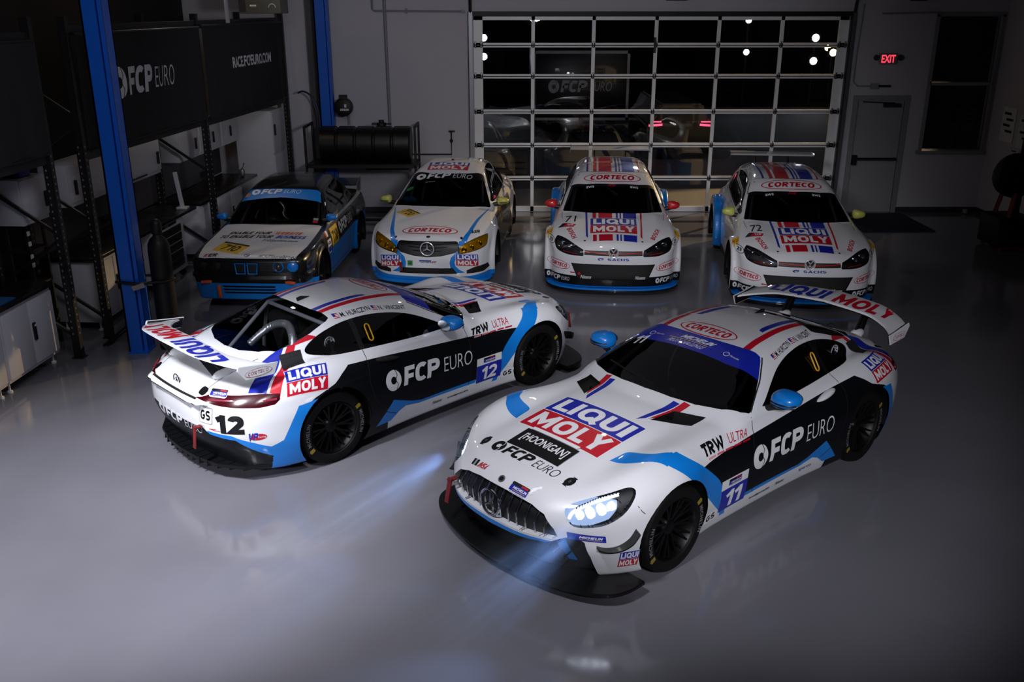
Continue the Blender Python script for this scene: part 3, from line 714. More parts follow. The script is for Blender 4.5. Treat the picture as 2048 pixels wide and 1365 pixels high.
def banner(y0, y1, z0, z1, lb, art=None):
    n = 90; V = []; F = []
    for i in range(n + 1):
        y = y0 + (y1 - y0) * i / n
        for j in range(13):
            t = j / 12; z = z0 + (z1 - z0) * t
            wv = .022 * math.sin(y * 9 + 1.3 * math.sin(y * 3.1) + t * .5) * (1 - t) ** 1.2 + .008 * math.sin(y * 21) * (1 - t)
            V.append((x_rack(y) + .08 + wv, y, z))
    for i in range(n):
        for j in range(12): F.append((i * 13 + j, (i + 1) * 13 + j, (i + 1) * 13 + j + 1, i * 13 + j + 1))
    m = MB(); m.add(V, F, BANNERM, True)
    if art:
        bv = BVHTree.FromPolygons([Vector(v) for v in V], F)
        for (art_, ya, yb, za, zb) in art:
            for (vv, ff, mm, lev) in art_.L:
                bm = art_bm(vv, ff, yb - ya, zb - za, .05)
                for q in bm.verts:
                    yy = ya + q.co.x; zz = za + q.co.y; h = bv.ray_cast(Vector((x_rack(yy) + 1, yy, zz)), Vector((-1, 0, 0)))
                    q.co = (h[0] if h[0] else Vector((x_rack(yy) + .06, yy, zz))) + Vector((.004 + lev * .002, 0, 0))
                m.add_bm(bm, mm, True)
    m.tube([(x_rack(y0) + .08, y0, z1), (x_rack(y1) + .08, y1, z1)], .018, RACK, 8); m.tube([(x_rack(y0) + .08, y0, z0), (x_rack(y1) + .08, y1, z0)], .014, RACK, 8)
    tag(m.build('banner'), lb, 'banner', 'dark cloth banners on the racks')

def base_cabinet(y0, y1, lb, doors=2, h=.90, dep=.60, grp='white base cabinets along the wall', legs=True):
    ym = (y0 + y1) / 2; o = empty('base_cabinet', (x_left(ym), ym, 0), -AL, lb, 'cabinet', grp); L = (y1 - y0) / 2
    m = MB(); m.box2((-dep, -L, .12), (-.02, L, h), CABW, .006); m.build('carcass', o)
    dw = 2 * L / doors
    for k in range(doors):
        m = MB(); m.box2((-.02, -L + dw * k + .012, .16), (0, -L + dw * (k + 1) - .012, h - .04), CABW, .004); d = m.build('door', o)
        yh = -L + dw * (k + 1) - .05 if k % 2 == 0 else -L + dw * k + .05
        if doors == 1 or k == 1: m = MB(); m.box((.012, yh, h * .58), (.024, .05, .20), DARK, bevel=.01); m.box((.026, yh, h * .58 + .07), (.004, .03, .02), SIGNW); m.build('handle', d)
    if legs:
        for sx in (-dep + .08, -.08):
            for sy in (-L + .06, L - .06): m = MB(); m.lathe([(.012, .12), (.012, .03), (.03, .02), (.03, 0), (0, 0)], ALU, 12, (sx, sy, 0)); m.build('foot', o)
    return o
base_cabinet(9.12, 10.12, 'white two-door base cabinet standing nearest the camera by the wall')
base_cabinet(7.9, 9.08, 'white base cabinet partly cut off by the picture edge, beside the nearest one')
base_cabinet(11.15, 12.05, 'white base cabinet behind the near blue lift post')
base_cabinet(14.58, 15.3, 'white base cabinet beyond the tool chest, behind the boxy black car', 1)
base_cabinet(15.35, 16.5, 'white base cabinet under the far bench, hidden low behind the boxy car'); 
o = empty('tool_chest', (x_left(13.35), 13.35, 0), -AL, 'white tool chest with dark drawers under the long worktop', 'tool chest')
m = MB(); m.box2((-.6, -.55, .12), (-.02, .55, .90), CABW, .006); m.build('carcass', o)
for k in range(5): m = MB(); m.box2((-.02, -.42, .20 + k * .125), (.0, .42, .31 + k * .125), mat('drawer_dark', '242427', .4), .004); d = m.build('drawer', o); m = MB(); m.box((.012, 0, .29 + k * .125), (.02, .7, .018), DARK); m.build('drawer_pull', d)
m = MB(); m.box((.004, .0, .87), (.012, .5, .04), DARK, bevel=.004); m.box((.006, -.1, .87), (.016, .12, .03), ALUD); m.build('lock_rail', o)
for sy in (-.48, .48): m = MB(); m.lathe([(0, -.02), (.05, -.02), (.05, .02), (0, .02)], DARK, 16, (-.08, sy, .05), 'y'); m.box((-.08, sy, .10), (.05, .06, .04), ALUD); m.build('caster', o)
def worktop(y0, y1, lb):
    ym = (y0 + y1) / 2; m = MB(); m.box2((-.66, -(y1 - y0) / 2, .905), (.025, (y1 - y0) / 2, .95), WORKTOP, .006); tag(m.build('worktop', None, (x_left(ym), ym, 0), (0, 0, -AL)), lb, 'worktop', 'dark worktops on the base cabinets')
worktop(7.6, 10.14, 'dark worktop on the nearest white cabinets'); worktop(11.1, 14.36, 'long dark worktop behind the near blue post, over the tool chest'); worktop(14.55, 17.3, 'dark worktop on the far bench ending at the tall cabinet')
def wall_cabinet(y0, y1, z0, z1, lb, handle=.9, rail=False):
    ym = (y0 + y1) / 2; o = empty('wall_cabinet', (x_left(ym) - .28, ym, z0), -AL, lb, 'cabinet', 'white wall cabinets above the worktops'); L = (y1 - y0) / 2; h = z1 - z0
    m = MB(); m.box2((-.36, -L, 0), (-.015, L, h), CABW, .005); m.build('carcass', o)
    m = MB(); m.box2((-.015, -L + .01, .05), (.004, L - .01, h - .01), CABW, .003); d = m.build('door', o)
    m = MB(); yh = -L + 2 * L * handle; m.box((.018, yh, h * .45), (.026, .05, .18), DARK, bevel=.01); m.build('handle', d)
    if rail: m = MB(); m.tube([(.03, -L + .1, .06), (.03, L * .3, .06)], .012, DARK, 8); m.build('towel_rail', o)
    return o
ZA, ZB = 1.53, 2.04
wall_cabinet(8.6, 9.72, 1.28, 1.95, 'white wall cabinet cut off at the picture edge above the nearest bench')
wall_cabinet(10.33, 10.86, ZA, ZB, 'small white wall cabinet seen between the two near rack uprights')
wall_cabinet(11.35, 12.3, ZA, ZB, 'white wall cabinet with a black handle just before the near blue post', .15)
wall_cabinet(12.35, 14.0, ZA, ZB, 'white wall cabinet just past the near blue post, with a black rail beneath', .93, True)
wall_cabinet(14.7, 15.5, ZA + .02, ZB, 'white wall cabinet behind the slanting rack brace', .8); wall_cabinet(15.55, 16.5, ZA + .02, ZB, 'white wall cabinet in the far group, second from the tall cabinet', .6); wall_cabinet(16.55, 17.36, ZA + .02, ZB, 'white wall cabinet touching the tall cabinet', .5)
o = empty('tall_cabinet', (-4.33, 17.76, 0), -AL, 'tall white cabinet at the far end of the bench by the back wall', 'cabinet')
m = MB(); m.box2((-.70, -.36, .08), (-.02, .36, 2.06), CABW, .006); m.build('carcass', o)
m = MB(); m.box2((-.02, -.345, 1.30), (0, .345, 2.03), CABW, .004); d = m.build('door', o); m = MB(); m.box((.014, -.27, 1.72), (.028, .05, .2), DARK, bevel=.01); m.build('handle', d)
m = MB(); m.box2((-.02, -.345, .12), (0, .345, 1.27), CABW, .004); m.build('door', o)
m = MB(); m.tube([(-.02, .39, .0), (-.02, .39, 2.16)], .03, FRAME, 8); m.build('corner_post', o)
# back panel over the long bench, sockets, oddments
m = MB(); m.add([(x_left(11.2) - .70, 11.2, .95), (x_left(17.5) - .70, 17.5, .95), (x_left(17.5) - .70, 17.5, 1.53), (x_left(11.2) - .70, 11.2, 1.53), (x_left(11.2) - .72, 11.2, .95), (x_left(17.5) - .72, 17.5, .95), (x_left(17.5) - .72, 17.5, 1.53), (x_left(11.2) - .72, 11.2, 1.53)], [(0, 1, 2, 3), (5, 4, 7, 6), (3, 2, 6, 7), (0, 4, 5, 1), (1, 5, 6, 2), (0, 3, 7, 4)], mat('splash_panel', '4A464A', .35)); tag(m.build('back_panel'), 'grey panel on the wall between the long worktop and the cabinets', 'panel')
for y, lb in ((12.9, 'black socket box on the back panel past the blue post'), (16.6, 'black socket box on the back panel near the tall cabinet')):
    m = MB(); m.box((x_left(y) - .672, y, 1.06), (.04, .22, .09), DARK, (0, 0, -AL), bevel=.01); tag(m.build('socket_box'), lb, 'socket box', 'socket boxes above the worktop')
m = MB(); m.box((x_left(17.0) - .15, 17.0, 1.02), (.09, .1, .14), ALUD, bevel=.03); m.tube([(x_left(17.0) - .15, 17.0, 1.08), (x_left(17.0) - .12, 17.08, 1.18)], .012, ALUD, 8); tag(m.build('bench_grinder'), 'small pale clamp on the worktop beside the tall cabinet', 'tool')
m = MB(); m.bar((x_left(14.15) - .1, 14.15, .95), (x_left(14.15) - .16, 14.15, 1.5), .05, .05, CABW); m.box((x_left(14.15) - .1, 14.15, .965), (.16, .14, .03), CABW, bevel=.005); tag(m.build('support_post'), 'short white support post standing on the long worktop', 'post')
m = MB(); m.box((-5.63, 10.6, 2.08), (.30, .22, .07), mat('blue_case', '10258C', .4), (0, 0, -AL), bevel=.008); tag(m.build('blue_case'), 'flat blue case lying on the small wall cabinet between the racks', 'case')
m = MB(); m.box((x_left(9.0) - .12, 9.25, .957), (.22, .5, .012), mat('blue_cloth', '0A5C9C', .8), (0, 0, -AL)); tag(m.build('cloth'), 'blue cloth lying on the nearest dark worktop', 'cloth')
# step ladder / cart frame behind the near worktop
o = empty('shelf_cart', (-5.62, 11.0 - .36, 0), -AL, 'dark tubular cart with pale clips standing between the near racks and wall', 'cart')
m = MB()
for x in (-.12, .12):
    for y in (-.17, .17): m.bar((x, y, 0), (x, y, 1.9), .03, .03, RACK, (1, 0, 0))
m.build('frame', o)
for z in (.3, .8, 1.2, 1.7): m = MB(); m.box((0, 0, z), (.27, .37, .025), RACK); m.build('shelf', o)
for z in (1.05, 1.15, 1.3, 1.42): m = MB(); m.box((.14, -.17, z), (.01, .05, .05), SIGNW); m.build('clip', o)
# heater
o = empty('unit_heater', (-3.98, 16.0, 4.02), 0, 'pale box heater hanging under the ceiling over the far bench', 'heater')
m = MB(); m.box((0, 0, 0), (.66, .55, .56), mat('heater_grey', '5A584E', .5, noise=.1), bevel=.015); m.build('housing', o)
m = MB()
for k in range(6): m.box((.08, -.28, .26 - k * .05), (.46, .015, .02), DARK)
m.box((-.27, -.278, .0), (.1, .01, .5), mat('heater_dark', '2A2926', .5)); m.build('louvre', o)
m = MB(); m.lathe([(.05, 0), (.06, -.01), (.05, -.015)], SIGNW, 20, (.2, -.28, -.19), 'y', a0=0, a1=math.pi); m.box((-.1, -.279, -.16), (.1, .004, .025), SIGNW); m.build('badge', o)
m = MB(); m.bar((-.25, 0, .25), (-.25, 0, 1.18), .02, .02, DARK); m.bar((.25, 0, .25), (.25, 0, 1.18), .02, .02, DARK); m.build('hanger', o)
m = MB(); m.tube([(-4.15, 14.5, 3.62), (-4.15, 14.5, ZC)], .03, FRAME, 8); tag(m.build('flue_pipe'), 'short grey pipe rising to the ceiling above the banner seam', 'pipe')
# dark corner: tyre machine, notices
o = empty('tyre_changer', (8.35, 15.6, 0), 0, 'black and red tyre machine in the dark corner under the notices', 'tyre machine')
RM = mat('machine_red', '7A0A10', .45, coat=.3)
m = MB(); m.box((0, 0, .30), (.62, .70, .5), DARK, bevel=.04); m.build('base', o)
m = MB(); m.bar((-.20, -.3, 0), (-.05, -.2, .95), .07, .07, RM); m.bar((-.20, -.3, .06), (.5, -.35, .04), .07, .06, RM); m.bar((-.2, .3, 0), (-.05, .2, .95), .07, .07, RM); m.build('frame', o)
m = MB(); m.lathe([(.0, -.13), (.17, -.13), (.33, -.11), (.36, -.06), (.36, .06), (.33, .11), (.17, .13), (0, .13)], RUBBER if 'RUBBER' in globals() else DARK, 36, (-.05, -.10, 1.22), 'y'); m.build('mounted_tyre', o)
m = MB(); m.bar((.2, .2, .5), (.2, .2, 1.75), .1, .1, DARK, (1, 0, 0)); m.bar((.2, .2, 1.6), (.0, -.1, 1.45), .07, .07, DARK); m.build('arm', o)
m = MB(); m.box2((8.75, 13.2, 0), (9.19, 15.1, 2.3), DARK, .02); tag(m.build('tool_cabinet'), 'tall black cabinet against the dark side wall', 'cabinet')
NOTE = [('white notice sheet with black print on the side wall near the window', 17.75, 1.78, .48, .62, 'DEDDE0', None), ('white and yellow notice sheet beside the printed notice on the side wall', 17.1, 1.72, .52, .60, 'D4D6D4', 'A8B030'), ('small pale notice sheet low on the side wall above the tyre machine', 17.35, 1.25, .30, .30, 'C8C4C8', 'A05A60')]
for lb, y, z, wd, ht, c, c2 in NOTE:
    m = MB(); m.box((9.19, y, z), (.008, wd, ht), mat('paper_' + c, c, .8))
    for k in range(4): m.box((9.184, y + wd * .1 * (-1) ** k, z + ht * (.32 - k * .17)), (.006, wd * .5, ht * .07), mat('ink', '1A1A1C', .8))
    if c2: m.box((9.184, y - wd * .22, z - ht * .1), (.005, wd * .36, ht * .5), mat('paper_tint_' + c2, c2, .8))
    tag(m.build('notice'), lb, 'notice', 'notices on the side wall')
# ceiling lamps
for (x, y), lb in (((-4.62, 14.45), 'small warm ceiling lamp over the benches'), ((.87, 11.72), 'small warm ceiling lamp over the middle of the floor')):
    o = empty('ceiling_lamp', (x, y, ZC - .12), 0, lb, 'lamp', 'small ceiling lamps')
    m = MB(); m.lathe([(.05, .12), (.06, .05), (.14, .0), (.13, 0), (.05, .05)], DARK, 24); m.build('shade', o)
    m = MB(); m.lathe([(0, .0), (.05, .01), (.05, .04)], mat('warm_bulb', 'FFE0B0', .5, emit=(1, .72, .42), estr=150.), 20); m.build('bulb', o)
# ------------------------------------------------------------------ the long-nosed GT coupe
AMG_PLAN = [(2.27, 0), (2.255, .25), (2.205, .44), (2.11, .60), (1.97, .745), (1.8, .86), (1.6, .945), (1.33, .985), (1.12, .96), (.92, .918), (.6, .905), (.1, .908), (-.4, .925), (-.8, .96), (-1.1, .99), (-1.35, 1.0), (-1.6, .985), (-1.85, .93), (-2.05, .84), (-2.2, .70), (-2.29, .48), (-2.325, .22), (-2.33, 0)]
def amg_field():
    half = catmull(AMG_PLAN, 6); plan = Sdf2(half + [(x, -y) for x, y in half[::-1]][1:-1])
    Tc = Cv([(2.6, .52), (2.33, .60), (2.25, .665), (2.15, .71), (1.95, .765), (1.6, .83), (1.2, .882), (.8, .918), (.5, .935), (0, .93), (-.6, .92), (-1.2, .915), (-1.7, .895), (-2.1, .875), (-2.28, .865), (-2.6, .86)])
    Te = Cv([(2.6, .50), (2.2, .57), (2.0, .665), (1.8, .735), (1.5, .80), (1.25, .825), (.9, .83), (.5, .855), (.1, .885), (-.4, .895), (-1.0, .905), (-1.4, .91), (-1.8, .865), (-2.1, .81), (-2.4, .77)])
    Rf = Cv([(1.2, .60), (.9, .79), (.68, .925), (.5, 1.0), (.25, 1.115), (0, 1.205), (-.12, 1.235), (-.3, 1.262), (-.6, 1.275), (-.85, 1.262), (-1.1, 1.222), (-1.4, 1.14), (-1.7, 1.035), (-1.95, .935), (-2.15, .84), (-2.6, .6)])
    Yb = Cv([(1.2, .81), (.5, .81), (0, .815), (-.5, .81), (-1.0, .765), (-1.4, .70), (-1.8, .61), (-2.2, .52)])
    bow = Cv([(1.0, .52), (.5, .46), (.1, .33), (-.2, .18), (-.6, 0), (-1.2, -.10), (-2.2, -.12)])
    inset = Cv([(0, .09), (.12, .055), (.25, .02), (.4, 0), (.55, .0), (.7, .018), (.85, .065), (1.0, .16), (1.3, .4)])
    lean = Cv([(0, .06), (.2, .03), (.35, .0), (.5, -.0), (.6, .02), (.7, .06), (.9, .16)])
    rlean = Cv([(0, .12), (.2, .10), (.35, .04), (.5, .0), (.65, .0), (.8, .03), (.9, .06)])
    def F(x, y, z):
        ay = np.abs(y)
        w = np.clip(ay / .80, 0, 1.3); s = w * w * (3 - 2 * np.clip(w, 0, 1)) if False else np.clip(w, 0, 1) ** 2
        T = Tc(x) + (Te(x) - Tc(x)) * s
        T = T + .040 * np.exp(-((ay - .76) / .15) ** 2) * np.exp(-((x - 1.42) / .50) ** 2) + .045 * np.exp(-((ay - .80) / .17) ** 2) * np.exp(-((x + 1.35) / .45) ** 2)
        T = T - .014 * np.exp(-((ay - .52) / .10) ** 2) * np.exp(-((x - 1.35) / .55) ** 2)
        top = (z - T) * .94
        xe = x + np.where(x > 0, lean(z) * np.clip((x - 1.5) / .7, 0, 1), -rlean(z) * np.clip((-x - 1.7) / .5, 0, 1))
        side = plan(xe, y) + inset(z) - .012 * np.exp(-((z - .52) / .08) ** 2) * np.clip(1 - np.abs(x) / 1.2, 0, 1)
        low = smax(smax(top, side, .16), .10 - z, .04)
        xg = x + bow(x) * ay * ay
        gt = (z - Rf(xg) + .032 * (ay / .6) ** 2 * np.clip((z - .95) / .15, 0, 1)) * .88
        gs = (ay - (Yb(x) - .62 * np.maximum(z - .90, -.03) - .75 * np.maximum(z - .90, 0) ** 2)) * .80
        gh = np.maximum(smax(gt, gs, .10), .72 - z)
        return smin(low, gh, .05)
    return F
#BUILD
WHITE = mat('white_paint', 'D9DAE0', .38, coat=1.0, back=(.02, .02, .022), noise=.015, nscale=3)
BLACKP = mat('black_vinyl', '07090E', .42, coat=.12, spec=.3, back=(.02, .02, .022))
CYAN = mat('sky_blue_vinyl', '0A78D2', .35, coat=.6, back=(.02, .02, .022))
NAVY = mat('royal_blue_vinyl', '14239A', .35, coat=.5, back=(.02, .02, .022))
RED = mat('red_vinyl', 'B40F26', .35, coat=.5, back=(.02, .02, .022))
WV = mat('white_vinyl', 'DCDDE2', .4, coat=.4)
BV = mat('black_lettering', '08090C', .4)
GREYV = mat('grey_vinyl', '8A8C92', .4)
YEL = mat('yellow_vinyl', 'C9A51C', .4, coat=.3)
CARBON = mat('carbon_fibre', '0A0B0D', .42, coat=.15, spec=.3, noise=.3, nscale=60)
PLAST = mat('black_plastic', '0B0B0D', .45)
RUBBER = mat('tyre_rubber', '070708', .7, spec=.25, noise=.2, nscale=30)
RIMM = mat('black_rim', '020203', .45, spec=.3)
CHROME = mat('chrome', 'C9CCD2', .12, metal=1.)
STEEL = mat('steel', '232427', .4, metal=1.)
GLASS = glass_mat('dark_glass', (.10, .10, .11))
LENS = glass_mat('clear_lens', (.85, .87, .9))
GAP = mat('panel_gap', '050506', .8)
GOLD = mat('gold_caliper', 'A98A2E', .35, metal=.6)
LIT = mat('lit_lamp', 'FFFFFF', .4, emit=(.80, .88, 1.), estr=6.)
LITB = mat('lit_lamp_bright', 'FFFFFF', .4, emit=(.80, .89, 1.), estr=7.)
REFLECTOR = mat('lamp_reflector', 'AEB4BE', .15, metal=1.)
TAILRED = mat('tail_lamp_red', '3C0410', .2, coat=.5)
FABRIC = mat('black_fabric', '0C0C0E', .9)

def logo_fcp(fg, bg, thin=None, italic=.14):
    """brake-disc mark, heavy FCP, light EURO"""
    a = Art(); thin = thin or fg
    a.disc(.085, .5, .085, .5, fg, 1, 40); a.disc(.085, .5, .030, .18, bg, 2, 20)
    pts = [(.104, 1.02), (.128, .74), (.108, .5), (.128, .26), (.104, -.02)]
    c = catmull(pts, 6); a.poly([(x - .0035, y) for x, y in c] + [(x + .0035, y) for x, y in c[::-1]], bg, 2)
    a.text('FCP', .19, .08, .62, .96, fg, .04, 1, .035); a.text('EURO', .65, .16, 1.0, .86, thin, -.012, 1, .025)
    return a
def logo_lm(slant=0., border=WV, gap=.015):
    a = Art(); s = slant
    def q(x0, y0, x1, y1, m, lev): a.poly([(x0 + s * y0, y0), (x1 + s * y0, y0), (x1 + s * y1, y1), (x0 + s * y1, y1)], m, lev)
    q(-.012, -.02, 1.012, 1.02, border, 0); q(0, .5 + gap / 2, 1, 1, NAVY, 1); q(0, 0, 1, .5 - gap / 2, RED, 1)
    a.text('LIQUI', .06 + s * .55, .57, .95 + s * .55, .94, WV, .038, 2); a.text('MOLY', .06 + s * .06, .07, .95 + s * .06, .44, WV, .038, 2)
    return a
def logo_corteco(fill=WV):
    a = Art(); a.disc(.5, .5, .5, .5, fill, 0, 48); a.ring(.5, .5, .5, .5, .07, RED, 1, 64, tx=.02); a.text('CORTECO', .105, .27, .895, .73, RED, .046, 1, .05); return a
def smudge(n, m, seed=1):
    """a line of lettering too small to read: a row of little blocks"""
    a = Art(); rn = random.Random(seed); x = 0.
    for k in range(n):
        w_ = (1. / n) * (.55 + .3 * rn.random()); a.rect(x, .1 + .2 * rn.random(), x + w_, .75 + .25 * rn.random(), m, 1); x += 1. / n
    return a
def word(t, m, bold=0., shear=0., space=1.): return Art().text(t, 0, 0, 1, 1, m, bold, 1, shear, space)
def badge_series():
    a = Art().rect(0, 0, 1, 1, WV, 0, .2, 1.6); a.rect(.03, .16, .97, .66, NAVY, 1); a.rect(.03, .66, .97, .95, BV, 1, .1, 1.6); a.rect(.55, .72, .9, .88, RED, 2)
    a.text('MICHELIN', .2, .36, .92, .58, WV, .02, 2); a.rect(.2, .24, .9, .28, YEL, 2); a.text('PILOT CHALLENGE', .12, .03, .9, .13, NAVY, 0, 2); return a
def number_plate(n):
    a = Art().rect(0, 0, 1, 1, WV, 0); a.rect(0, 0, 1, .70, NAVY, 1); a.text(n, .17, .08, .83, .60, WV, .03, 2, .08)
    a.sub(badge_series(), .25, .74, .75, .97, 1); return a
def flag():
    a = Art()
    for k in range(7): a.rect(0, k / 7, 1, (k + 1) / 7, RED if k % 2 == 0 else WV, 1)
    a.rect(0, .43, .45, 1, NAVY, 2); return a
def logo_trw():
    a = Art(); a.text('TRW', 0, .30, .52, 1, BV, .042, 1, .08); a.text('ULTRA', .56, .36, 1.0, .98, RED, 0, 1, .1)
    pink = [mat('pale_red_%s' % w, c, .4) for w, c in (('light', 'C98A8E'), ('mid', 'BC5A62'), ('deep', 'B0303C'))]
    for k, m in enumerate([pink[0], pink[1], pink[2], RED, RED]): a.poly([(.06 + k * .19, .02), (.22 + k * .19, .02), (.235 + k * .19, .16), (.075 + k * .19, .16)], m, 1)
    return a
def star(mb, c, r, m, nrm='x', t=.012):
    """three-pointed star in a ring, facing +-x"""
    mb.tube([(c[0], c[1] + r * math.cos(2 * math.pi * k / 32), c[2] + r * math.sin(2 * math.pi * k / 32)) for k in range(32)], r * .09, m, 8, closed=True)
    for k in range(3):
        a = R(90 + 120 * k); d = Vector((0, math.cos(a), math.sin(a))); p = Vector((0, -math.sin(a), math.cos(a))); o = Vector(c); b = r * .13
        V = [o + p * b, o - p * b, o + d * r * .95, o + Vector((t, 0, 0)), o - Vector((t, 0, 0))]
        mb.add(V, [(0, 2, 3), (2, 1, 3), (2, 0, 4), (1, 2, 4), (0, 3, 1), (1, 4, 0)], m)

def wheel(parent, c, side, rad=.335, w=.285, rim=.235, spokes=10, rm=None, text='MICHELIN', caliper=GOLD, steer=0., textcol=None, twin=True, rimtext=False):
    """a wheel: rim (part) > tyre, brake disc, caliper; +y of the rim is the outer side"""
    rm = rm or RIMM; rz = 0 if side > 0 else math.pi
    m = MB(); h = w / 2
    m.lathe([(rim * .96, -h * .9), (rim * .90, -h * .6), (rim * .86, -h * .2), (rim * .86, h * .3), (rim * .93, h * .82), (rim * 1.0, h * .92), (rim * 1.02, h * .86)], rm, 48, axis='y')
    m.lathe([(0, h * .62), (.045, h * .62), (.062, h * .55), (.075, h * .40), (.08, 0)], rm, 24, axis='y')
    for k in range(spokes):
        a = 2 * math.pi * k / spokes; offs = (-.16, .16) if twin else (0,)
        for da in offs:
            P0 = Vector((.055 * math.cos(a), h * .50, .055 * math.sin(a))); a1 = a + da * .8
            P1 = Vector((rim * .62 * math.cos(a + da * .55), h * .66, rim * .62 * math.sin(a + da * .55))); P2 = Vector((rim * .95 * math.cos(a1), h * .80, rim * .95 * math.sin(a1)))
            m.bar(P0, P1, .016, .022, rm, (0, 1, 0)); m.bar(P1, P2, .016, .02, rm, (0, 1, 0))
    if rimtext: pass
    o = m.build('wheel', parent, c, (0, 0, rz + steer)); 
    t = MB()
    t.lathe([(rim * 1.0, -h * .8), (rim * 1.05, -h * .98), (rad * .86, -h * 1.03), (rad * .955, -h * .97), (rad * .99, -h * .82), (rad, -h * .5), (rad, 0), (rad, h * .5), (rad * .99, h * .82), (rad * .955, h * .97), (rad * .86, h * 1.03), (rim * 1.05, h * .98), (rim * 1.0, h * .8)], RUBBER, 56, axis='y')
    if text:
        tc = textcol or mat('tyre_lettering', '6C6D72', .5)
        for a0 in (200, 20):
            rr = rim + (rad - rim) * .52; hh = (rad - rim) * .34; x = 0
            L = [(ch, text2d(ch, .02, 3)[2] if ch != ' ' else .5) for ch in text]
            for ch, asp in L:
                if ch != ' ':
                    v, f, _ = text2d(ch, .02, 3); wd = hh * min(asp, 1.1) * .95
                    V = []
                    for p in v:
                        s_ = x + p[0] * wd; q = R(a0) - s_ / rr; r2 = rr + (p[1] - .5) * hh
                        V.append((-r2 * math.cos(q), h * 1.038, r2 * math.sin(q)))
                    t.add(V, [tuple(ff) for ff in f], tc); x += wd + hh * .22
                else: x += hh * .5
            if text == 'MICHELIN':
                q = R(a0) + .16
                V = [(-(rr + dr) * math.cos(q + dq), h * 1.038, (rr + dr) * math.sin(q + dq)) for dr, dq in ((-hh * .7, -.06), (hh * .6, -.06), (hh * .9, .0), (hh * .6, .07), (-hh * .7, .07))]
                t.add(V, [(0, 1, 2, 3, 4)], mat('tyre_mark_yellow', '8A7424', .5))
    t.build('tire', o)
    b = MB(); b.lathe([(.07, -.02), (rim * .80, -.02), (rim * .80, .012), (.07, .012), (.07, -.02)], STEEL, 40, axis='y', smooth=False); b.build('brake_disc', o)
    if caliper:
        k = MB(); a = 150 if side > 0 else 30
        k.lathe([(rim * .56, -.05), (rim * .84, -.05), (rim * .84, .045), (rim * .56, .045), (rim * .56, -.05)], caliper, 8, axis='y', a0=R(a - 24), a1=R(a + 24), smooth=False); k.build('brake_caliper', o)
    return o

def liner(mb, cx, cz, r, y0, y1, m):
    n = 20; V = []; F = []
    for k in range(n + 1):
        a = R(-15 + 210 * k / n)
        V += [(cx + r * math.cos(a), y0, cz + r * math.sin(a)), (cx + r * math.cos(a), y1, cz + r * math.sin(a))]
    for k in range(n): F.append((2 * k, 2 * k + 1, 2 * k + 3, 2 * k + 2))
    mb.add(V, F, m, True); c = len(mb.v)
    mb.add([(cx + r * math.cos(R(-15 + 210 * k / n)), y1, cz + r * math.sin(R(-15 + 210 * k / n))) for k in range(n + 1)], [tuple(range(n + 1))], m)

def panel_copy(sh, k, name, m, parent, off=0.0):
    mb = MB(); used = {}; V = []; F = []
    for i in sh.faces(k):
        ids = []
        for v in sh.F[i]:
            if v not in used: used[v] = len(V); V.append([sh.V[v][c] + sh.N[v][c] * off for c in range(3)])
            ids.append(used[v])
        F.append(ids)
    mb.add(V, F, m, True); return mb.build(name, parent)

def cockpit(root, xs, ys, zt, seat_z=.25, wheel_side=1, cage=True, dz=.74):
    """dark interior: dashboard, seat, steering wheel, roll cage"""
    m = MB(); m.box((xs[0], 0, dz), (.34, 2 * ys - .12, .16), FABRIC, bevel=.05); m.build('dashboard', root)
    m = MB(); x = xs[1]; y = .36 * wheel_side
    m.box((x, y, seat_z + .06), (.5, .46, .12), FABRIC, bevel=.04); m.box((x - .28, y, seat_z + .42), (.14, .44, .74), FABRIC, (0, R(-14), 0), bevel=.05)
    for s in (-1, 1): m.box((x - .22, y + s * .2, seat_z + .62), (.2, .05, .26), FABRIC, bevel=.02)
    m.build('seat', root)
    m = MB(); cx = x + .48
    m.tube([(cx + .16 * math.sin(2 * math.pi * k / 24) * .35, y + .16 * math.cos(2 * math.pi * k / 24), .70 + .16 * math.sin(2 * math.pi * k / 24) * .94) for k in range(24)], .016, FABRIC, 8, closed=True)
    m.bar((cx, y - .15, .70), (cx, y + .15, .70), .03, .02, FABRIC); m.bar((cx, y, .70), (cx + .3, y, .62), .03, .03, FABRIC); m.build('steering_wheel', root)
    if cage:
        m = MB(); g = mat('cage_tube', '8E9096', .45); xb = xs[1] - .42; yw = ys - .10
        m.tube([(xb, -yw, .2), (xb, -yw + .06, .75), (xb, -yw * .72, zt - .07), (xb, yw * .72, zt - .07), (xb, yw - .06, .75), (xb, yw, .2)], .02, g)
        for s in (-1, 1):
            m.tube([(xs[0] + .2, s * yw, .3), (xs[0] + .18, s * (yw - .04), .72), (xs[0] - .55, s * yw * .74, zt - .08), (xb, s * yw * .72, zt - .07)], .02, g)
            m.tube([(xb, s * yw * .72, zt - .07), (xb - .75, s * .40, .62)], .02, g)
        m.tube([(xb, -yw * .72, zt - .09), (xb, yw - .06, .5)], .02, g); m.build('roll_cage', root)

def halfpoly2(P): return P + [(x, -y) for x, y in P[::-1]][1:]
LEFT = lambda c, n: c.y > .30
RIGHT = lambda c, n: c.y < -.30
def mir(p): return [(x, -y) for x, y in p][::-1]

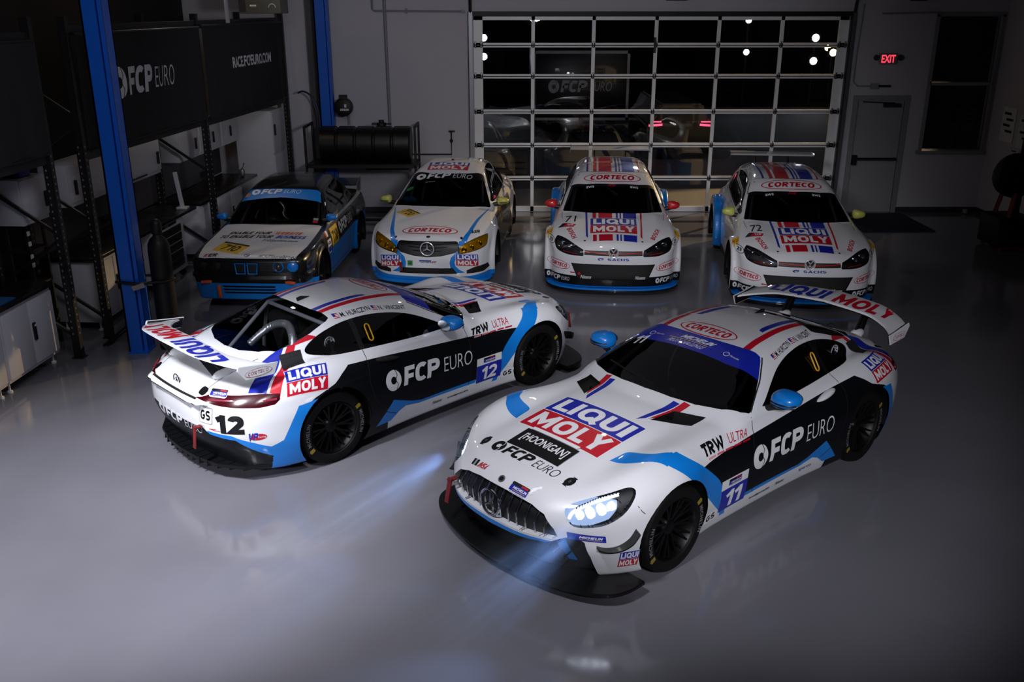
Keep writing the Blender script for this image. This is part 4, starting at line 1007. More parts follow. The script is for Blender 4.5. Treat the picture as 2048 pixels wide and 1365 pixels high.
AMG_NET = []
def amg(loc, rz, num, label, lit, steer=0.):
    root = empty('gt_race_car', loc, rz, label, 'car', 'white race coupes in front')
    if not AMG_NET: AMG_NET.append(surface_net(amg_field(), (-2.45, -1.06, .04), (2.40, 1.06, 1.34), .017))
    sh = Shell(*AMG_NET[0], WHITE)
    up = lambda c, n: c.z > .55 and n.z > .15
    # --- paint
    sh.paint([(1.02, .715), (.33, .765), (-.30, .805), (-.74, .84), (-1.10, .868), (-1.20, .82), (-1.29, .765), (-1.50, .70), (-1.66, .62), (-1.75, .4), (-1.75, .05), (-.70, .05), (-.72, .26), (-.5, .30), (-.36, .285), (.40, .285), (.74, .28), (.80, .48), (.93, .62)], 'y', BLACKP, lambda c, n: abs(c.y) > .5)
    bl = catmull([(1.19, .90), (1.176, .86), (1.129, .819), (1.02, .739), (.875, .617), (.785, .52), (.71, .37), (.655, .20)], 4)
    br = catmull([(.725, .20), (.745, .25), (.861, .366), (1.0, .509), (1.16, .665), (1.269, .77), (1.348, .832), (1.385, .875), (1.39, .90)], 4)
    sh.paint(bl + br, 'y', CYAN, lambda c, n: abs(c.y) > .775)
    top = catmull([(1.56, .492), (1.472, .503), (1.40, .515), (1.372, .56), (1.36, .64), (1.335, .70), (1.285, .735), (1.226, .767), (1.175, .812), (1.15, .85)], 3) + catmull([(1.36, .85), (1.385, .805), (1.43, .755), (1.489, .697), (1.535, .614), (1.56, .492)], 3)[:-1]
    for P in (top, mir(top)): sh.paint(P, 'z', CYAN, up)
    sill = [(.42, .298), (.42, .262), (-.33, .272), (-.50, .30), (-.58, .27), (-.68, .20), (-.86, .20), (-.655, .412), (-.42, .325), (-.30, .298)]
    sh.paint(sill, 'y', CYAN, lambda c, n: abs(c.y) > .5)
    sh.paint([(-.33, .27), (-.50, .298), (-.60, .25), (-.66, .19), (-.66, .05), (.4, .05), (.4, .262)], 'y', WHITE, lambda c, n: abs(c.y) > .5)
    tail = [(-1.47, .685), (-1.665, .665), (-1.73, .56), (-1.82, .39), (-1.95, .335), (-2.05, .27), (-1.95, .12), (-1.55, .12)]
    sh.paint(tail, 'y', CYAN, lambda c, n: abs(c.y) > .5)
    # rear bumper: black lower half and its blue edging
    rear = lambda c, n: c.x < -1.75
    sh.paint([(-.50, .06), (-.50, .485), (-.72, .475), (-.84, .40), (-.90, .345), (-.94, .20), (-.94, .06)][::-1] + [(.94, .06), (.94, .20), (.90, .345), (.84, .40), (.72, .475), (.50, .485), (.50, .06)][::-1], 'x', CYAN, rear)
    sh.paint([(-.92, .05), (-.92, .20), (-.84, .30), (-.74, .43), (-.52, .455), (-.46, .50), (.46, .50), (.52, .455), (.74, .43), (.84, .30), (.92, .20), (.92, .05)], 'x', BLACKP, lambda c, n: c.x < -1.9)
    # rear quarter stripes, roof stripes, bonnet stripes
    for sg in (1, -1):
        Q = (lambda P: P) if sg > 0 else mir
        sh.paint(Q([(-1.20, .60), (-1.30, .52), (-1.46, .525), (-1.862, .845), (-1.795, .90), (-1.42, .575)]), 'z', RED, up)
        sh.paint(Q([(-1.50, .525), (-1.66, .535), (-1.76, .55), (-2.00, .735), (-1.885, .835)]), 'z', NAVY, up)
        sh.paint(Q([(-.05, .40), (-.05, .46), (-.5, .43), (-1.06, .40), (-1.06, .345), (-.5, .372)]), 'z', RED, up)
        sh.paint(Q([(-.48, .345), (-.50, .30), (-.56, .285), (-1.06, .262), (-1.06, .322)]), 'z', NAVY, up)
        sh.paint(Q([(1.02, .262), (.62, .305), (.62, .365), (.96, .305)]), 'z', NAVY, up)
        sh.paint(Q([(.95, .325), (.58, .378), (.58, .44), (.80, .41)]), 'z', RED, up)
    # --- panels
    hood = [(2.115, 0), (2.11, .15), (2.085, .33), (2.03, .48), (1.95, .585), (1.80, .655), (1.55, .70), (1.258, .745), (.8, .785), (.36, .812), (.25, .80), (.3, .6), (.3, 0)]
    hood = catmull(hood[:9], 4) + hood[9:]
    k = sh.panel('hood', hood + [(x, -y) for x, y in hood[::-1]], 'z', lambda c, n: c.z > .6 and n.z > .2)
    dr = [(.30, .96), (.318, .88), (.352, .70), (.36, .5), (.32, .262), (-.62, .262), (-.76, .33), (-.88, .50), (-.92, .66), (-.90, .80), (-.86, .93), (-.86, 1.21), (-.5, 1.23), (-.1, 1.15)]
    for nm, cd in (('door#l', LEFT), ('door#r', RIGHT)): sh.panel(nm, dr, 'y', lambda c, n, cd=cd: cd(c, n) and abs(c.y) > .55)
    wsh = [(-.105, 0), (-.115, .2), (-.14, .40), (-.165, .50), (-.16, .548), (-.12, .58), (.03, .672), (.17, .742), (.27, .795), (.32, .80), (.38, .765), (.47, .65), (.555, .46), (.60, .25), (.615, 0)]
    wp = wsh + [(x, -y) for x, y in wsh[::-1]][1:-1]
    ws = sh.panel('windshield', wp, 'z', lambda c, n: c.z > .85 and n.z > .1, GLASS)
    sh.paint([(-.3, -.9), (.03, -.9), (.045, -.66), (.095, -.40), (.105, 0), (.095, .40), (.045, .66), (.03, .9), (-.3, .9)], 'z', NAVY, lambda c, n: c.z > .85, only=['windshield'])
    sw = catmull([(.13, .912), (.09, .945), (-.11, 1.045), (-.27, 1.105), (-.46, 1.145), (-.68, 1.163), (-.92, 1.15), (-1.13, 1.11), (-1.28, 1.06), (-1.365, 1.01), (-1.345, .968), (-1.20, .945), (-.95, .925), (-.6, .915), (-.2, .905)], 3, True)
    for sd, cd in (('l', LEFT), ('r', RIGHT)):
        sh.panel('side_window#' + sd, [p for p in sw], 'y', cd, GLASS)
        sh.panel('quarter_window#' + sd, [(-.86, .85), (-.83, 1.3), (-1.6, 1.3), (-1.6, .85)], 'y', cd, None, only=['side_window#' + sd])
        sh.panel('window_pillar#' + sd, [(-.835, .85), (-.80, 1.3), (-.85, 1.3), (-.885, .85)], 'y', cd, PLAST, only=['side_window#' + sd, 'quarter_window#' + sd])
    rw = [(-1.05, 0), (-1.045, .25), (-1.015, .44), (-1.01, .49), (-1.05, .51), (-1.25, .545), (-1.45, .555), (-1.60, .53), (-1.70, .42), (-1.775, .22), (-1.795, 0)]
    sh.panel('rear_window', rw + [(x, -y) for x, y in rw[::-1]][1:-1], 'z', lambda c, n: c.z > .85, glass_mat('rear_glass', (.66, .67, .70)))
    hl = catmull([(2.085, .60), (2.045, .655), (1.93, .702), (1.80, .742), (1.70, .765), (1.672, .75), (1.72, .69), (1.80, .615), (1.90, .555), (1.99, .535), (2.07, .54)], 3, True)
    lens = []; LITS = mat('emissive_reflector', '2A3038', .3, emit=(.45, .62, 1.), estr=.9)  # the reflector bowl's lit look is put in as emission
    inner = [(2.10, .52), (2.10, .66), (1.97, .70), (1.86, .705), (1.80, .69), (1.82, .64), (1.88, .575), (1.98, .535)]
    for sd, cd in (('l', LEFT), ('r', RIGHT)):
        k = sh.panel('headlight#' + sd, hl, 'y', lambda c, n, cd=cd: cd(c, n) and c.x > 1.5, PLAST); lens.append((k, cd)); sh.paint(inner, 'y', LITS if lit else REFLECTOR, lambda c, n, cd=cd: cd(c, n) and c.x > 1.5, only=['headlight#' + sd])
    tl = [(-1.79, .795), (-1.90, .805), (-2.0, .802), (-2.22, .79), (-2.295, .758), (-2.225, .72), (-1.968, .708), (-1.853, .718), (-1.805, .75)]
    for sd, cd in (('l', LEFT), ('r', RIGHT)): sh.panel('tail_light#' + sd, tl, 'y', lambda c, n, cd=cd: cd(c, n) and c.x < -1.6 and abs(c.y) > .38, TAILRED)
    gr = [(0, .645), (.2, .642), (.34, .625), (.45, .59), (.535, .51), (.56, .455), (.53, .43), (.46, .432), (.3, .43), (0, .425)]
    gr = gr + [(-y, z) for y, z in gr[::-1]][1:-1]
    fr = lambda c, n: c.x > 1.7
    kg = sh.panel('grille_backing', gr, 'x', fr, PLAST)
    inl = [(0, .375), (.3, .385), (.50, .40), (.60, .455), (.66, .462), (.70, .42), (.72, .30), (.72, .05), (0, .05)]
    inl = inl + [(-y, z) for y, z in inl[::-1]][1:-1]
    ki = sh.panel('front_intake', inl, 'x', fr, PLAST)
    lip = [(0, .41), (.3, .412), (.46, .415), (.56, .41), (.585, .30), (.60, .20), (.555, .20), (.53, .31), (.50, .375), (.3, .385), (0, .375)]
    sh.paint(lip + [(-y, z) for y, z in lip[::-1]][1:-1], 'x', CYAN, fr)
    hv = [(.775, .60), (.60, .605), (.71, .385), (.95, .345)]
    for sg in (1, -1):
        kv = sh.panel('hood_vent#%d' % sg, hv if sg > 0 else mir(hv), 'z', up, PLAST); sh.push(kv, (0, 0, -.03), PLAST)
    sh.remove(circ(1.312, .345, .378), 'y', lambda c, n: abs(c.y) > .55 and c.z < .8)
    sh.remove(circ(-1.307, .345, .380), 'y', lambda c, n: abs(c.y) > .55 and c.z < .8)
    # --- artwork on the skin
    for sg in (1, -1):
        s_ = sg
        def place(art, xf, xr, z0, z1f, y=1.0, dz=0., **kw):
            """art between front x xf and rear x xr; reads left to right on either flank"""
            if s_ > 0: sh.stick(art, (xf, y, z0), (xr, y, z0 + dz), (xf, y, z1f), **kw)
            else: sh.stick(art, (xr, -y, z0 + dz), (xf, -y, z0), (xr, -y, z1f + dz), **kw)
        place(logo_fcp(WV, BLACKP), .37, -.74, .462, .66, part='door#' + ('l' if sg > 0 else 'r'), dz=0. if sg > 0 else .045)
        place(number_plate(num), .765, .425, .245, .515)
        place(logo_trw(), .95, .385, .735, .825, y=.9)
        place(Art().rect(0, 0, 1, 1, WV, 0, .2, 1.6).text('GS', .15, .2, .85, .8, BV, .04, 1), .945, .78, .205, .30)
        place(word('sparco', NAVY, .01), -.50, -.33, .20, .235) if sg < 0 else place(word('sparco', NAVY, .01), -.34, -.51, .205, .24)
        place(word('Nissens', BV, .012, .08), -.02, -.15, .193, .227); place(smudge(15, BV), .33, .05, .19, .215)
        if sg > 0: sh.stick(logo_lm(), (-1.375, .97, .738), (-1.745, .915, .752), (-1.29, .83, .915), depth=.3)
        else: sh.stick(logo_lm(), (-1.745, -.915, .752), (-1.375, -.97, .738), (-1.66, -.775, .929), depth=.3)
        dn = 'door#' + ('l' if sg > 0 else 'r')
        for who, xa, xb, za, zb in (('M. HURCZYN', -.265, -.585, 1.143, 1.184), ('N. VINCENT', -.605, -.965, 1.186, 1.176)):
            if sg < 0: xa, xb, za, zb = {'M': (-.585, -.965, 1.186, 1.176), 'N': (-.225, -.565, 1.130, 1.183)}[who[0]]
            nm = Art(); nm.sub(flag(), 0, 0, .15, 1); nm.text(who, .19, 0, 1, 1, BV, .012, 1)
            if sg > 0: sh.stick(nm, (xa, .62, za), (xb, .62, zb), (xa, .62, za + .031), part=dn)
            else: sh.stick(nm, (xb, -.62, zb), (xa, -.62, za), (xb, -.62, zb + .031), part=dn)
        vent = Art().rect(0, 0, 1, 1, GAP, 0); mesh_m = mat('vent_mesh', '2A2B30', .5, metal=.5)
        for c in range(2):
            for r_ in range(5):
                for q in range(4): vent.rect(.05 + c * .48 + q * .105, .06 + r_ * .18, .05 + c * .48 + q * .105 + .07, .06 + r_ * .18 + .11, mesh_m, 1)
        if sg > 0: sh.stick(vent, (-1.45, .76, .925), (-1.64, .72, .905), (-1.40, .61, 1.00), off=.006)
        else: sh.stick(vent, (-1.64, -.72, .905), (-1.45, -.76, .925), (-1.59, -.57, .98), off=.006)
        mb_ = Art().rect(0, 0, 1, 1, NAVY, 0, .1, 4); mb_.text('MICHELIN', .3, .38, .93, .75, WV, .03, 1, .1); mb_.rect(.3, .2, .9, .25, YEL, 1)
        if sg > 0: sh.stick(mb_, (2.10, .615, .45), (1.91, .80, .415), (2.11, .615, .50)); sh.stick(logo_lm(), (1.835, .9, .19), (1.70, .95, .19), (1.835, .9, .325))
        else: sh.stick(mb_, (1.91, -.80, .415), (2.10, -.615, .45), (1.92, -.80, .465)); sh.stick(logo_lm(), (1.70, -.95, .19), (1.835, -.9, .19), (1.70, -.95, .325))
        yl = [(.115, .93)]
        # bonnet catches
        sh.stick(Art().rect(0, 0, 1, 1, BV, 0, .42, .5).text('O', .4, .4, .6, .6, GREYV, 0, 1), (1.965, .44 * sg - .035, .78), (1.965, .44 * sg + .035, .78), (1.86, .45 * sg - .035, .78), part='hood')
    sh.stick(logo_lm(.0), (1.605, -.41, 1.), (1.605, .41, 1.), (1.075, -.41, 1.), part='hood')
    ho = Art().rect(0, 0, 1, 1, BV, 0); ho.text('[HOONIGAN]', .09, .30, .93, .78, WV, .02, 1)
    sh.stick(ho, (1.862, -.27, 1.), (1.862, .27, 1.), (1.635, -.27, 1.), off=.006, part='hood')
    sh.stick(Art().rect(0, 0, 1, 1, WV, 0), (1.635, -.24, 1.), (1.635, .24, 1.), (1.60, -.235, 1.), off=.012, part='hood')
    sh.stick(logo_fcp(BV, WHITE), (2.052, -.345, .9), (2.052, .345, .9), (1.945, -.345, .95), part='hood')
    sh.stick(Art().rect(0, 0, .12, 1, BV, 1).rect(.14, 0, .2, 1, GREYV, 1).rect(.22, 0, .34, 1, BV, 1).text('IMSA', .38, 0, 1, .9, RED, .03, 1, .15), (2.17, -.36, .70), (2.17, -.17, .70), (2.13, -.36, .735))
    sh.stick(badge_series(), (2.2, .10, .655), (2.2, .275, .655), (2.13, .10, .71))
    sh.stick(Art().disc(.5, .5, .5, .5, BV, 0).ring(.5, .5, .42, .42, .06, GREYV, 1), (2.19, -.03, .68), (2.19, .03, .68), (2.15, -.03, .72))
    co = logo_corteco(WHITE); sh.stick(co, (-.11, -.30, 1.5), (-.11, .27, 1.5), (-.33, -.30, 1.5))
    # windscreen strip lettering
    ms = Art(); ms.text('MICHELIN', .38, .50, .66, .78, WV, .03, 1, .1); ms.rect(.30, .40, .62, .44, YEL, 1); ms.text('PILOT CHALLENGE', .31, .10, .62, .33, WV, .0, 1, .1)
    ms.ring(.15, .45, .022, .14, .03, WV, 1, 24, tx=.004); ms.text('Mercedes', .185, .40, .25, .5, WV, 0, 1); ms.ring(.77, .45, .022, .14, .03, WV, 1, 24, tx=.004); ms.text('Mercedes', .80, .40, .87, .5, WV, 0, 1)
    sh.stick(ms, (.085, -.62, 1.4), (.085, .62, 1.4), (-.10, -.62, 1.4), part='windshield', off=.002)
    sh.stick(word(num, WV, .02), (.17, -.55, 1.4), (.15, -.44, 1.4), (.06, -.53, 1.4), part='windshield', off=.002)
    # rear
    rp = lambda art, y0, y1, z0, z1, **kw: sh.stick(art, (-2.4, y0, z0), (-2.4, y1, z0), (-2.4, y0, z1), depth=.3, **kw)
    rp(logo_fcp(WV, BLACKP), .33, -.45, .415, .535)
    rp(Art().rect(0, 0, 1, 1, GREYV, 0, .15, 1.).rect(.04, .04, .96, .96, WV, 1, .13, 1.).text('GS', .14, .22, .86, .78, BV, .032, 2), -.42, -.57, .55, .70)
    sh.stick(word(num, BV, .06), (-2.30, -.645, .49), (-2.13, -.83, .49), (-2.30, -.645, .655), depth=.4)
    vp = Art().disc(.55, .45, .45, .38, RED, 0).text('VP', .02, .08, .62, .98, WV, .055, 1, .1).text('VP', .035, .12, .605, .94, NAVY, .04, 2, .1).text('Racing', .56, .30, .95, .56, WV, 0, 2)
    sh.stick(vp, (-2.12, -.87, .42), (-1.97, -.94, .42), (-2.12, -.87, .50), depth=.4)
    sh.stick(word('<-', RED, .05), (-2.33, -.60, .50), (-2.25, -.66, .50), (-2.33, -.60, .52), depth=.4)
    sh.stick(Art().rect(0, 0, .3, 1, BV, 1).text('IMSA', .34, 0, 1, .9, RED, .03, 1, .15), (-2.3, .66, .82), (-2.3, .50, .83), (-2.3, .66, .86), depth=.3)
    sh.stick(badge_series(), (-2.25, -.50, .80), (-2.17, -.64, .80), (-2.2, -.47, .86), depth=.3)
    for y in (.47, -.40): sh.stick(Art().rect(0, 0, 1, 1, BV, 0, .4, 1.3), (-2.26, y + .045, 1.2), (-2.26, y - .045, 1.2), (-2.19, y + .045, 1.2), depth=.4)
    sh.line([(-2.6, y, .752) for y in np.linspace(-.40, .40, 15)], .022, GAP, (1, 0, 0))
    # panel gaps
    for sg in (1, -1):
        sh.line([(x, 1.2 * sg, z) for x, z in ((.318, .88), (.352, .70), (.36, .5), (.32, .262))], .006, GAP, (0, -sg, 0)); sh.line([(x, 1.2 * sg, z) for x, z in ((-.86, .93), (-.90, .80), (-.92, .66), (-.88, .50), (-.76, .33), (-.62, .262))], .006, GAP, (0, -sg, 0))
        sh.line([(x, 1.2 * sg, z) for x, z in ((1.70, .66), (1.68, .62), (1.66, .60))], .005, GAP, (0, -sg, 0))
        sh.line([(x, y * sg, 1.2) for x, y in ((-2.20, .42), (-2.085, .434), (-1.862, .471), (-1.75, .50))], .006, GAP, (0, 0, -1))
        sh.line([(x, y * sg, 1.5) for x, y in ((.30, .80), (.03, .685), (-.12, .595), (-.17, .56))], .012, GAP, (0, 0, -1))
    sh.line([(x, y, 1.5) for x, y in hood[:-4]], .006, GAP, (0, 0, -1)); sh.line([(x, -y, 1.5) for x, y in hood[:-4]], .006, GAP, (0, 0, -1))
    # --- lamps, grille, intake get depth
    for k, cd in lens:
        sd = 1 if sh.names[k].endswith('l') else -1
        panel_copy(sh, k, 'headlight_lens', LENS, root)
    for k, cd in lens: sh.push(k, (-.035, -.05 * (1 if sh.names[k].endswith('l') else -1), -.015), PLAST)
    sh.push(kg, (-.055, 0, 0)); sh.push(ki, (-.07, 0, .02), PLAST)
    objs = sh.finish(root)
    for nm, o in objs.items():
        if nm.startswith('headlight#'):
            sd = 1 if nm.endswith('l') else -1
            m = MB(); lm = LIT if lit else mat('lamp_off', 'B9BEC8', .2, metal=.7)
            pts = catmull([(2.052, .585, .575), (2.035, .605, .625), (1.96, .655, .672), (1.86, .71, .70), (1.76, .765, .724)], 5)
            m.tube([(x - .01, sd * (y - .015), z - .012) for x, y, z in pts], .011, lm, 8); m.build('light_strip', o)
            m = MB(); lb = LITB if lit else REFLECTOR
            for (x, y, z, r) in ((2.02, .635, .578, .034), (1.97, .68, .595, .042), (1.91, .725, .615, .042), (1.85, .77, .64, .03)):
                m.lathe([(0, .0), (r * .7, -.004), (r, -.02), (r * 1.05, -.04)], lb, 20, (x - .015, sd * (y - .03), z), 'x')
            m.build('projector_lamp', o)
            m = MB(); pts = [(2.03, .64, .635), (1.95, .69, .67), (1.86, .73, .697), (1.77, .785, .722)]
            for i in range(16):
                t = i / 15; j = min(int(t * 3), 2); u = t * 3 - j; p = Vector(pts[j]).lerp(Vector(pts[j + 1]), u)
                m.box((p.x - .022, sd * (p.y - .03), p.z + .012), (.012, .012, .018), REFLECTOR)
            m.build('lamp_fins', o)
            if lit:
                for dx in (0,):
                    lo = lamp('SPOT', 'headlamp_beam', (0, 0, 0), (1, 0, 0), 95, (.30, .50, 1.), spot_size=R(46), spot_blend=.8, shadow_soft_size=.05)
                    lo.parent = root; lo.location = (2.10, sd * .70, .60); lo.rotation_euler = Vector((1, sd * .06, -.26)).to_track_quat('-Z', 'Y').to_euler()
    # grille slats and star
    m = MB(); gy = Cv([(-.56, .08), (0, .0), (.56, .08)])
    for i in range(-6, 7):
        if abs(i) < 0: continue
        y = i * .078 + .0; b = abs(y) / .56
        zt = .64 - .09 * b ** 2.2; zb = .43
        x0 = 2.262 - .09 * b * b; m.tube([(x0 - .075, y, zt - .002), (x0 - .035, y, zt - .06), (x0 - .02, y, (zt + zb) / 2), (x0 - .03, y, zb + .005)], .0065, CHROME, 8)
    m.build('grille_slats', objs['grille_backing'])
    m = MB(); star(m, (2.262, 0, .535), .098, CHROME, t=.014); m.build('star_emblem', root)
    m = MB(); star(m, (-2.272, 0, .80), .052, mat('dark_emblem', '2C2E33', .3, metal=.6), t=.006); m.build('star_emblem', root)
    m = MB()   # splitter: a thick dark plate in front of and under the nose
    so = catmull([(1.70, .985), (1.86, .985), (2.0, .93), (2.12, .78), (2.21, .55), (2.265, .28), (2.285, 0)], 5)
    so = so + [(x, -y) for x, y in so[::-1]][1:]
    m.prism(so, CARBON, (0, 0, .085), (1, 0, 0), (0, 1, 0), .03, .006); m.build('front_splitter', root)
    for sg in (1, -1):
        m = MB(); V = []; F = []; pts = catmull([(1.955, .775, .395), (1.90, .82, .375), (1.83, .87, .385), (1.77, .915, .43), (1.73, .94, .50)], 4)
        for x, y, z in pts: V += [(x - .01, (y - .05) * sg, z), (x + .035, (y + .035) * sg, z + .005), (x + .035, (y + .035) * sg, z - .006), (x - .01, (y - .05) * sg, z - .012)]
        for i in range(len(pts) - 1):
            for j in range(4): F.append((4 * i + j, 4 * i + (j + 1) % 4, 4 * i + 4 + (j + 1) % 4, 4 * i + 4 + j))
        m.add(V, F, CARBON, True); m.build('canard', root)
        # mirror
        m = MB(); bm = bmesh.new(); bmesh.ops.create_uvsphere(bm, u_segments=24, v_segments=16, radius=1)
        for v in bm.verts:
            x, y, z = [math.copysign(abs(c) ** .8, c) for c in v.co]
            v.co = (.05 + x * (.12 if x > 0 else .085), sg * (.955 + y * .115), .995 + z * .07 * (1 - .18 * y) + .008 * y)
        bmesh.ops.recalc_face_normals(bm, faces=bm.faces)
        m.add_bm(bm, CYAN, True)
        for (z, t) in ((.985, .012), (.962, .009)): m.tube([(.05 + .122 * math.cos(a) ** .8, sg * (.955 + .118 * math.sin(a)), z) for a in np.linspace(-1.0, 1.2, 12)], t * .5, BV, 6)
        mo = m.build('mirror', root)
        m = MB(); m.tube([(.10, sg * .79, .885), (.09, sg * .87, .915), (.075, sg * .95, .945)], [.03, .024, .03], PLAST, 10); m.build('mirror_stalk', mo)
        m = MB(); V = [(-.034, sg * (.955 + .088 * math.cos(t)), .995 + .048 * math.sin(t)) for t in np.linspace(0, 2 * math.pi, 20, endpoint=False)]; m.add(V, [tuple(range(20))[::sg]], REFLECTOR); m.build('mirror_glass', mo)
        # door handle
        m = MB(); bm = bmesh.new(); bmesh.ops.create_uvsphere(bm, u_segments=16, v_segments=10, radius=1)
        for v in bm.verts: v.co = (-.66 + v.co.x * .135, sg * (.89 + v.co.y * .036), .808 + v.co.z * .027 * (1 - .3 * v.co.x) - .02 * v.co.x)
        bmesh.ops.recalc_face_normals(bm, faces=bm.faces); m.add_bm(bm, WHITE, True); m.build('door_handle', objs['door#l' if sg > 0 else 'door#r'])
        # fuel filler / vent ring in the quarter glass, yellow pull loop
        m = MB(); gy_ = .648
        m.lathe([(.018, .0), (.045, .0), (.052, -.006), (.052, -.012)] if sg < 0 else [(.018, 0), (.045, 0), (.052, .006), (.052, .012)], mat('vent_metal', 'B4B6BC', .35, metal=.3), 24, (-1.13, sg * .66, 1.03), 'y')
        DARKM = PLAST
        for k in range(8): m.box((-1.13 + .036 * math.cos(k * math.pi / 4), sg * .668, 1.03 + .036 * math.sin(k * math.pi / 4)), (.008, .008, .008), DARKM)
        m.M = Matrix.Identity(4); q = m.build('vent_disc', objs['quarter_window#l' if sg > 0 else 'quarter_window#r'])
        m = MB(); cx, cz = -.73, 1.04
        m.tube([(cx + .024 * math.cos(a) - .0, sg * (.715 - .62 * (.024 * math.sin(a) + (.045 if math.sin(a) > 0 else -.045))), cz + .024 * math.sin(a) + (.045 if math.sin(a) > 0 else -.045)) for a in np.linspace(0, 2 * math.pi, 24, endpoint=False)], .0065, mat('yellow_strap', 'D09A12', .5), 6, closed=True); m.build('window_strap', objs['side_window#l' if sg > 0 else 'side_window#r'])
    m = MB(); m.tube([(.50, .18, .985), (.50, -.25, .985), (.40, -.56, .985)], .008, PLAST, 6); m.tube([(.545, .05, .975), (.50, -.25, .99)], .011, PLAST, 6); m.build('wiper', root)
    m = MB(); m.prism([(-.88, 1.262), (-1.02, 1.24), (-1.03, 1.275), (-.98, 1.285)], PLAST, (0, .006, 0), (1, 0, 0), (0, 0, 1), .012, .003); m.build('roof_antenna', root)
    # rear wing: arched plank, end plates, stays
    cv = [Cv([(0, a), (.45, b), (.7, c), (.84, d)]) for a, b, c, d in ((-2.06, -2.04, -1.93, -1.79), (-2.36, -2.32, -2.21, -2.10), (1.125, 1.10, 1.065, 1.035), (1.175, 1.15, 1.11, 1.075))]
    m = MB(); V = []; F = []; ys = np.linspace(-.84, .84, 43)
    prof = [(0, 0, 1), (.04, .014, 1), (.25, .016, 1), (.6, .004, 1), (.97, .004, 1), (1, 0, 1), (.97, -.006, 0), (.6, -.028, 0), (.25, -.03, 0), (.04, -.018, 0)]
    for y in ys:
        a = [c(abs(y)) for c in cv]
        for (t, dz, up_) in prof: V.append((a[0] + (a[1] - a[0]) * t, y, a[2] + (a[3] - a[2]) * t + dz))
    n = len(prof)
    for i in range(len(ys) - 1):
        for j in range(n):
            f = (i * n + j, i * n + (j + 1) % n, (i + 1) * n + (j + 1) % n, (i + 1) * n + j); F.append(f)
    bmw = bmesh.new(); vs = [bmw.verts.new(p) for p in V]
    for f in F: bmw.faces.new([vs[i] for i in f])
    bmesh.ops.recalc_face_normals(bmw, faces=bmw.faces); bmw.normal_update()
    wmb = MB(); bmt = bmw.copy(); bmesh.ops.delete(bmt, geom=[f for f in bmt.faces if f.normal.z < .3], context='FACES'); bmd = bmw.copy(); bmesh.ops.delete(bmd, geom=[f for f in bmd.faces if f.normal.z >= .3], context='FACES')
    tmp = Shell.__new__(Shell); tmp.bvh = BVHTree.FromBMesh(bmw); tmp.extra = {}
    wmb.add_bm(bmt, WHITE, True); wmb.add_bm(bmd, CARBON, True)
    tmp.stick(word('LIQUI', NAVY, .038, .0), (-2.085, -.64, 1.4), (-2.085, -.03, 1.4), (-2.305, -.64, 1.4), part='w'); tmp.stick(word('MOLY', RED, .038, .0), (-2.085, .06, 1.4), (-2.06, .68, 1.4), (-2.305, .06, 1.4), part='w')
    e = tmp.extra['w']; o_ = len(wmb.v); wmb.v += e.v; wmb.f += [tuple(i + o_ for i in f) for f in e.f]; wmb.mi += [wmb.midx(e.mats[i]) for i in e.mi]; wmb.sm += e.sm
    wo = wmb.build('rear_wing', root); bmw.free()
    for sg in (1, -1):
        m = MB(); m.prism([(-1.755, 1.06), (-1.80, .96), (-2.06, .975), (-2.135, 1.07), (-2.12, 1.105), (-1.9, 1.075)] if True else 0, WHITE, (0, .84 * sg - .005, 0), (1, 0, 0), (0, 0, 1), -.012, .003)
        m.prism([(-1.77, 1.055), (-1.80, .97), (-2.055, .985), (-2.125, 1.07), (-2.11, 1.10), (-1.9, 1.07)], CARBON, (0, .832 * sg + (.0 if sg > 0 else .008), 0), (1, 0, 0), (0, 0, 1), .008)
        sk = Shell.__new__(Shell); sk.extra = {}; bmq = bmesh.new(); vv = [bmq.verts.new((x, (.8535 if sg > 0 else -.8435 - .0035), z)) for x, z in ((-1.7, .9), (-2.2, .9), (-2.2, 1.15), (-1.7, 1.15))]; bmq.faces.new(vv); sk.bvh = BVHTree.FromBMesh(bmq); bmq.free()
        if sg > 0: sk.stick(logo_corteco(), (-1.82, 1., .985), (-2.07, 1., .985), (-1.82, 1., 1.055), part='w')
        else: sk.stick(logo_corteco(), (-2.07, -1., .985), (-1.82, -1., .985), (-2.07, -1., 1.055), part='w')
        e = sk.extra['w']; o_ = len(m.v); m.v += e.v; m.f += [tuple(i + o_ for i in f) for f in e.f]; m.mi += [m.midx(e.mats[i]) for i in e.mi]; m.sm += e.sm
        m.build('wing_endplate', wo)
        m = MB(); y = .40 * sg
        m.prism([(-1.97, .93), (-2.13, .90), (-2.24, 1.09), (-2.20, 1.125), (-2.10, 1.11)], CARBON, (0, y + .008, 0), (1, 0, 0), (0, 0, 1), .016); m.tube([(-2.05, y, .93), (-2.16, y, 1.08)], .014, CARBON, 8)
        bm = bmesh.new(); bmesh.ops.create_uvsphere(bm, u_segments=16, v_segments=8, radius=1)
        for v in bm.verts: v.co = (-2.02 + v.co.x * .12, y + v.co.y * .05, .905 + v.co.z * .05)
        m.add_bm(bm, WHITE, True); m.build('wing_support', wo)
    # tail lamp light bars
    for sd, sg in (('l', 1), ('r', -1)):
        m = MB(); pink = mat('tail_lamp_bar', '8A2438', .25, coat=.5)
        pts = catmull([(-2.245, .50, .757), (-2.13, .655, .76), (-2.0, .775, .757), (-1.90, .85, .755), (-1.83, .89, .76)], 4)
        m.tube([(x, sg * (y + .012), z) for x, y, z in pts], .010, pink, 8); m.tube([(x, sg * (y + .012), z - .03) for x, y, z in pts[1:-2]], .005, pink, 8); m.build('lamp_bar', objs['tail_light#' + sd])
    # diffuser, tow straps, sills, liners
    m = MB(); dp = halfpoly2([(-1.70, .80), (-1.92, .84), (-2.10, .74), (-2.24, .52), (-2.30, .25), (-2.315, 0)])
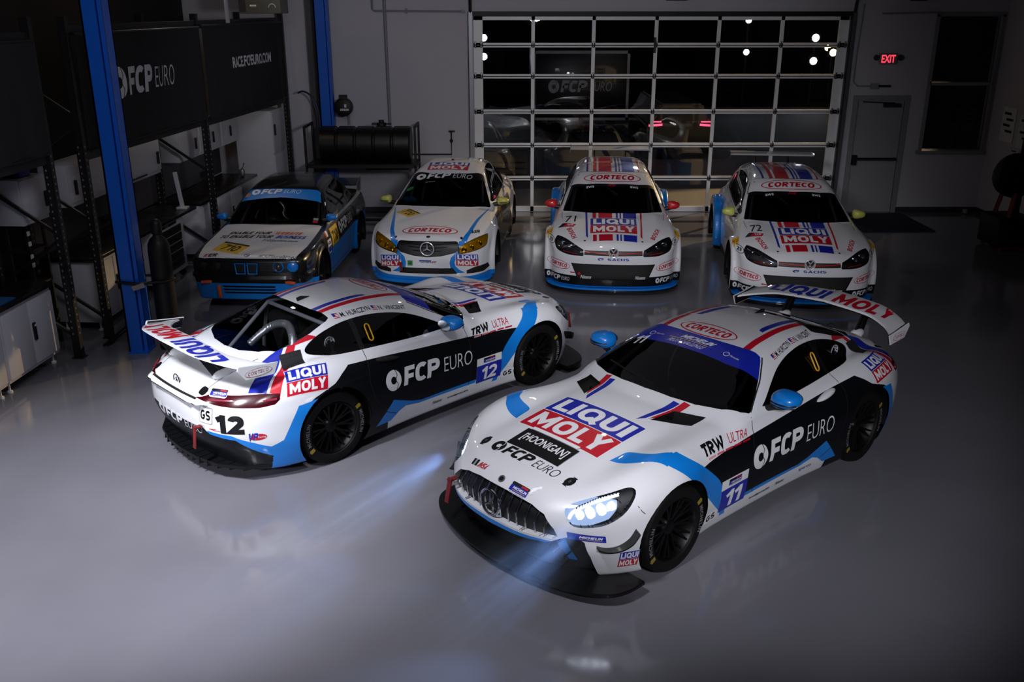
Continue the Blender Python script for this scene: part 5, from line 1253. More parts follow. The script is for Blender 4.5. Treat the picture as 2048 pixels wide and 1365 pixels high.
    m.prism(dp, CARBON, (0, 0, .135), (1, 0, 0), (0, 1, 0), .03)
    for i in range(-7, 8): e_ = -2.30 + .85 * max(0, abs(i * .1) - .2) ** 2; m.prism([(-1.80, .137), (e_ + .10, .095), (e_ - .01, .11), (e_, .165), (-1.80, .165)], CARBON, (0, i * .1 + .004, 0), (1, 0, 0), (0, 0, 1), .008)
    m.build('rear_diffuser', root)
    m = MB(); sr = mat('red_strap', '6A1216', .7); m.box((-2.385, -.47, .445), (.012, .045, .20), sr, (R(0), R(6), 0), .004); m.box((-2.35, -.47, .53), (.07, .045, .012), sr); m.build('tow_strap', root)
    m = MB(); m.box((2.245, -.50, .42), (.014, .045, .2), sr, (0, R(-12), 0), .004); m.box((2.20, -.50, .50), (.08, .045, .012), sr); m.build('tow_strap', root)
    for sx, r in ((1.312, .385), (-1.307, .387)):
        for sg in (1, -1): m = MB(); liner(m, sx, .345, r, (.955 if sx < 0 else .90) * sg, .56 * sg, PLAST); m.build('wheel_arch_liner', root)
    cockpit(root, (.42, -.62), .80, 1.2)
    # air hose seen through the rear glass
    m = MB(); hz = mat('silver_hose', 'D6D8DC', .35, metal=.8); P = catmull([(-1.30, -.30, .80), (-1.22, -.20, .98), (-1.15, 0, 1.04), (-1.2, .22, .98), (-1.38, .32, .82)], 14)
    m.tube(P, [.034 + .006 * (i % 2) for i in range(len(P))], hz, 12); m.build('air_hose', root)
    for sx, st in ((1.312, steer), (-1.307, 0)):
        for sg in (1, -1): wheel(root, (sx, sg * .785 if sx > 0 else sg * .80, .335), sg, steer=st, caliper=GOLD if sx > 0 else RED)
    return root
# ------------------------------------------------------------------ the upright cars: one general body field, three sets of curves
def car_field(q):
    half = catmull(q['plan'], 6) if q.get('plan_smooth', True) else q['plan']
    plan = Sdf2(half + [(x, -y) for x, y in half[::-1]][1:-1])
    Tc, Te, Rf, Yb, bow, inset, lean, rlean = (Cv(q[k]) for k in ('Tc', 'Te', 'Rf', 'Yb', 'bow', 'inset', 'lean', 'rlean'))
    ye, zb, tum, tum2, ks, kg, x1, x2 = (q[k] for k in ('ye', 'zb', 'tum', 'tum2', 'ks', 'kg', 'x1', 'x2'))
    def F(x, y, z):
        ay = np.abs(y)
        w = np.clip(ay / ye, 0, 1); s = w ** q.get('pw', 2.)
        T = Tc(x) + (Te(x) - Tc(x)) * s
        for (am, y0, sy, x0, sx) in q.get('bumps', ()): T = T + am * np.exp(-((ay - y0) / sy) ** 2) * np.exp(-((x - x0) / sx) ** 2)
        xe = x + np.where(x > 0, lean(z) * np.clip((x - x1) / .4, 0, 1), -rlean(z) * np.clip((-x - x2) / .4, 0, 1))
        low = smax(smax((z - T) * .95, plan(xe, y) + inset(z), ks), q.get('zmin', .12) - z, .03)
        for (cx, r, yo, k) in q.get('flares', ()):
            c = np.sqrt((x - cx) ** 2 + (z - .34) ** 2) - r
            fl = smax(np.maximum(c, .45 - ay), ay - yo, .05)
            low = smin(low, np.maximum(fl, .14 - z), k)
        xg = x + bow(x) * ay * ay
        gt = (z - Rf(xg) + q.get('crown', .03) * (ay / .6) ** 2 * np.clip((z - 1.0) / .2, 0, 1)) * .85
        gs = (ay - (Yb(x) - tum * np.maximum(z - zb, -.03) - tum2 * np.maximum(z - zb, 0) ** 2)) * .9
        gh = np.maximum(smax(gt, gs, kg), zb - .2 - z)
        return smin(low, gh, q.get('kj', .03))
    return F
GOLF = dict(
    plan=[(2.165, 0), (2.15, .3), (2.105, .55), (2.0, .745), (1.86, .85), (1.65, .905), (1.3, .915), (.9, .90), (.3, .895), (-.6, .895), (-1.2, .905), (-1.7, .89), (-1.95, .82), (-2.08, .68), (-2.13, .4), (-2.14, 0)],
    Tc=[(2.5, .60), (2.18, .70), (2.08, .745), (1.9, .80), (1.6, .87), (1.2, .94), (.85, .99), (.6, 1.0), (0, .99), (-1.5, 1.0), (-2.2, .95)],
    Te=[(2.5, .5), (2.1, .62), (1.9, .70), (1.7, .785), (1.4, .86), (1.0, .915), (.6, .945), (0, .95), (-1.5, .97), (-2.2, .93)],
    Rf=[(1.5, .70), (1.2, .875), (1.04, .965), (.85, 1.06), (.6, 1.175), (.3, 1.31), (.14, 1.375), (0, 1.412), (-.15, 1.435), (-.5, 1.46), (-.9, 1.458), (-1.35, 1.43), (-1.72, 1.37), (-1.84, 1.26), (-1.96, 1.08), (-2.08, .90), (-2.4, .5)],
    Yb=[(1.4, .79), (.6, .80), (0, .81), (-1.0, .80), (-1.5, .77), (-1.9, .72), (-2.2, .68)],
    bow=[(1.2, .30), (.6, .26), (.15, .15), (-.2, 0), (-1.5, -.04), (-2, -.12)],
    inset=[(0, .05), (.14, .02), (.3, 0), (.62, 0), (.75, .012), (.9, .05), (1.05, .12), (1.3, .3)],
    lean=[(0, .02), (.12, .0), (.3, .0), (.5, 0), (.62, .01), (.72, .05), (.9, .12)], rlean=[(0, .05), (.3, .0), (.6, 0), (.8, .03), (1.0, .07)],
    ye=.80, zb=.95, tum=.42, tum2=.35, ks=.10, kg=.11, x1=1.6, x2=1.7, crown=.03,
    bumps=[(.02, .62, .14, 1.4, .6)], flares=[(1.325, .46, .975, .05), (-1.325, .55, .99, .04)])
CCLASS = dict(
    plan=[(2.20, 0), (2.19, .25), (2.14, .5), (2.05, .69), (1.92, .80), (1.75, .865), (1.38, .90), (1.0, .885), (.4, .875), (-.6, .875), (-1.38, .90), (-1.9, .86), (-2.2, .74), (-2.31, .5), (-2.35, 0)],
    Tc=[(2.6, .60), (2.22, .70), (2.14, .745), (2.0, .79), (1.6, .87), (1.2, .925), (.9, .96), (.6, .98), (0, .97), (-1.3, .99), (-1.9, 1.0), (-2.28, .985), (-2.5, .95)],
    Te=[(2.6, .5), (2.15, .60), (2.0, .66), (1.8, .745), (1.5, .82), (1.1, .875), (.7, .915), (0, .93), (-1.4, .955), (-2.0, .945), (-2.4, .9)],
    Rf=[(1.5, .62), (1.1, .85), (.93, .955), (.6, 1.13), (.3, 1.285), (.1, 1.37), (-.1, 1.42), (-.4, 1.455), (-.75, 1.45), (-1.05, 1.41), (-1.3, 1.29), (-1.6, 1.085), (-1.85, .95), (-2.2, .7)],
    Yb=[(1.4, .78), (.5, .79), (0, .80), (-.8, .79), (-1.3, .75), (-1.8, .66), (-2.2, .6)],
    bow=[(1.2, .34), (.6, .28), (.15, .15), (-.2, 0), (-.9, -.06), (-1.6, -.16)],
    inset=[(0, .06), (.14, .02), (.3, 0), (.62, 0), (.75, .014), (.9, .06), (1.05, .14), (1.3, .3)],
    lean=[(0, .03), (.15, .0), (.4, .0), (.6, .02), (.75, .06), (.9, .12)], rlean=[(0, .1), (.3, .02), (.6, 0), (.8, .02), (1.0, .06)],
    ye=.80, zb=.94, tum=.42, tum2=.45, ks=.11, kg=.11, x1=1.6, x2=1.9, crown=.03,
    bumps=[(.018, .60, .16, 1.5, .7)], flares=[(1.38, .43, .92, .06), (-1.38, .43, .905, .06)])
E30Q = dict(
    plan=[(2.06, 0), (2.055, .4), (2.035, .60), (2.0, .70), (1.93, .755), (1.7, .79), (1.285, .812), (.6, .82), (-.6, .82), (-1.285, .82), (-1.9, .79), (-2.12, .74), (-2.21, .6), (-2.23, 0)],
    Tc=[(2.4, .72), (2.05, .772), (1.8, .80), (1.4, .84), (1.0, .88), (.62, .925), (0, .92), (-1.2, .93), (-1.6, .945), (-2.2, .915), (-2.5, .9)],
    Te=[(2.4, .69), (2.0, .745), (1.8, .775), (1.4, .815), (1.0, .85), (.6, .885), (0, .90), (-1.2, .905), (-2.2, .88), (-2.4, .87)],
    Rf=[(1.2, .60), (.95, .76), (.72, .915), (.5, 1.045), (.2, 1.22), (.06, 1.285), (-.1, 1.33), (-.4, 1.372), (-.75, 1.385), (-1.0, 1.37), (-1.12, 1.335), (-1.22, 1.25), (-1.42, 1.06), (-1.6, .88), (-1.9, .7)],
    Yb=[(1.2, .72), (.5, .73), (0, .735), (-.8, .73), (-1.3, .70), (-1.8, .65)],
    bow=[(1.0, .16), (.5, .14), (.1, .08), (-.2, 0), (-.9, -.03), (-1.5, -.08)],
    inset=[(0, .05), (.2, .03), (.32, .012), (.5, 0), (.66, .0), (.76, .02), (.88, .06), (1.1, .2)],
    lean=[(0, .10), (.2, .06), (.38, .02), (.5, 0), (.8, -.02), (.9, -.02)], rlean=[(0, .1), (.3, .04), (.6, 0), (1.0, .0)],
    ye=.78, zb=.90, tum=.36, tum2=.35, ks=.07, kg=.09, x1=1.7, x2=1.9, crown=.022, pw=3., zmin=.16,
    bumps=[], flares=[(1.285, .39, .845, .05), (-1.285, .39, .845, .05)])
#BUILD
LEMON = mat('pale_yellow_paint', 'BDBF5C', .35, coat=.8)
REDP = mat('bright_red_paint', 'C01820', .35, coat=.8)
ORANGE = mat('orange_vinyl', 'D2521C', .45)
GREEN = mat('green_vinyl', '2F8A4A', .5)
BLACKPAINT = mat('black_paint', '060607', .3, coat=.6, back=(.02, .02, .022))
MESH = mat('grille_mesh', '0C0C0E', .6, noise=.4, nscale=120)
TINT = glass_mat('screen_glass', (.22, .22, .24))

def wing_mirror(root, x, yi, yo, z, h, d, m, sg, slots=0, zr=0.):
    mb = MB(); bm = bmesh.new(); bmesh.ops.create_uvsphere(bm, u_segments=20, v_segments=12, radius=1)
    cy, hw = (yi + yo) / 2, (yo - yi) / 2
    for v in bm.verts:
        a = [math.copysign(abs(c) ** .72, c) for c in v.co]
        v.co = (x + a[0] * (d if a[0] > 0 else d * .5), sg * (cy + a[1] * hw), z + a[2] * h * (1 - .28 * a[1]) + zr * a[1])
    bmesh.ops.recalc_face_normals(bm, faces=bm.faces); mb.add_bm(bm, m, True)
    for k in range(slots): mb.tube([(x + d * 1.0, sg * (cy + hw * .7), z - .01 - .018 * k), (x + d * 1.03, sg * (cy - hw * .5), z - .014 - .018 * k)], .005, BV, 6)
    o = mb.build('mirror', root)
    mb = MB(); mb.tube([(x + .03, sg * (yi - .10), z - h * 1.1), (x + .01, sg * (yi + .05), z - h * .7)], [.03, .035], PLAST, 8); mb.build('mirror_stalk', o)
    mb = MB(); V = [(x - d * .42, sg * (cy + hw * .85 * math.cos(t)), z + h * .8 * math.sin(t)) for t in np.linspace(0, 2 * math.pi, 20, endpoint=False)]; mb.add(V, [tuple(range(20))[::(1 if sg > 0 else -1)]], REFLECTOR); mb.build('mirror_glass', o)
    return o

def front_art(sh, art, y0, y1, z0, z1, x=2.6, part='body', **kw):
    """art on the nose, read from the front: image left = car right"""
    sh.stick(art, (x, y0, z0), (x, y1, z0), (x, y0, z1), part=part, depth=.2, reach=1.3, **kw)
def top_art(sh, art, xb, xt, y0, y1, part='body', z=1.6, **kw):
    sh.stick(art, (xb, y0, z), (xb, y1, z), (xt, y0, z), part=part, depth=.1, reach=1.3, **kw)
def halfpoly(P): return P + [(x, -y) for x, y in P[::-1]][1:-1]
def halffront(P): return P + [(-y, z) for y, z in P[::-1]]

def arches_and_wheels(sh, root, sh_only, xs, r, yo, wkw):
    if sh_only:
        for x in xs: sh.remove(circ(x, .335, r), 'y', lambda c, n: abs(c.y) > .5 and c.z < .82)
        return
    for x in xs:
        for sg in (1, -1):
            m = MB(); liner(m, x, .335, r + .008, (yo - .02) * sg, .52 * sg, PLAST); m.build('wheel_arch_liner', root)
            wheel(root, (x, sg * (yo - .165), .325), sg, **wkw)

def head_unit(o, sd, pts, lamps, strip, m_l=None):
    m = MB()
    for (x, y, z, r) in lamps: m.lathe([(0, .0), (r * .55, .004), (r * .8, -.012), (r, -.006)], m_l or REFLECTOR, 18, (x, sd * y, z), 'x')
    m.build('projector_lamp', o)
    if strip:
        m = MB(); m.tube([(x, sd * y, z) for x, y, z in strip], .006, REFLECTOR, 6); m.build('light_strip', o)

UP_NET = {}
def golf(loc, rz, num, label, mirror_m, steer=0.):
    root = empty('hatchback_race_car', loc, rz, label, 'car', 'white race hatchbacks by the garage door')
    if 'g' not in UP_NET: UP_NET['g'] = surface_net(car_field(GOLF), (-2.3, -1.05, .05), (2.26, 1.05, 1.52), .019)
    sh = Shell(*UP_NET['g'], WHITE); up = lambda c, n: c.z > .6 and n.z > .2; fr = lambda c, n: c.x > 1.5
    arches_and_wheels(sh, root, True, (1.325, -1.325), .40, .965, {})
    # paint
    for y0, y1, m in ((-.405, -.375, NAVY), (-.30, -.245, RED), (-.213, -.01, RED), (.045, .075, NAVY), (.10, .122, NAVY), (.15, .345, NAVY), (.40, .425, RED)):
        f = .93; sh.paint([(1.02, y0), (1.6, y0 * .97), (2.0 if abs(y0) < .35 else 1.85, y0 * .95), (2.0 if abs(y1) < .35 else 1.9, y1 * .95), (1.6, y1 * .97), (1.02, y1)], 'z', m, up)
        sh.paint([(.05, y0), (.05, y1), (-1.75, y1), (-1.75, y0)], 'z', m, lambda c, n: c.z > 1.2)
    sd_ = lambda c, n: abs(c.y) > .5
    sh.paint([(-.45, .30), (-.60, .50), (-.75, .93), (-1.30, .90), (-1.75, .72), (-2.2, .60), (-2.2, .05), (-.45, .05)], 'y', CYAN, sd_)
    sh.paint([(-1.0, .05), (-.45, .28), (.80, .28), (.80, .05)], 'y', BLACKP, sd_)
    sh.paint([(-1.1, .55), (-1.1, .10), (-.97, .10), (-.97, .305), (0, .31)][2:4] + [(-.97, .285), (.97, .285), (.97, .05), (-.97, .05)], 'x', BLACKP, fr)
    sh.paint([(-1.0, .05), (-1.0, .145), (1.0, .145), (1.0, .05)], 'x', CYAN, fr)
    # panels
    hood = [(2.085, 0), (2.08, .2), (2.06, .40), (1.98, .52), (1.80, .62), (1.5, .70), (1.15, .745), (.92, .75), (.9, .7)]
    sh.panel('hood', halfpoly(catmull(hood, 3) + [(1.0, .4), (1.0, 0)]), 'z', lambda c, n: c.z > .6 and n.z > .15)
    wsh = [(.04, 0), (.02, .3), (-.03, .5), (-.01, .56), (.3, .632), (.6, .688), (.87, .738), (.91, .73), (.99, .55), (1.055, .3), (1.075, 0)]
    sh.panel('windshield', halfpoly(wsh), 'z', lambda c, n: c.z > .9 and n.z > .1, TINT)
    sh.paint(halfpoly([(-.2, 0), (-.2, .8), (.24, .8), (.29, .62), (.35, .4), (.385, 0)]), 'z', WHITE, lambda c, n: c.z > .9, only=['windshield'])
    sh.paint(halfpoly([(.385, 0), (.35, .4), (.29, .62), (.24, .8), (.31, .8), (.36, .62), (.43, .4), (.47, 0)]), 'z', BLACKP, lambda c, n: c.z > .9, only=['windshield'])
    sw = catmull([(.70, .985), (.45, 1.10), (.2, 1.22), (-.05, 1.315), (-.3, 1.355), (-.8, 1.36), (-1.2, 1.33), (-1.45, 1.24), (-1.40, 1.07), (-.9, 1.03), (0, 1.0)], 3, True)
    for s_, cd in (('l', LEFT), ('r', RIGHT)):
        sh.panel('door#' + s_, [(.86, .97), (.83, .6), (.78, .30), (-.28, .30), (-.40, .6), (-.40, 1.0), (-.35, 1.36), (.0, 1.34), (.45, 1.12)], 'y', cd)
        sh.panel('side_window#' + s_, sw, 'y', cd, TINT)
        sh.panel('rear_side_window#' + s_, [(-.40, .9), (-.37, 1.5), (-1.6, 1.5), (-1.6, .9)], 'y', cd, None, only=['side_window#' + s_])
    rwp = [(-1.74, 0), (-1.74, .5), (-2.02, .62), (-2.06, 0)]
    sh.panel('rear_window', halfpoly([(-1.78, 0), (-1.77, .5), (-1.95, .58), (-1.99, 0)]), 'z', lambda c, n: c.z > .95 and n.x < -.3, TINT)
    hl = [(2.10, .425), (2.06, .44), (1.86, .62), (1.745, .775), (1.74, .815)]
    HP = catmull([(.42, .655), (.44, .668), (.62, .745), (.76, .775), (.80, .765), (.825, .71), (.80, .64), (.74, .605), (.62, .578), (.47, .575), (.415, .583)], 3, True)
    hk = []
    for s_, sg in (('l', 1), ('r', -1)):
        hk.append(sh.panel('headlight#' + s_, [(y * sg, z) for y, z in HP], 'x', lambda c, n, sg=sg: c.x > 1.55 and c.y * sg > .3, PLAST))
    kg = sh.panel('grille', halffront([(.0, .655), (.40, .652), (.405, .592), (0, .585)])[1:-1], 'x', fr, PLAST)
    ki = sh.panel('front_intake', [(-.585, .465), (.585, .465), (.49, .245), (-.49, .245)], 'x', fr, MESH)
    # art
    sc = logo_lm(0, WV); top_art(sh, sc, 1.80, 1.30, -.325, .335, 'hood', off=.012)
    top_art(sh, Art().rect(0, 0, 1, 1, WV, 0, .1, 1.2), 1.835, 1.275, -.36, .37, 'hood', off=.006)
    top_art(sh, word(num, BV, .01, .08), 1.41, 1.17, -.70, -.53, 'hood')
    top_art(sh, Art().poly([(0, .25), (.25, .95), (1, .55), (.85, 0)], RED, 0).poly([(0, .25), (.25, .95), (.5, .82), (.2, .2)], BV, 1).text('TCR', .5, .25, .85, .6, WV, .02, 2), 1.58, 1.42, -.79, -.53, 'hood')
    sh.stick(word('BOSCH', RED, .03), (1.63, -.665, 1.5), (1.90, -.575, 1.5), (1.60, -.60, 1.5), depth=.1, reach=1.3, part='hood')
    sh.stick(word('BOSCH', RED, .03), (1.90, .575, 1.5), (1.63, .665, 1.5), (1.87, .515, 1.5), depth=.1, reach=1.3, part='hood')
    for sg in (1, -1):
        pz = Art().rect(0, 0, 1, 1, YEL, 0); pz.text('PIRELLI', .08, .3, .92, .7, RED, .03, 1)
        sh.stick(pz, (1.60, .92 * sg - .045, 1.4), (1.60, .92 * sg + .045, 1.4), (1.43, .91 * sg - .04, 1.4), depth=.1, reach=1.3)
        zf = Art().disc(.5, .5, .5, .5, WV, 0).ring(.5, .5, .5, .5, .07, BV, 1).text('ZF', .24, .28, .76, .72, BV, .03, 1)
        front_art(sh, zf, .875 * sg - .055, .875 * sg + .055, .67, .76)
        a, b_ = (.60, .935) if sg > 0 else (-.935, -.60)
        sh.stick(logo_corteco(), (2.4, a, .375 if sg < 0 else .345), (2.4, b_, .345 if sg < 0 else .39), (2.4, a, .50 if sg < 0 else .465), depth=.2, reach=1.3)
        front_art(sh, logo_fcp(WV, BLACKP), a, b_ , .185, .265)
        front_art(sh, word('Nissens', WV, .012, .08), .40 * sg - .09 if sg > 0 else -.45, .40 * sg + .06 if sg > 0 else -.29, .255, .305, off=.004, part='front_intake')
    front_art(sh, Art().disc(.5, .5, .5, .5, RED, 0), -.49, -.445, .30, .34, part='front_intake', off=.004)
    front_art(sh, Art().poly([(0, .5), (.3, 1), (.3, .75), (1, .75), (1, .25), (.3, .25), (.3, 0)], RED, 0), -.60, -.53, .315, .345)
    sa = Art().ring(.12, .5, .11, .42, .28, NAVY, 1, 24, 30, 250, tx=.05).ring(.14, .5, .05, .22, .15, NAVY, 1, 16, 200, 420, tx=.03).text('SACHS', .32, .12, 1, .88, NAVY, .03, 1)
    front_art(sh, sa, -.22, .22, .515, .56)
    top_art(sh, logo_corteco(), .335, .075, -.44, .44, 'windshield')
    for y in (-.40, .27): top_art(sh, word('aws', WV, .01), .455, .405, y, y + .12, 'windshield')
    top_art(sh, word('TCR', RED, .02, .2), .445, .40, -.09, .06, 'windshield')
    for y in (-.40, .40): top_art(sh, Art().disc(.5, .5, .5, .5, BV, 0), 1.985, 1.955, y - .015, y + .015, 'hood')
    for sg in (1, -1):
        sh.line([(x, y * sg, 1.5) for x, y in hood[1:-1]], .006, GAP, (0, 0, -1))
        sh.line([(x, 1.2 * sg, z) for x, z in ((.86, .97), (.83, .6), (.78, .30), (-.28, .30), (-.40, .6), (-.40, 1.0))], .006, GAP, (0, -sg, 0))
        sh.line([(x, y * sg, 1.8) for x, y in ((.90, .745), (.6, .70), (.3, .645), (0, .575))], .014, GAP, (0, 0, -1))
    sh.line([(x, y, 1.9) for y in np.linspace(-.53, .53, 11) for x in (.03 - .2 * y * y,)], .012, GAP, (0, 0, -1))
    for k in hk: panel_copy(sh, k, 'headlight_lens', LENS, root)
    for k in hk: sh.push(k, (-.05, 0, 0), PLAST)
    sh.push(kg, (-.03, 0, 0), PLAST); sh.push(ki, (-.05, 0, 0), PLAST)
    ob = sh.finish(root)
    for s_, sg in (('l', 1), ('r', -1)):
        head_unit(ob['headlight#' + s_], sg, None, [(1.99, .60, .655, .045), (1.905, .70, .685, .05)], None)
        m = MB(); m.tube([(1.80, sg * .775, .735), (1.91, sg * .695, .712), (2.005, sg * .58, .675), (2.075, sg * .46, .625)], .007, REFLECTOR, 6)
        m.tube([(1.875, sg * .78, .64), (1.985, sg * .68, .605), (2.085, sg * .50, .59)], .006, REDP, 6); m.build('light_strip', ob['headlight#' + s_])
    m = MB(); m.tube([(2.148 - .045 * (y / .4) ** 2, y, .612 + .02 * (y / .4) ** 2) for y in np.linspace(-.40, .40, 13)], .008, REDP, 8); m.build('grille_trim', ob['grille'])
    CHROME = mat('bright_emblem', 'D4D6DC', .25, metal=.4); m = MB(); c = (2.163, 0, .632); m.tube([(c[0], c[1] + .066 * math.cos(t), c[2] + .066 * math.sin(t)) for t in np.linspace(0, 2 * math.pi, 32, endpoint=False)], .008, CHROME, 8, closed=True)
    m.lathe([(0, -.012), (.062, -.012)], PLAST, 24, c, 'x')
    def stroke(P): 
        for a, b_ in zip(P[:-1], P[1:]): m.bar((c[0], a[0], c[2] + a[1]), (c[0], b_[0], c[2] + b_[1]), .012, .01, CHROME, (1, 0, 0))
    stroke([(-.032, .052), (0, .006), (.032, .052)]); stroke([(-.058, .015), (-.026, -.05), (0, -.006), (.026, -.05), (.058, .015)]); m.build('round_emblem', root)
    m = MB(); so = catmull([(1.62, .955), (1.80, .94), (1.95, .86), (2.08, .70), (2.17, .45), (2.205, 0)], 5); so = halfpoly(so)
    m.prism(so, CARBON, (0, 0, .075), (1, 0, 0), (0, 1, 0), .022, .004); m.prism([(x * .997, y * .99) for x, y in so], CYAN, (0, 0, .098), (1, 0, 0), (0, 1, 0), .02, .004); m.build('front_splitter', root)
    for sg in (1, -1): wing_mirror(root, .56, .835, 1.025, 1.0, .062, .09, mirror_m, sg)
    # rear wing on two stays
    m = MB(); m.prism([(-1.86, 1.468), (-1.90, 1.488), (-2.0, 1.500), (-2.13, 1.505), (-2.13, 1.497), (-1.95, 1.465)], WHITE, (0, .69, 0), (1, 0, 0), (0, 0, 1), 1.38); wo = m.build('rear_wing', root)
    for sg in (1, -1):
        m = MB(); m.prism([(-1.82, 1.43), (-2.16, 1.42), (-2.17, 1.53), (-1.84, 1.51)], BLACKPAINT, (0, .695 * sg + .005, 0), (1, 0, 0), (0, 0, 1), .01); m.build('wing_endplate', wo)
        m = MB(); y = sg * .27; m.prism([(-1.78, 1.30), (-1.90, 1.16), (-2.02, 1.40), (-2.0, 1.485), (-1.93, 1.48)], BLACKPAINT, (0, y + .008, 0), (1, 0, 0), (0, 0, 1), .016); m.build('wing_support', wo)
    m = MB(); m.tube([(-.55, 0, 1.45), (-.58, 0, 1.53)], [.006, .003], PLAST, 6); m.lathe([(.02, 0), (.015, .02), (0, .022)], PLAST, 12, (-.55, 0, 1.452)); m.build('roof_antenna', root)
    for y in (-.27, .29):
        m = MB(); m.tube([(-.25, y - .05, 1.45), (-.25, y + .05, 1.45)], .012, REFLECTOR, 8)
    cockpit(root, (.62, -.35), .80, 1.42, .25)
    arches_and_wheels(sh, root, False, (1.325, -1.325), .40, .965, dict(rad=.325, w=.26, rim=.235, text=None))
    return root

def saloon(loc, rz):
    root = empty('saloon_race_car', loc, rz, 'white race saloon number 720 with pale yellow mirrors and blue bonnet stripes', 'car')
    sh = Shell(*surface_net(car_field(CCLASS), (-2.5, -1.0, .05), (2.28, 1.0, 1.52), .019), WHITE); up = lambda c, n: c.z > .6 and n.z > .2; fr = lambda c, n: c.x > 1.5
    arches_and_wheels(sh, root, True, (1.38, -1.38), .385, .905, {})
    sd_ = lambda c, n: abs(c.y) > .45
    # blue V on the bonnet running down the nose
    for sg in (1, -1):
        Q = (lambda P: P) if sg > 0 else mir
        sh.paint(Q([(.83, .735), (.86, .72), (1.40, .615), (1.84, .545), (2.13, .455), (2.13, .53), (1.85, .60), (1.40, .655)]), 'z', CYAN, up)
        F_ = [(.445, .70), (.505, .70), (.50, .60), (.47, .52), (.41, .47), (.385, .41), (.40, .35), (.45, .30), (.53, .255), (.40, .25), (.33, .31), (.315, .40), (.335, .48), (.42, .56)]
        sh.paint([(y * sg, z) for y, z in F_], 'x', CYAN, fr)
    sh.paint([(-1, .03), (-1, .215), (-.84, .225), (-.6, .195), (.6, .195), (.84, .225), (1, .215), (1, .03)], 'x', CYAN, fr)
    sh.paint([(1.0, .20), (.95, .85), (-.9, .86), (-1.0, .30), (-2.0, .35), (-2.0, .05), (1.0, .05)], 'y', mat('dark_grey_vinyl', '1B1C1F', .35, coat=.6, back=(.02, .02, .022)), sd_)
    hood = [(2.135, 0), (2.13, .25), (2.10, .44), (2.0, .56), (1.88, .655), (1.5, .74), (1.1, .77), (.82, .775)]
    sh.panel('hood', halfpoly(catmull(hood, 3) + [(.8, .7), (.85, .5), (.9, 0)]), 'z', lambda c, n: c.z > .6 and n.z > .15)
    wsh = [(.185, 0), (.155, .3), (.09, .5), (.09, .54), (.3, .605), (.55, .68), (.755, .745), (.80, .73), (.89, .45), (.935, .2), (.945, 0)]
    sh.panel('windshield', halfpoly(wsh), 'z', lambda c, n: c.z > .9 and n.z > .1, TINT)
    sh.paint(halfpoly([(0, 0), (0, .8), (.2, .8), (.27, .5), (.335, 0)]), 'z', BLACKP, lambda c, n: c.z > .9, only=['windshield'])
    sw = catmull([(.62, .985), (.45, 1.08), (.2, 1.22), (-.05, 1.32), (-.3, 1.365), (-.7, 1.37), (-1.0, 1.335), (-1.30, 1.22), (-1.50, 1.07), (-1.45, 1.01), (-.9, .995), (0, .98)], 3, True)
    for s_, cd in (('l', LEFT), ('r', RIGHT)):
        sh.panel('door#' + s_, [(.84, .95), (.82, .6), (.78, .28), (-.25, .28), (-.36, .6), (-.36, 1.0), (-.33, 1.37), (.0, 1.35), (.45, 1.10)], 'y', cd)
        sh.panel('side_window#' + s_, sw, 'y', cd, TINT)
        sh.panel('rear_side_window#' + s_, [(-.36, .9), (-.33, 1.5), (-1.7, 1.5), (-1.7, .9)], 'y', cd, None, only=['side_window#' + s_])
    sh.panel('rear_window', halfpoly([(-1.14, 0), (-1.12, .48), (-1.62, .62), (-1.70, 0)]), 'z', lambda c, n: c.z > .98, TINT)
    HP = catmull([(.44, .55), (.445, .60), (.52, .665), (.66, .72), (.79, .745), (.82, .735), (.825, .66), (.80, .60), (.70, .565), (.55, .535), (.46, .525)], 3, True); hk = []
    gl = mat('amber_lamp', 'B08E1E', .25, metal=.5, coat=1., noise=.5, nscale=30)
    for s_, sg in (('l', 1), ('r', -1)): hk.append(sh.panel('headlight#' + s_, [(y * sg, z) for y, z in HP], 'x', lambda c, n, sg=sg: c.x > 1.55 and c.y * sg > .3, gl))
    kg = sh.panel('grille', halffront([(0, .703), (.40, .70), (.43, .685), (.455, .60), (.40, .545), (.2, .50), (0, .482)])[:-1], 'x', fr, PLAST)
    k1 = sh.panel('front_intake', [(-.36, .325), (.36, .325), (.42, .24), (-.42, .24)], 'x', fr, MESH)
    for s_, sg in (('l', 1), ('r', -1)): sh.panel('side_intake#' + s_, [(y * sg, z) for y, z in ((.55, .285), (.66, .325), (.83, .345), (.85, .285), (.78, .24), (.55, .235))], 'x', fr, MESH)
    top_art(sh, logo_corteco(), 2.03, 1.76, -.41, .40, 'hood')
    pl = Art().rect(0, 0, 1, 1, YEL, 0).text('720', .16, .2, .84, .75, BV, .02, 1).rect(.06, .84, .94, .95, BV, 1)
    sh.stick(pl, (1.16, -.655, 1.5), (1.41, -.42, 1.5), (1.0, -.48, 1.5), depth=.1, reach=1.3, part='hood')
    sh.stick(word('AER', BV, .04, .1), (1.89, .60, 1.5), (1.80, .73, 1.5), (1.83, .565, 1.5), depth=.1, reach=1.3)
    sh.stick(logo_lm(), (2.4, .60, .365), (2.2, .845, .335), (2.4, .60, .53), depth=.5); sh.stick(logo_lm(), (2.2, -.845, .30), (2.4, -.60, .34), (2.2, -.845, .465), depth=.5)
    th = Art().rect(0, .55, .7, 1, NAVY, 0).rect(.75, .55, 1, .75, RED, 0).sub(smudge(11, BV, 3), .1, .05, .98, .45); front_art(sh, th, -.12, .13, .395, .44)
    front_art(sh, Art().rect(0, 0, 1, 1, GREEN, 0).rect(.15, .62, .85, .72, BV, 1).sub(smudge(3, BV, 5), .15, .2, .85, .5), -.29, -.215, .355, .43)
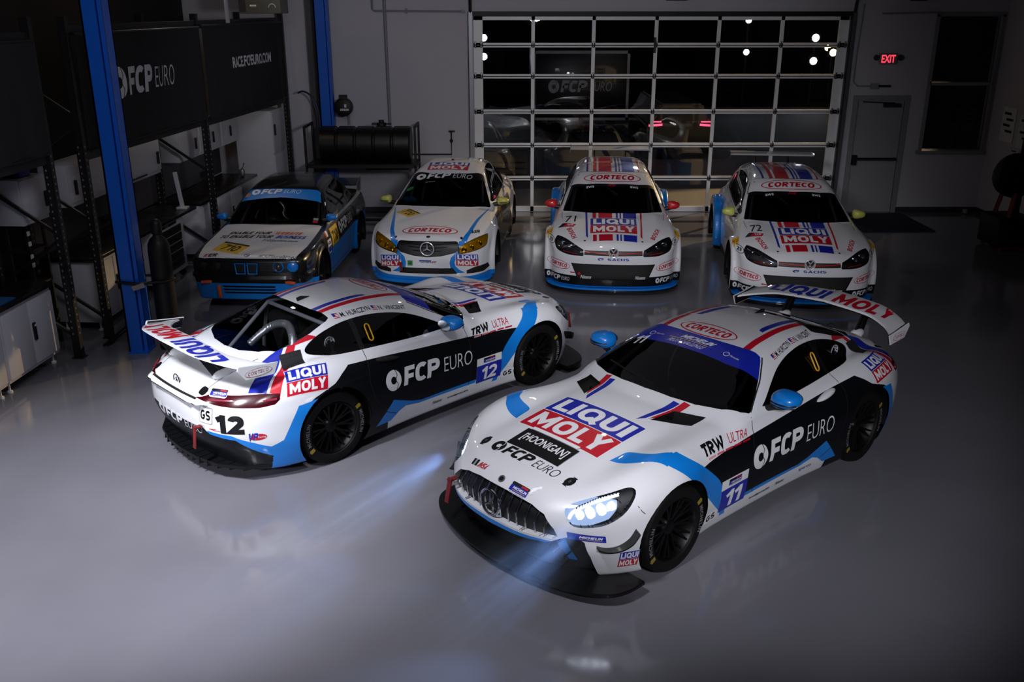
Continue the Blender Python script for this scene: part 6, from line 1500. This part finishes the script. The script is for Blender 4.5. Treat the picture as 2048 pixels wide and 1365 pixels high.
    front_art(sh, Art().rect(0, 0, 1, 1, mat('tow_red', '6E1A16', .6), 0), -.405, -.365, .265, .40, off=.01)
    top_art(sh, logo_lm(), .065, -.27, -.36, .30)
    top_art(sh, logo_fcp(WV, BLACKP), .305, .165, -.50, .40, 'windshield')
    sh.stick(Art().disc(.5, .5, .5, .5, GREEN, 0).ring(.5, .5, .35, .35, .08, BV, 1).text('3', .38, .3, .62, .7, BV, .02, 1), (.53, -.62, 1.5), (.50, -.52, 1.5), (.45, -.61, 1.5), part='windshield', depth=.1, reach=1.3)
    top_art(sh, smudge(6, GREYV, 4), .39, .365, -.33, -.18, 'windshield')
    sd = Art().rect(0, 0, 1, 1, YEL, 0).text('720', .15, .25, .85, .75, BV, .02, 1)
    sh.stick(sd, (.55, 1.1, .62), (.22, 1.1, .62), (.55, 1.1, .86), part='door#l'); sh.stick(sd, (.22, -1.1, .62), (.55, -1.1, .62), (.22, -1.1, .86), part='door#r')
    for y in (-.48, .47): top_art(sh, Art().disc(.5, .5, .5, .5, BV, 0), 2.045, 2.005, y - .02, y + .02, 'hood')
    top_art(sh, Art().disc(.5, .5, .5, .5, BV, 0), 2.095, 2.06, -.03, .03, 'hood')
    for sg in (1, -1):
        sh.line([(x, y * sg, 1.5) for x, y in hood[1:]], .006, GAP, (0, 0, -1)); sh.line([(x, y * sg, 1.8) for x, y in ((.79, .755), (.55, .69), (.3, .615), (.1, .55))], .014, GAP, (0, 0, -1))
        sh.line([(x, 1.2 * sg, z) for x, z in ((.84, .95), (.82, .6), (.78, .28), (-.25, .28), (-.36, .6), (-.36, 1.0))], .006, GAP, (0, -sg, 0))
    for k in hk: panel_copy(sh, k, 'headlight_lens', glass_mat('yellow_lens', (.92, .80, .35)), root); sh.push(k, (-.045, 0, 0), PLAST)
    sh.push(kg, (-.03, 0, 0), PLAST); sh.push(k1, (-.04, 0, 0), PLAST)
    ob = sh.finish(root); gold = mat('gold_reflector', 'C9A92E', .15, metal=1.)
    for s_, sg in (('l', 1), ('r', -1)):
        head_unit(ob['headlight#' + s_], sg, None, [(2.10, .515, .575, .038), (2.035, .61, .60, .045), (1.945, .71, .635, .045)], None, gold)
    m = MB()
    for k, z in enumerate((.665, .615, .565)): m.tube([(2.165 - .09 * (y / .42) ** 2, y, z + .015 * (y / .42) ** 2) for y in np.linspace(-.42 + .02 * k, .42 - .02 * k, 13)], .009, PLAST, 6)
    m.build('grille_slats', ob['grille'])
    m = MB(); star(m, (2.20, 0, .605), .095, mat('bright_emblem', 'D4D6DC', .25, metal=.4), t=.016); m.build('star_emblem', root)
    m = MB(); m.prism(halfpoly(catmull([(1.70, .89), (1.85, .86), (2.0, .77), (2.12, .60), (2.20, .3), (2.22, 0)], 5)), CYAN, (0, 0, .09), (1, 0, 0), (0, 1, 0), .045, .012); m.build('front_splitter', root)
    for sg in (1, -1): wing_mirror(root, .60, .83, 1.015, 1.0, .058, .085, LEMON, sg, 2)
    m = MB(); m.lathe([(.022, 0), (.02, .02), (0, .025)], PLAST, 12, (-.45, -.02, 1.452)); m.build('roof_antenna', root)
    m = MB(); bm = bmesh.new(); bmesh.ops.create_icosphere(bm, subdivisions=3, radius=1)
    for v in bm.verts: v.co = (.62 + v.co.x * .07, -.55 + v.co.y * .10 + .03 * math.sin(9 * v.co.x), 1.0 + v.co.z * .035 + .015 * math.sin(7 * v.co.y))
    m.add_bm(bm, mat('light_blue_cloth', '1F9AC8', .8), True); tag(m.build('cloth', None, loc, (0, 0, rz)), 'crumpled light blue cloth lying inside the windscreen of car 720', 'cloth')
    cockpit(root, (.55, -.40), .78, 1.40, .25, dz=.86)
    arches_and_wheels(sh, root, False, (1.38, -1.38), .385, .905, dict(rad=.32, w=.24, rim=.23, text=None, rm=mat('silver_rim', '9A9CA2', .35, metal=.8)))
    return root

def old_saloon(loc, rz):
    root = empty('boxy_race_car', loc, rz, 'boxy black and blue older race saloon number 710 with a white bonnet', 'car')
    sh = Shell(*surface_net(car_field(E30Q), (-2.35, -.95, .05), (2.15, .95, 1.46), .019), BLACKPAINT); up = lambda c, n: c.z > .6 and n.z > .2; fr = lambda c, n: c.x > 1.5
    arches_and_wheels(sh, root, True, (1.285, -1.285), .355, .835, {})
    sd_ = lambda c, n: abs(c.y) > .45
    sh.paint([(1.0, .10), (1.0, .40), (.80, .56), (-.9, .60), (-1.9, .62), (-2.3, .62), (-2.3, .10)], 'y', CYAN, sd_)
    sh.paint([(-.9, .03), (-.9, .405), (.9, .405), (.9, .03)], 'x', CYAN, fr)
    sh.paint([(.55, .868), (.55, .895), (-2.1, .905), (-2.1, .872)], 'y', GREYV, sd_)
    hood = [(2.05, 0), (2.045, .3), (2.03, .56), (2.005, .645), (1.6, .70), (1.2, .705), (.75, .70), (.72, .66), (.76, .3), (.78, 0)]
    sh.panel('hood', halfpoly(hood), 'z', lambda c, n: c.z > .6 and n.z > .12, WHITE)
    wsh = [(.036, 0), (.035, .3), (.03, .50), (.06, .545), (.3, .60), (.6, .66), (.67, .668), (.70, .6), (.73, .3), (.745, 0)]
    sh.panel('windshield', halfpoly(wsh), 'z', lambda c, n: c.z > .88 and n.z > .1, TINT)
    sh.paint(halfpoly([(0, 0), (0, .8), (.285, .8), (.265, .5), (.235, 0)]), 'z', CYAN, lambda c, n: c.z > .9, only=['windshield'])
    sw = [(.55, .945), (.12, 1.21), (-.05, 1.27), (-.35, 1.305), (-.8, 1.31), (-1.0, 1.27), (-1.25, .98), (-1.22, .955), (0, .94)]
    for s_, cd in (('l', LEFT), ('r', RIGHT)):
        sh.panel('door#' + s_, [(.70, .90), (.68, .6), (.66, .24), (-.50, .24), (-.52, .6), (-.52, .96), (-.48, 1.33), (0, 1.30), (.4, 1.06)], 'y', cd)
        sh.panel('side_window#' + s_, sw, 'y', cd, TINT)
        sh.panel('rear_side_window#' + s_, [(-.50, .9), (-.47, 1.5), (-1.5, 1.5), (-1.5, .9)], 'y', cd, None, only=['side_window#' + s_])
    sh.panel('rear_window', halfpoly([(-1.14, 0), (-1.12, .50), (-1.40, .58), (-1.42, 0)]), 'z', lambda c, n: c.z > .98, TINT)
    for k, z in enumerate((.37, .325, .28)): sh.paint([(-.36, z), (.36, z), (.34, z - .026), (-.34, z - .026)], 'x', BLACKP, fr)
    kg = sh.panel('grille', [(-.76, .70), (.76, .70), (.76, .565), (-.76, .565)], 'x', fr, PLAST)
    lt = Art().text('ENABLE YOUR', 0, 0, .58, 1, BV, .03, 1, .02).text('WEBSITE', .62, 0, 1, 1, ORANGE, .03, 1, .02); top_art(sh, lt, 1.17, 1.06, -.51, .52, 'hood')
    lt = Art().text('TO ENABLE YOUR', 0, 0, .62, 1, BV, .03, 1, .02).text('BUSINESS', .65, 0, 1, 1, NAVY, .03, 1, .02); top_art(sh, lt, 1.33, 1.21, -.60, .61, 'hood')
    top_art(sh, word('710Studios.com', BV, .01, .04), 1.46, 1.385, .03, .54, 'hood')
    pl = Art().rect(0, 0, 1, 1, YEL, 0).text('710', .16, .16, .84, .76, BV, .03, 1, .1).rect(.0, .86, 1, 1, BV, 1)
    sh.stick(pl, (1.80, -.53, 1.5), (1.97, -.14, 1.5), (1.47, -.45, 1.5), depth=.1, reach=1.3, part='hood')
    he = Art().text('H', 0, 0, .3, 1, RED, .05, 1, .1).text('ER', .33, 0, 1, 1, BV, .05, 1, .05); top_art(sh, he, 2.02, 1.94, -.58, -.39, 'hood')
    top_art(sh, word('#FCPEuroBMW', BV, 0), 2.035, 1.975, .16, .645, 'hood')
    rd = Art().disc(.5, .5, .5, .5, BV, 0); rd.poly([(.5, .5)] + [(.5 + .36 * math.cos(t), .5 + .36 * math.sin(t)) for t in np.linspace(math.pi / 2, math.pi, 8)], NAVY, 1).poly([(.5, .5)] + [(.5 + .36 * math.cos(t), .5 + .36 * math.sin(t)) for t in np.linspace(-math.pi / 2, 0, 8)], NAVY, 1)
    rd.poly([(.5, .5)] + [(.5 + .36 * math.cos(t), .5 + .36 * math.sin(t)) for t in np.linspace(0, math.pi / 2, 8)], WV, 1).poly([(.5, .5)] + [(.5 + .36 * math.cos(t), .5 + .36 * math.sin(t)) for t in np.linspace(math.pi, 3 * math.pi / 2, 8)], WV, 1)
    top_art(sh, rd, 2.03, 1.955, -.04, .04, 'hood')
    top_art(sh, logo_fcp(WV, CYAN), .17, .045, -.47, .27, 'windshield')
    top_art(sh, Art().disc(.5, .5, .5, .5, mat('peach_vinyl', 'B07A50', .5), 0), .20, .11, -.56, -.48, 'windshield')
    for k, m_ in enumerate((GREYV, RED)): top_art(sh, Art().rect(0, 0, 1, 1, m_, 0), .62 + .05 * k, .58 + .05 * k, .55, .62, 'windshield')
    for sg in (1, -1):
        st = (lambda a, x0, x1, z0, z1, part: sh.stick(a, (x0, 1.1, z0), (x1, 1.1, z0), (x0, 1.1, z1), part=part)) if sg > 0 else (lambda a, x0, x1, z0, z1, part: sh.stick(a, (x1, -1.1, z0), (x0, -1.1, z0), (x1, -1.1, z1), part=part))
        d = 'door#' + ('l' if sg > 0 else 'r')
        st(Art().rect(0, 0, 1, 1, YEL, 0).text('710', .12, .15, .88, .8, BV, .03, 1), .66, .24, .57, .83, d)
        st(logo_fcp(WV, BLACKPAINT), .15, -.75, .64, .82, d)
        st(Art().rect(0, 0, 1, 1, WV, 0).rect(.05, .1, .95, .5, NAVY, 1).sub(smudge(4, NAVY, 2), .1, .58, .9, .9), .92, .73, .52, .72, 'body'); st(Art().rect(0, 0, 1, 1, WV, 0).rect(0, 0, .4, 1, RED, 1), .93, .80, .76, .84, 'body')
        st(word('M. HURCZYN', WV, 0), -.60, -.98, 1.235, 1.285, 'rear_side_window#' + d[-1]); st(word('N. VINCENT', WV, 0), -.60, -.98, 1.165, 1.215, 'rear_side_window#' + d[-1])
        sh.line([(x, y * sg, 1.5) for x, y in hood[1:7]], .006, GAP, (0, 0, -1)); sh.line([(x, 1.2 * sg, z) for x, z in ((.70, .90), (.68, .6), (.66, .24), (-.50, .24), (-.52, .6), (-.52, .96))], .006, GAP, (0, -sg, 0))
        top_art(sh, Art().rect(0, 0, 1, 1, GREYV, 0), 1.95, .95, .18 * sg - .002, .18 * sg + .002, 'hood')
    sh.push(kg, (-.03, 0, 0), PLAST); ob = sh.finish(root)
    m = MB()
    for z in (.60, .625, .65): m.bar((2.045, -.36, z), (2.045, .36, z), .008, .008, mat('dark_chrome', '3A3B3F', .3, metal=.8))
    m.build('grille_bars', ob['grille'])
    for sg in (1, -1):
        m = MB(); pts = [(2.075, sg * .02, .545), (2.075, sg * .135, .545), (2.07, sg * .15, .68), (2.07, sg * .015, .68)]
        m.tube(pts, .011, CYAN, 8, closed=True); m.add([(2.06, y, z) for _, y, z in pts], [(0, 1, 2, 3)] if sg > 0 else [(3, 2, 1, 0)], PLAST); m.build('kidney_grille', root)
        for i, y in enumerate((.415, .60)):
            m = MB(); c = (2.045 - .015 * i, sg * y, .635)
            m.lathe([(.072, -.03), (.074, .0), (.064, .012), (.060, .006)], CYAN if sg > 0 else PLAST, 28, c, 'x')
            if sg > 0 and i == 0: m.lathe([(.060, .004), (.05, -.012), (.028, -.02), (.02, .0), (0, .004)], REFLECTOR, 24, c, 'x')
            else: m.lathe([(.062, .006), (.03, .016), (0, .018)], CYAN if sg > 0 else PLAST, 24, c, 'x')
            m.build('headlight', root)
        m = MB(); m.box((2.045, sg * .56, .424), (.03, .14, .036), ORANGE, (0, 0, -sg * .25), .006); m.build('turn_signal', root)
    m = MB(); bp = catmull([(1.55, .815), (1.85, .80), (1.98, .735), (2.05, .56), (2.085, 0)], 5); bp = halfpoly(bp)
    m.prism(bp + [(1.5, -.6), (1.5, .6)], BLACKPAINT, (0, 0, .45), (1, 0, 0), (0, 1, 0), .085, .02); m.build('front_bumper', root)
    m = MB(); m.box((2.03, -.40, .29), (.014, .045, .18), ORANGE, (0, R(8), 0), .004); m.build('tow_strap', root)
    for sg in (1, -1): wing_mirror(root, .53, .72, .885, .975, .048, .07, CYAN, sg)
    m = MB(); m.prism([(-1.90, .99), (-1.98, 1.02), (-2.22, 1.075), (-2.23, 1.06), (-2.0, .985)], BLACKPAINT, (0, .66, 0), (1, 0, 0), (0, 0, 1), 1.32, .006); wo = m.build('rear_wing', root)
    for sg in (1, -1): m = MB(); m.prism([(-1.9, .88), (-2.18, .87), (-2.24, 1.10), (-1.92, 1.01)], mat('grey_vinyl_wing', '5A5C60', .5), (0, sg * .67 + .006, 0), (1, 0, 0), (0, 0, 1), .012); m.build('wing_endplate', wo)
    cockpit(root, (.45, -.45), .74, 1.33, .25)
    arches_and_wheels(sh, root, False, (1.285, -1.285), .355, .835, dict(rad=.305, w=.225, rim=.21, text=None))
    return root
# ------------------------------------------------------------------ lettering on the banners, the yard outside
banner(7.6, 10.20, 2.36, 3.52, 'plain dark banner hanging on the rack nearest the camera')
bl_ = Art().text('RACE.FCPEURO.COM', 0, 0, 1, 1, SIGNW, .03, 1)
banner(11.0, 14.40, 2.27, 3.56, 'dark banner with a white disc logo hung between the blue post and the seam', [(logo_fcp(SIGNW, BANNERM), 11.75, 13.42, 2.78, 3.16)])
banner(14.5, 18.05, 2.25, 3.58, 'dark banner with a white web address at the far end of the racks', [(bl_, 15.55, 17.38, 2.92, 3.09)])
b = MB(); b.box2((-30, D + .25, -.14), (45, 70, -.02), mat('asphalt', '26262A', .75, noise=.3, nscale=6)); st(b.build('ground'))
b = MB(); b.box2((-30, D + .25, -.02), (45, D + 2.5, .0), mat('concrete_apron', '6A675F', .7, noise=.15, nscale=3)); st(b.build('pavement'))
o = empty('box_trailer', (2.15, 30.3, 0), 0, 'dark box trailer with a white disc logo parked outside the garage door', 'trailer')
TR = mat('trailer_dark', '15161C', .3, coat=.5)
m = MB(); m.box2((-1.5, 0, .45), (1.5, 6, 2.55), TR, .04); m.build('box_body', o)
m = MB(); m.box2((-1.5, -.02, .45), (-1.42, 0, 2.55), ALUD); m.box2((1.42, -.02, .45), (1.5, 0, 2.55), ALUD); m.box2((-1.5, -.02, 2.46), (1.5, 0, 2.55), ALUD); m.box2((-1.5, -.02, .45), (1.5, 0, .53), ALUD); m.build('door_frame', o)
m = MB()
for (v, f, mm, lev) in logo_fcp(mat('trailer_lettering', 'B4B6BE', .6), TR).L: m.add([(-1.02 + p[0] * 2.0, -.03 - lev * .004, 1.28 + p[1] * .40) for p in v], f, mm)
m.build('lettering', o)
for sx in (-1.25, 1.25):
    for yy in (2.6, 3.5): m = MB(); m.lathe([(0, -.12), (.34, -.12), (.36, 0), (.34, .12), (0, .12)], RUBBER, 28, (sx, yy, .34), 'x'); m.build('tyre', o)
m = MB(); m.bar((0, 0, .5), (0, -1.4, .45), .1, .1, DARK); m.bar((0, -1.2, .45), (0, -1.2, -.02), .06, .06, DARK, (1, 0, 0)); m.build('drawbar', o)
GLOW = mat('white_flood_glow', 'FFFFFF', .5, emit=(.82, .90, 1.), estr=60.); AMB = mat('amber_glow', 'FFB060', .5, emit=(1, .62, .24), estr=16.); RG = mat('red_tail_glow', 'FF2030', .5, emit=(1, .05, .12), estr=4.)
def yard_lamp(x, y, zs, r, lb, m_=None):
    o = empty('street_lamp', (x, y, 0), 0, lb, 'street lamp', 'lamps in the dark yard outside')
    m = MB(); m.tube([(0, .1, -.02), (0, .1, max(zs) + .15)], .05, DARK, 8); m.build('pole', o)
    for z in zs:  # a second head stands in for the doubled image in the panes
        m = MB(); m.box((0, .03, z), (r * 3, .06, r * 2.6), DARK, bevel=.01); h = m.build('lamp_head', o)
        m = MB(); m.lathe([(0, -.05), (r * .8, -.03), (r, 0)], m_ or GLOW, 16, (0, 0, z), 'y'); m.build('lens', h)
yard_lamp(-1.12, 39, (1.95, 2.66), .13, 'bright white lamp added in the yard for the reflections in the first column of door panes'); yard_lamp(9.3, 39, (2.12, 3.32), .11, 'small white yard lamp seen through the fifth column of panes, its second head a doubled image')  # first lamp is added to stand in for reflections in the door glass
yard_lamp(12.0, 39, (1.78, 2.66), .14, 'bright white yard lamp in the column of panes next to the steel door, its second head a doubled image'); yard_lamp(12.75, 39, (2.10,), .14, 'amber yard lamp near the white lamp in the last pane column', AMB); yard_lamp(13.15, 41, (2.2,), .12, 'second amber yard lamp, half hidden by the door stile', AMB)
o = empty('parked_car', (4.5, 25.5, 0), 0, 'dark parked car outside with glowing red tail lamps', 'car')
m = MB(); m.prism([(-.9, .25), (.9, .25), (.9, .85), (.72, 1.0), (.55, 1.42), (-.55, 1.42), (-.72, 1.0), (-.9, .85)], TR, (0, 0, 0), (1, 0, 0), (0, 0, 1), -4.2, .05); m.build('body', o)
for s in (-1, 1):
    m = MB(); m.box((s * .68, -.01, .86), (.36, .02, .05), RG, (0, R(4 * s), 0)); m.box((s * .68, -.01, .95), (.30, .02, .03), RG); m.build('tail_lamp', o)
    for yy in (.8, 3.4): m = MB(); m.lathe([(0, -.1), (.31, -.1), (.32, 0), (.31, .1), (0, .1)], RUBBER, 24, (s * .82, yy, .31), 'x'); m.build('wheel', o)
o = empty('warehouse', (4, 46, 0), 0, 'long unlit building across the yard', 'building')
m = MB(); m.box2((-26, 0, -.02), (30, 8, 6.5), mat('far_wall', '1D1B1B', .8, noise=.2, nscale=.8)); m.build('wall', o)
for k, x in enumerate((-6, -2.5, 3, 8, 14)): m = MB(); m.box2((x, -.05, .8), (x + 1.6, 0, 2.0), mat('far_window', '0A0B0E', .1)); m.build('window', o)
o = empty('picnic_bench', (-.2, 22.5, 0), 0, 'pale pallet stack outside by the first pane column', 'pallets')
for k in range(4): m = MB(); m.box((0, 0, .06 + k * .14), (1.1, .9, .10), mat('pallet_wood', '4A3E30', .8, noise=.2)); m.build('pallet', o)
o['label'] = 'stack of brown wooden pallets outside by the first pane column'; o.name = 'pallet_stack'
# ------------------------------------------------------------------ the cars in their places
amg((1.523, 7.425, 0), R(-137.92), '11', 'white and black race coupe number 11 with its headlights on, turned toward the camera', True)
amg((-1.292, 9.165, 0), R(44.52), '12', 'white and black race coupe number 12 seen from behind, headlights off', False)
golf((1.575, 14.813, 0), R(-94.53), '71', 'white race hatchback number 71 with red mirrors', REDP)
golf((4.186, 14.178, 0), R(-96.6), '72', 'white race hatchback number 72 with pale yellow mirrors', LEMON)
saloon((-1.0, 15.191, 0), R(-95.37))
old_saloon((-3.383, 13.974, 0), R(-92.6))
# ------------------------------------------------------------------ mist hanging in the headlight beams
def haze(name, loc, rz, pitch, dims, dens, label):
    m = bpy.data.materials.new(name); m.use_nodes = True; nt = m.node_tree; nt.nodes.remove(nt.nodes['Principled BSDF']); out = nt.nodes['Material Output']
    tc = nt.nodes.new('ShaderNodeTexCoord'); ln = nt.nodes.new('ShaderNodeVectorMath'); ln.operation = 'LENGTH'; nt.links.new(tc.outputs['Object'], ln.inputs[0])
    mr = nt.nodes.new('ShaderNodeMapRange'); mr.inputs[1].default_value = 1.; mr.inputs[2].default_value = .1; mr.inputs[3].default_value = 0; mr.inputs[4].default_value = 1; nt.links.new(ln.outputs['Value'], mr.inputs[0])
    nz = nt.nodes.new('ShaderNodeTexNoise'); nz.inputs['Scale'].default_value = 2.2; nz.inputs['Detail'].default_value = 3; mp = nt.nodes.new('ShaderNodeMapping'); mp.inputs['Scale'].default_value = (.5, 3.2, 2.0); nt.links.new(tc.outputs['Object'], mp.inputs[0]); nt.links.new(mp.outputs[0], nz.inputs['Vector'])
    n2 = nt.nodes.new('ShaderNodeMapRange'); n2.inputs[1].default_value = .35; n2.inputs[2].default_value = .7; nt.links.new(nz.outputs['Fac'], n2.inputs[0])
    mu = nt.nodes.new('ShaderNodeMath'); mu.operation = 'MULTIPLY'; nt.links.new(mr.outputs[0], mu.inputs[0]); nt.links.new(n2.outputs[0], mu.inputs[1])
    m2 = nt.nodes.new('ShaderNodeMath'); m2.operation = 'MULTIPLY'; m2.inputs[1].default_value = dens; nt.links.new(mu.outputs[0], m2.inputs[0])
    vs = nt.nodes.new('ShaderNodeVolumeScatter'); vs.inputs['Color'].default_value = (.75, .85, 1, 1); vs.inputs['Anisotropy'].default_value = .1; nt.links.new(m2.outputs[0], vs.inputs['Density']); nt.links.new(vs.outputs[0], out.inputs['Volume'])
    bm = bmesh.new(); bmesh.ops.create_icosphere(bm, subdivisions=3, radius=1); me = bpy.data.meshes.new(name); bm.to_mesh(me); bm.free(); me.materials.append(m)
    o = bpy.data.objects.new(name, me); COL.objects.link(o); o.location = loc; o.scale = dims; o.rotation_euler = (0, R(pitch), rz)
    return tag(o, label, 'mist', None, 'stuff')
def in_car(x, y, z, c=(1.523, 7.425), a=R(-137.92)): return (c[0] + math.cos(a) * x - math.sin(a) * y, c[1] + math.sin(a) * x + math.cos(a) * y, z)
haze('light_mist', in_car(2.85, -.72, .44), R(-137.92), 10, (1.30, .32, .27), 1.15, 'bluish mist in the beam of the headlight pointing at car 12')
haze('light_mist', in_car(2.60, .64, .38), R(-137.92), 14, (.80, .42, .28), 1.0, 'bluish mist in the headlight beam above the front splitter of car 11')
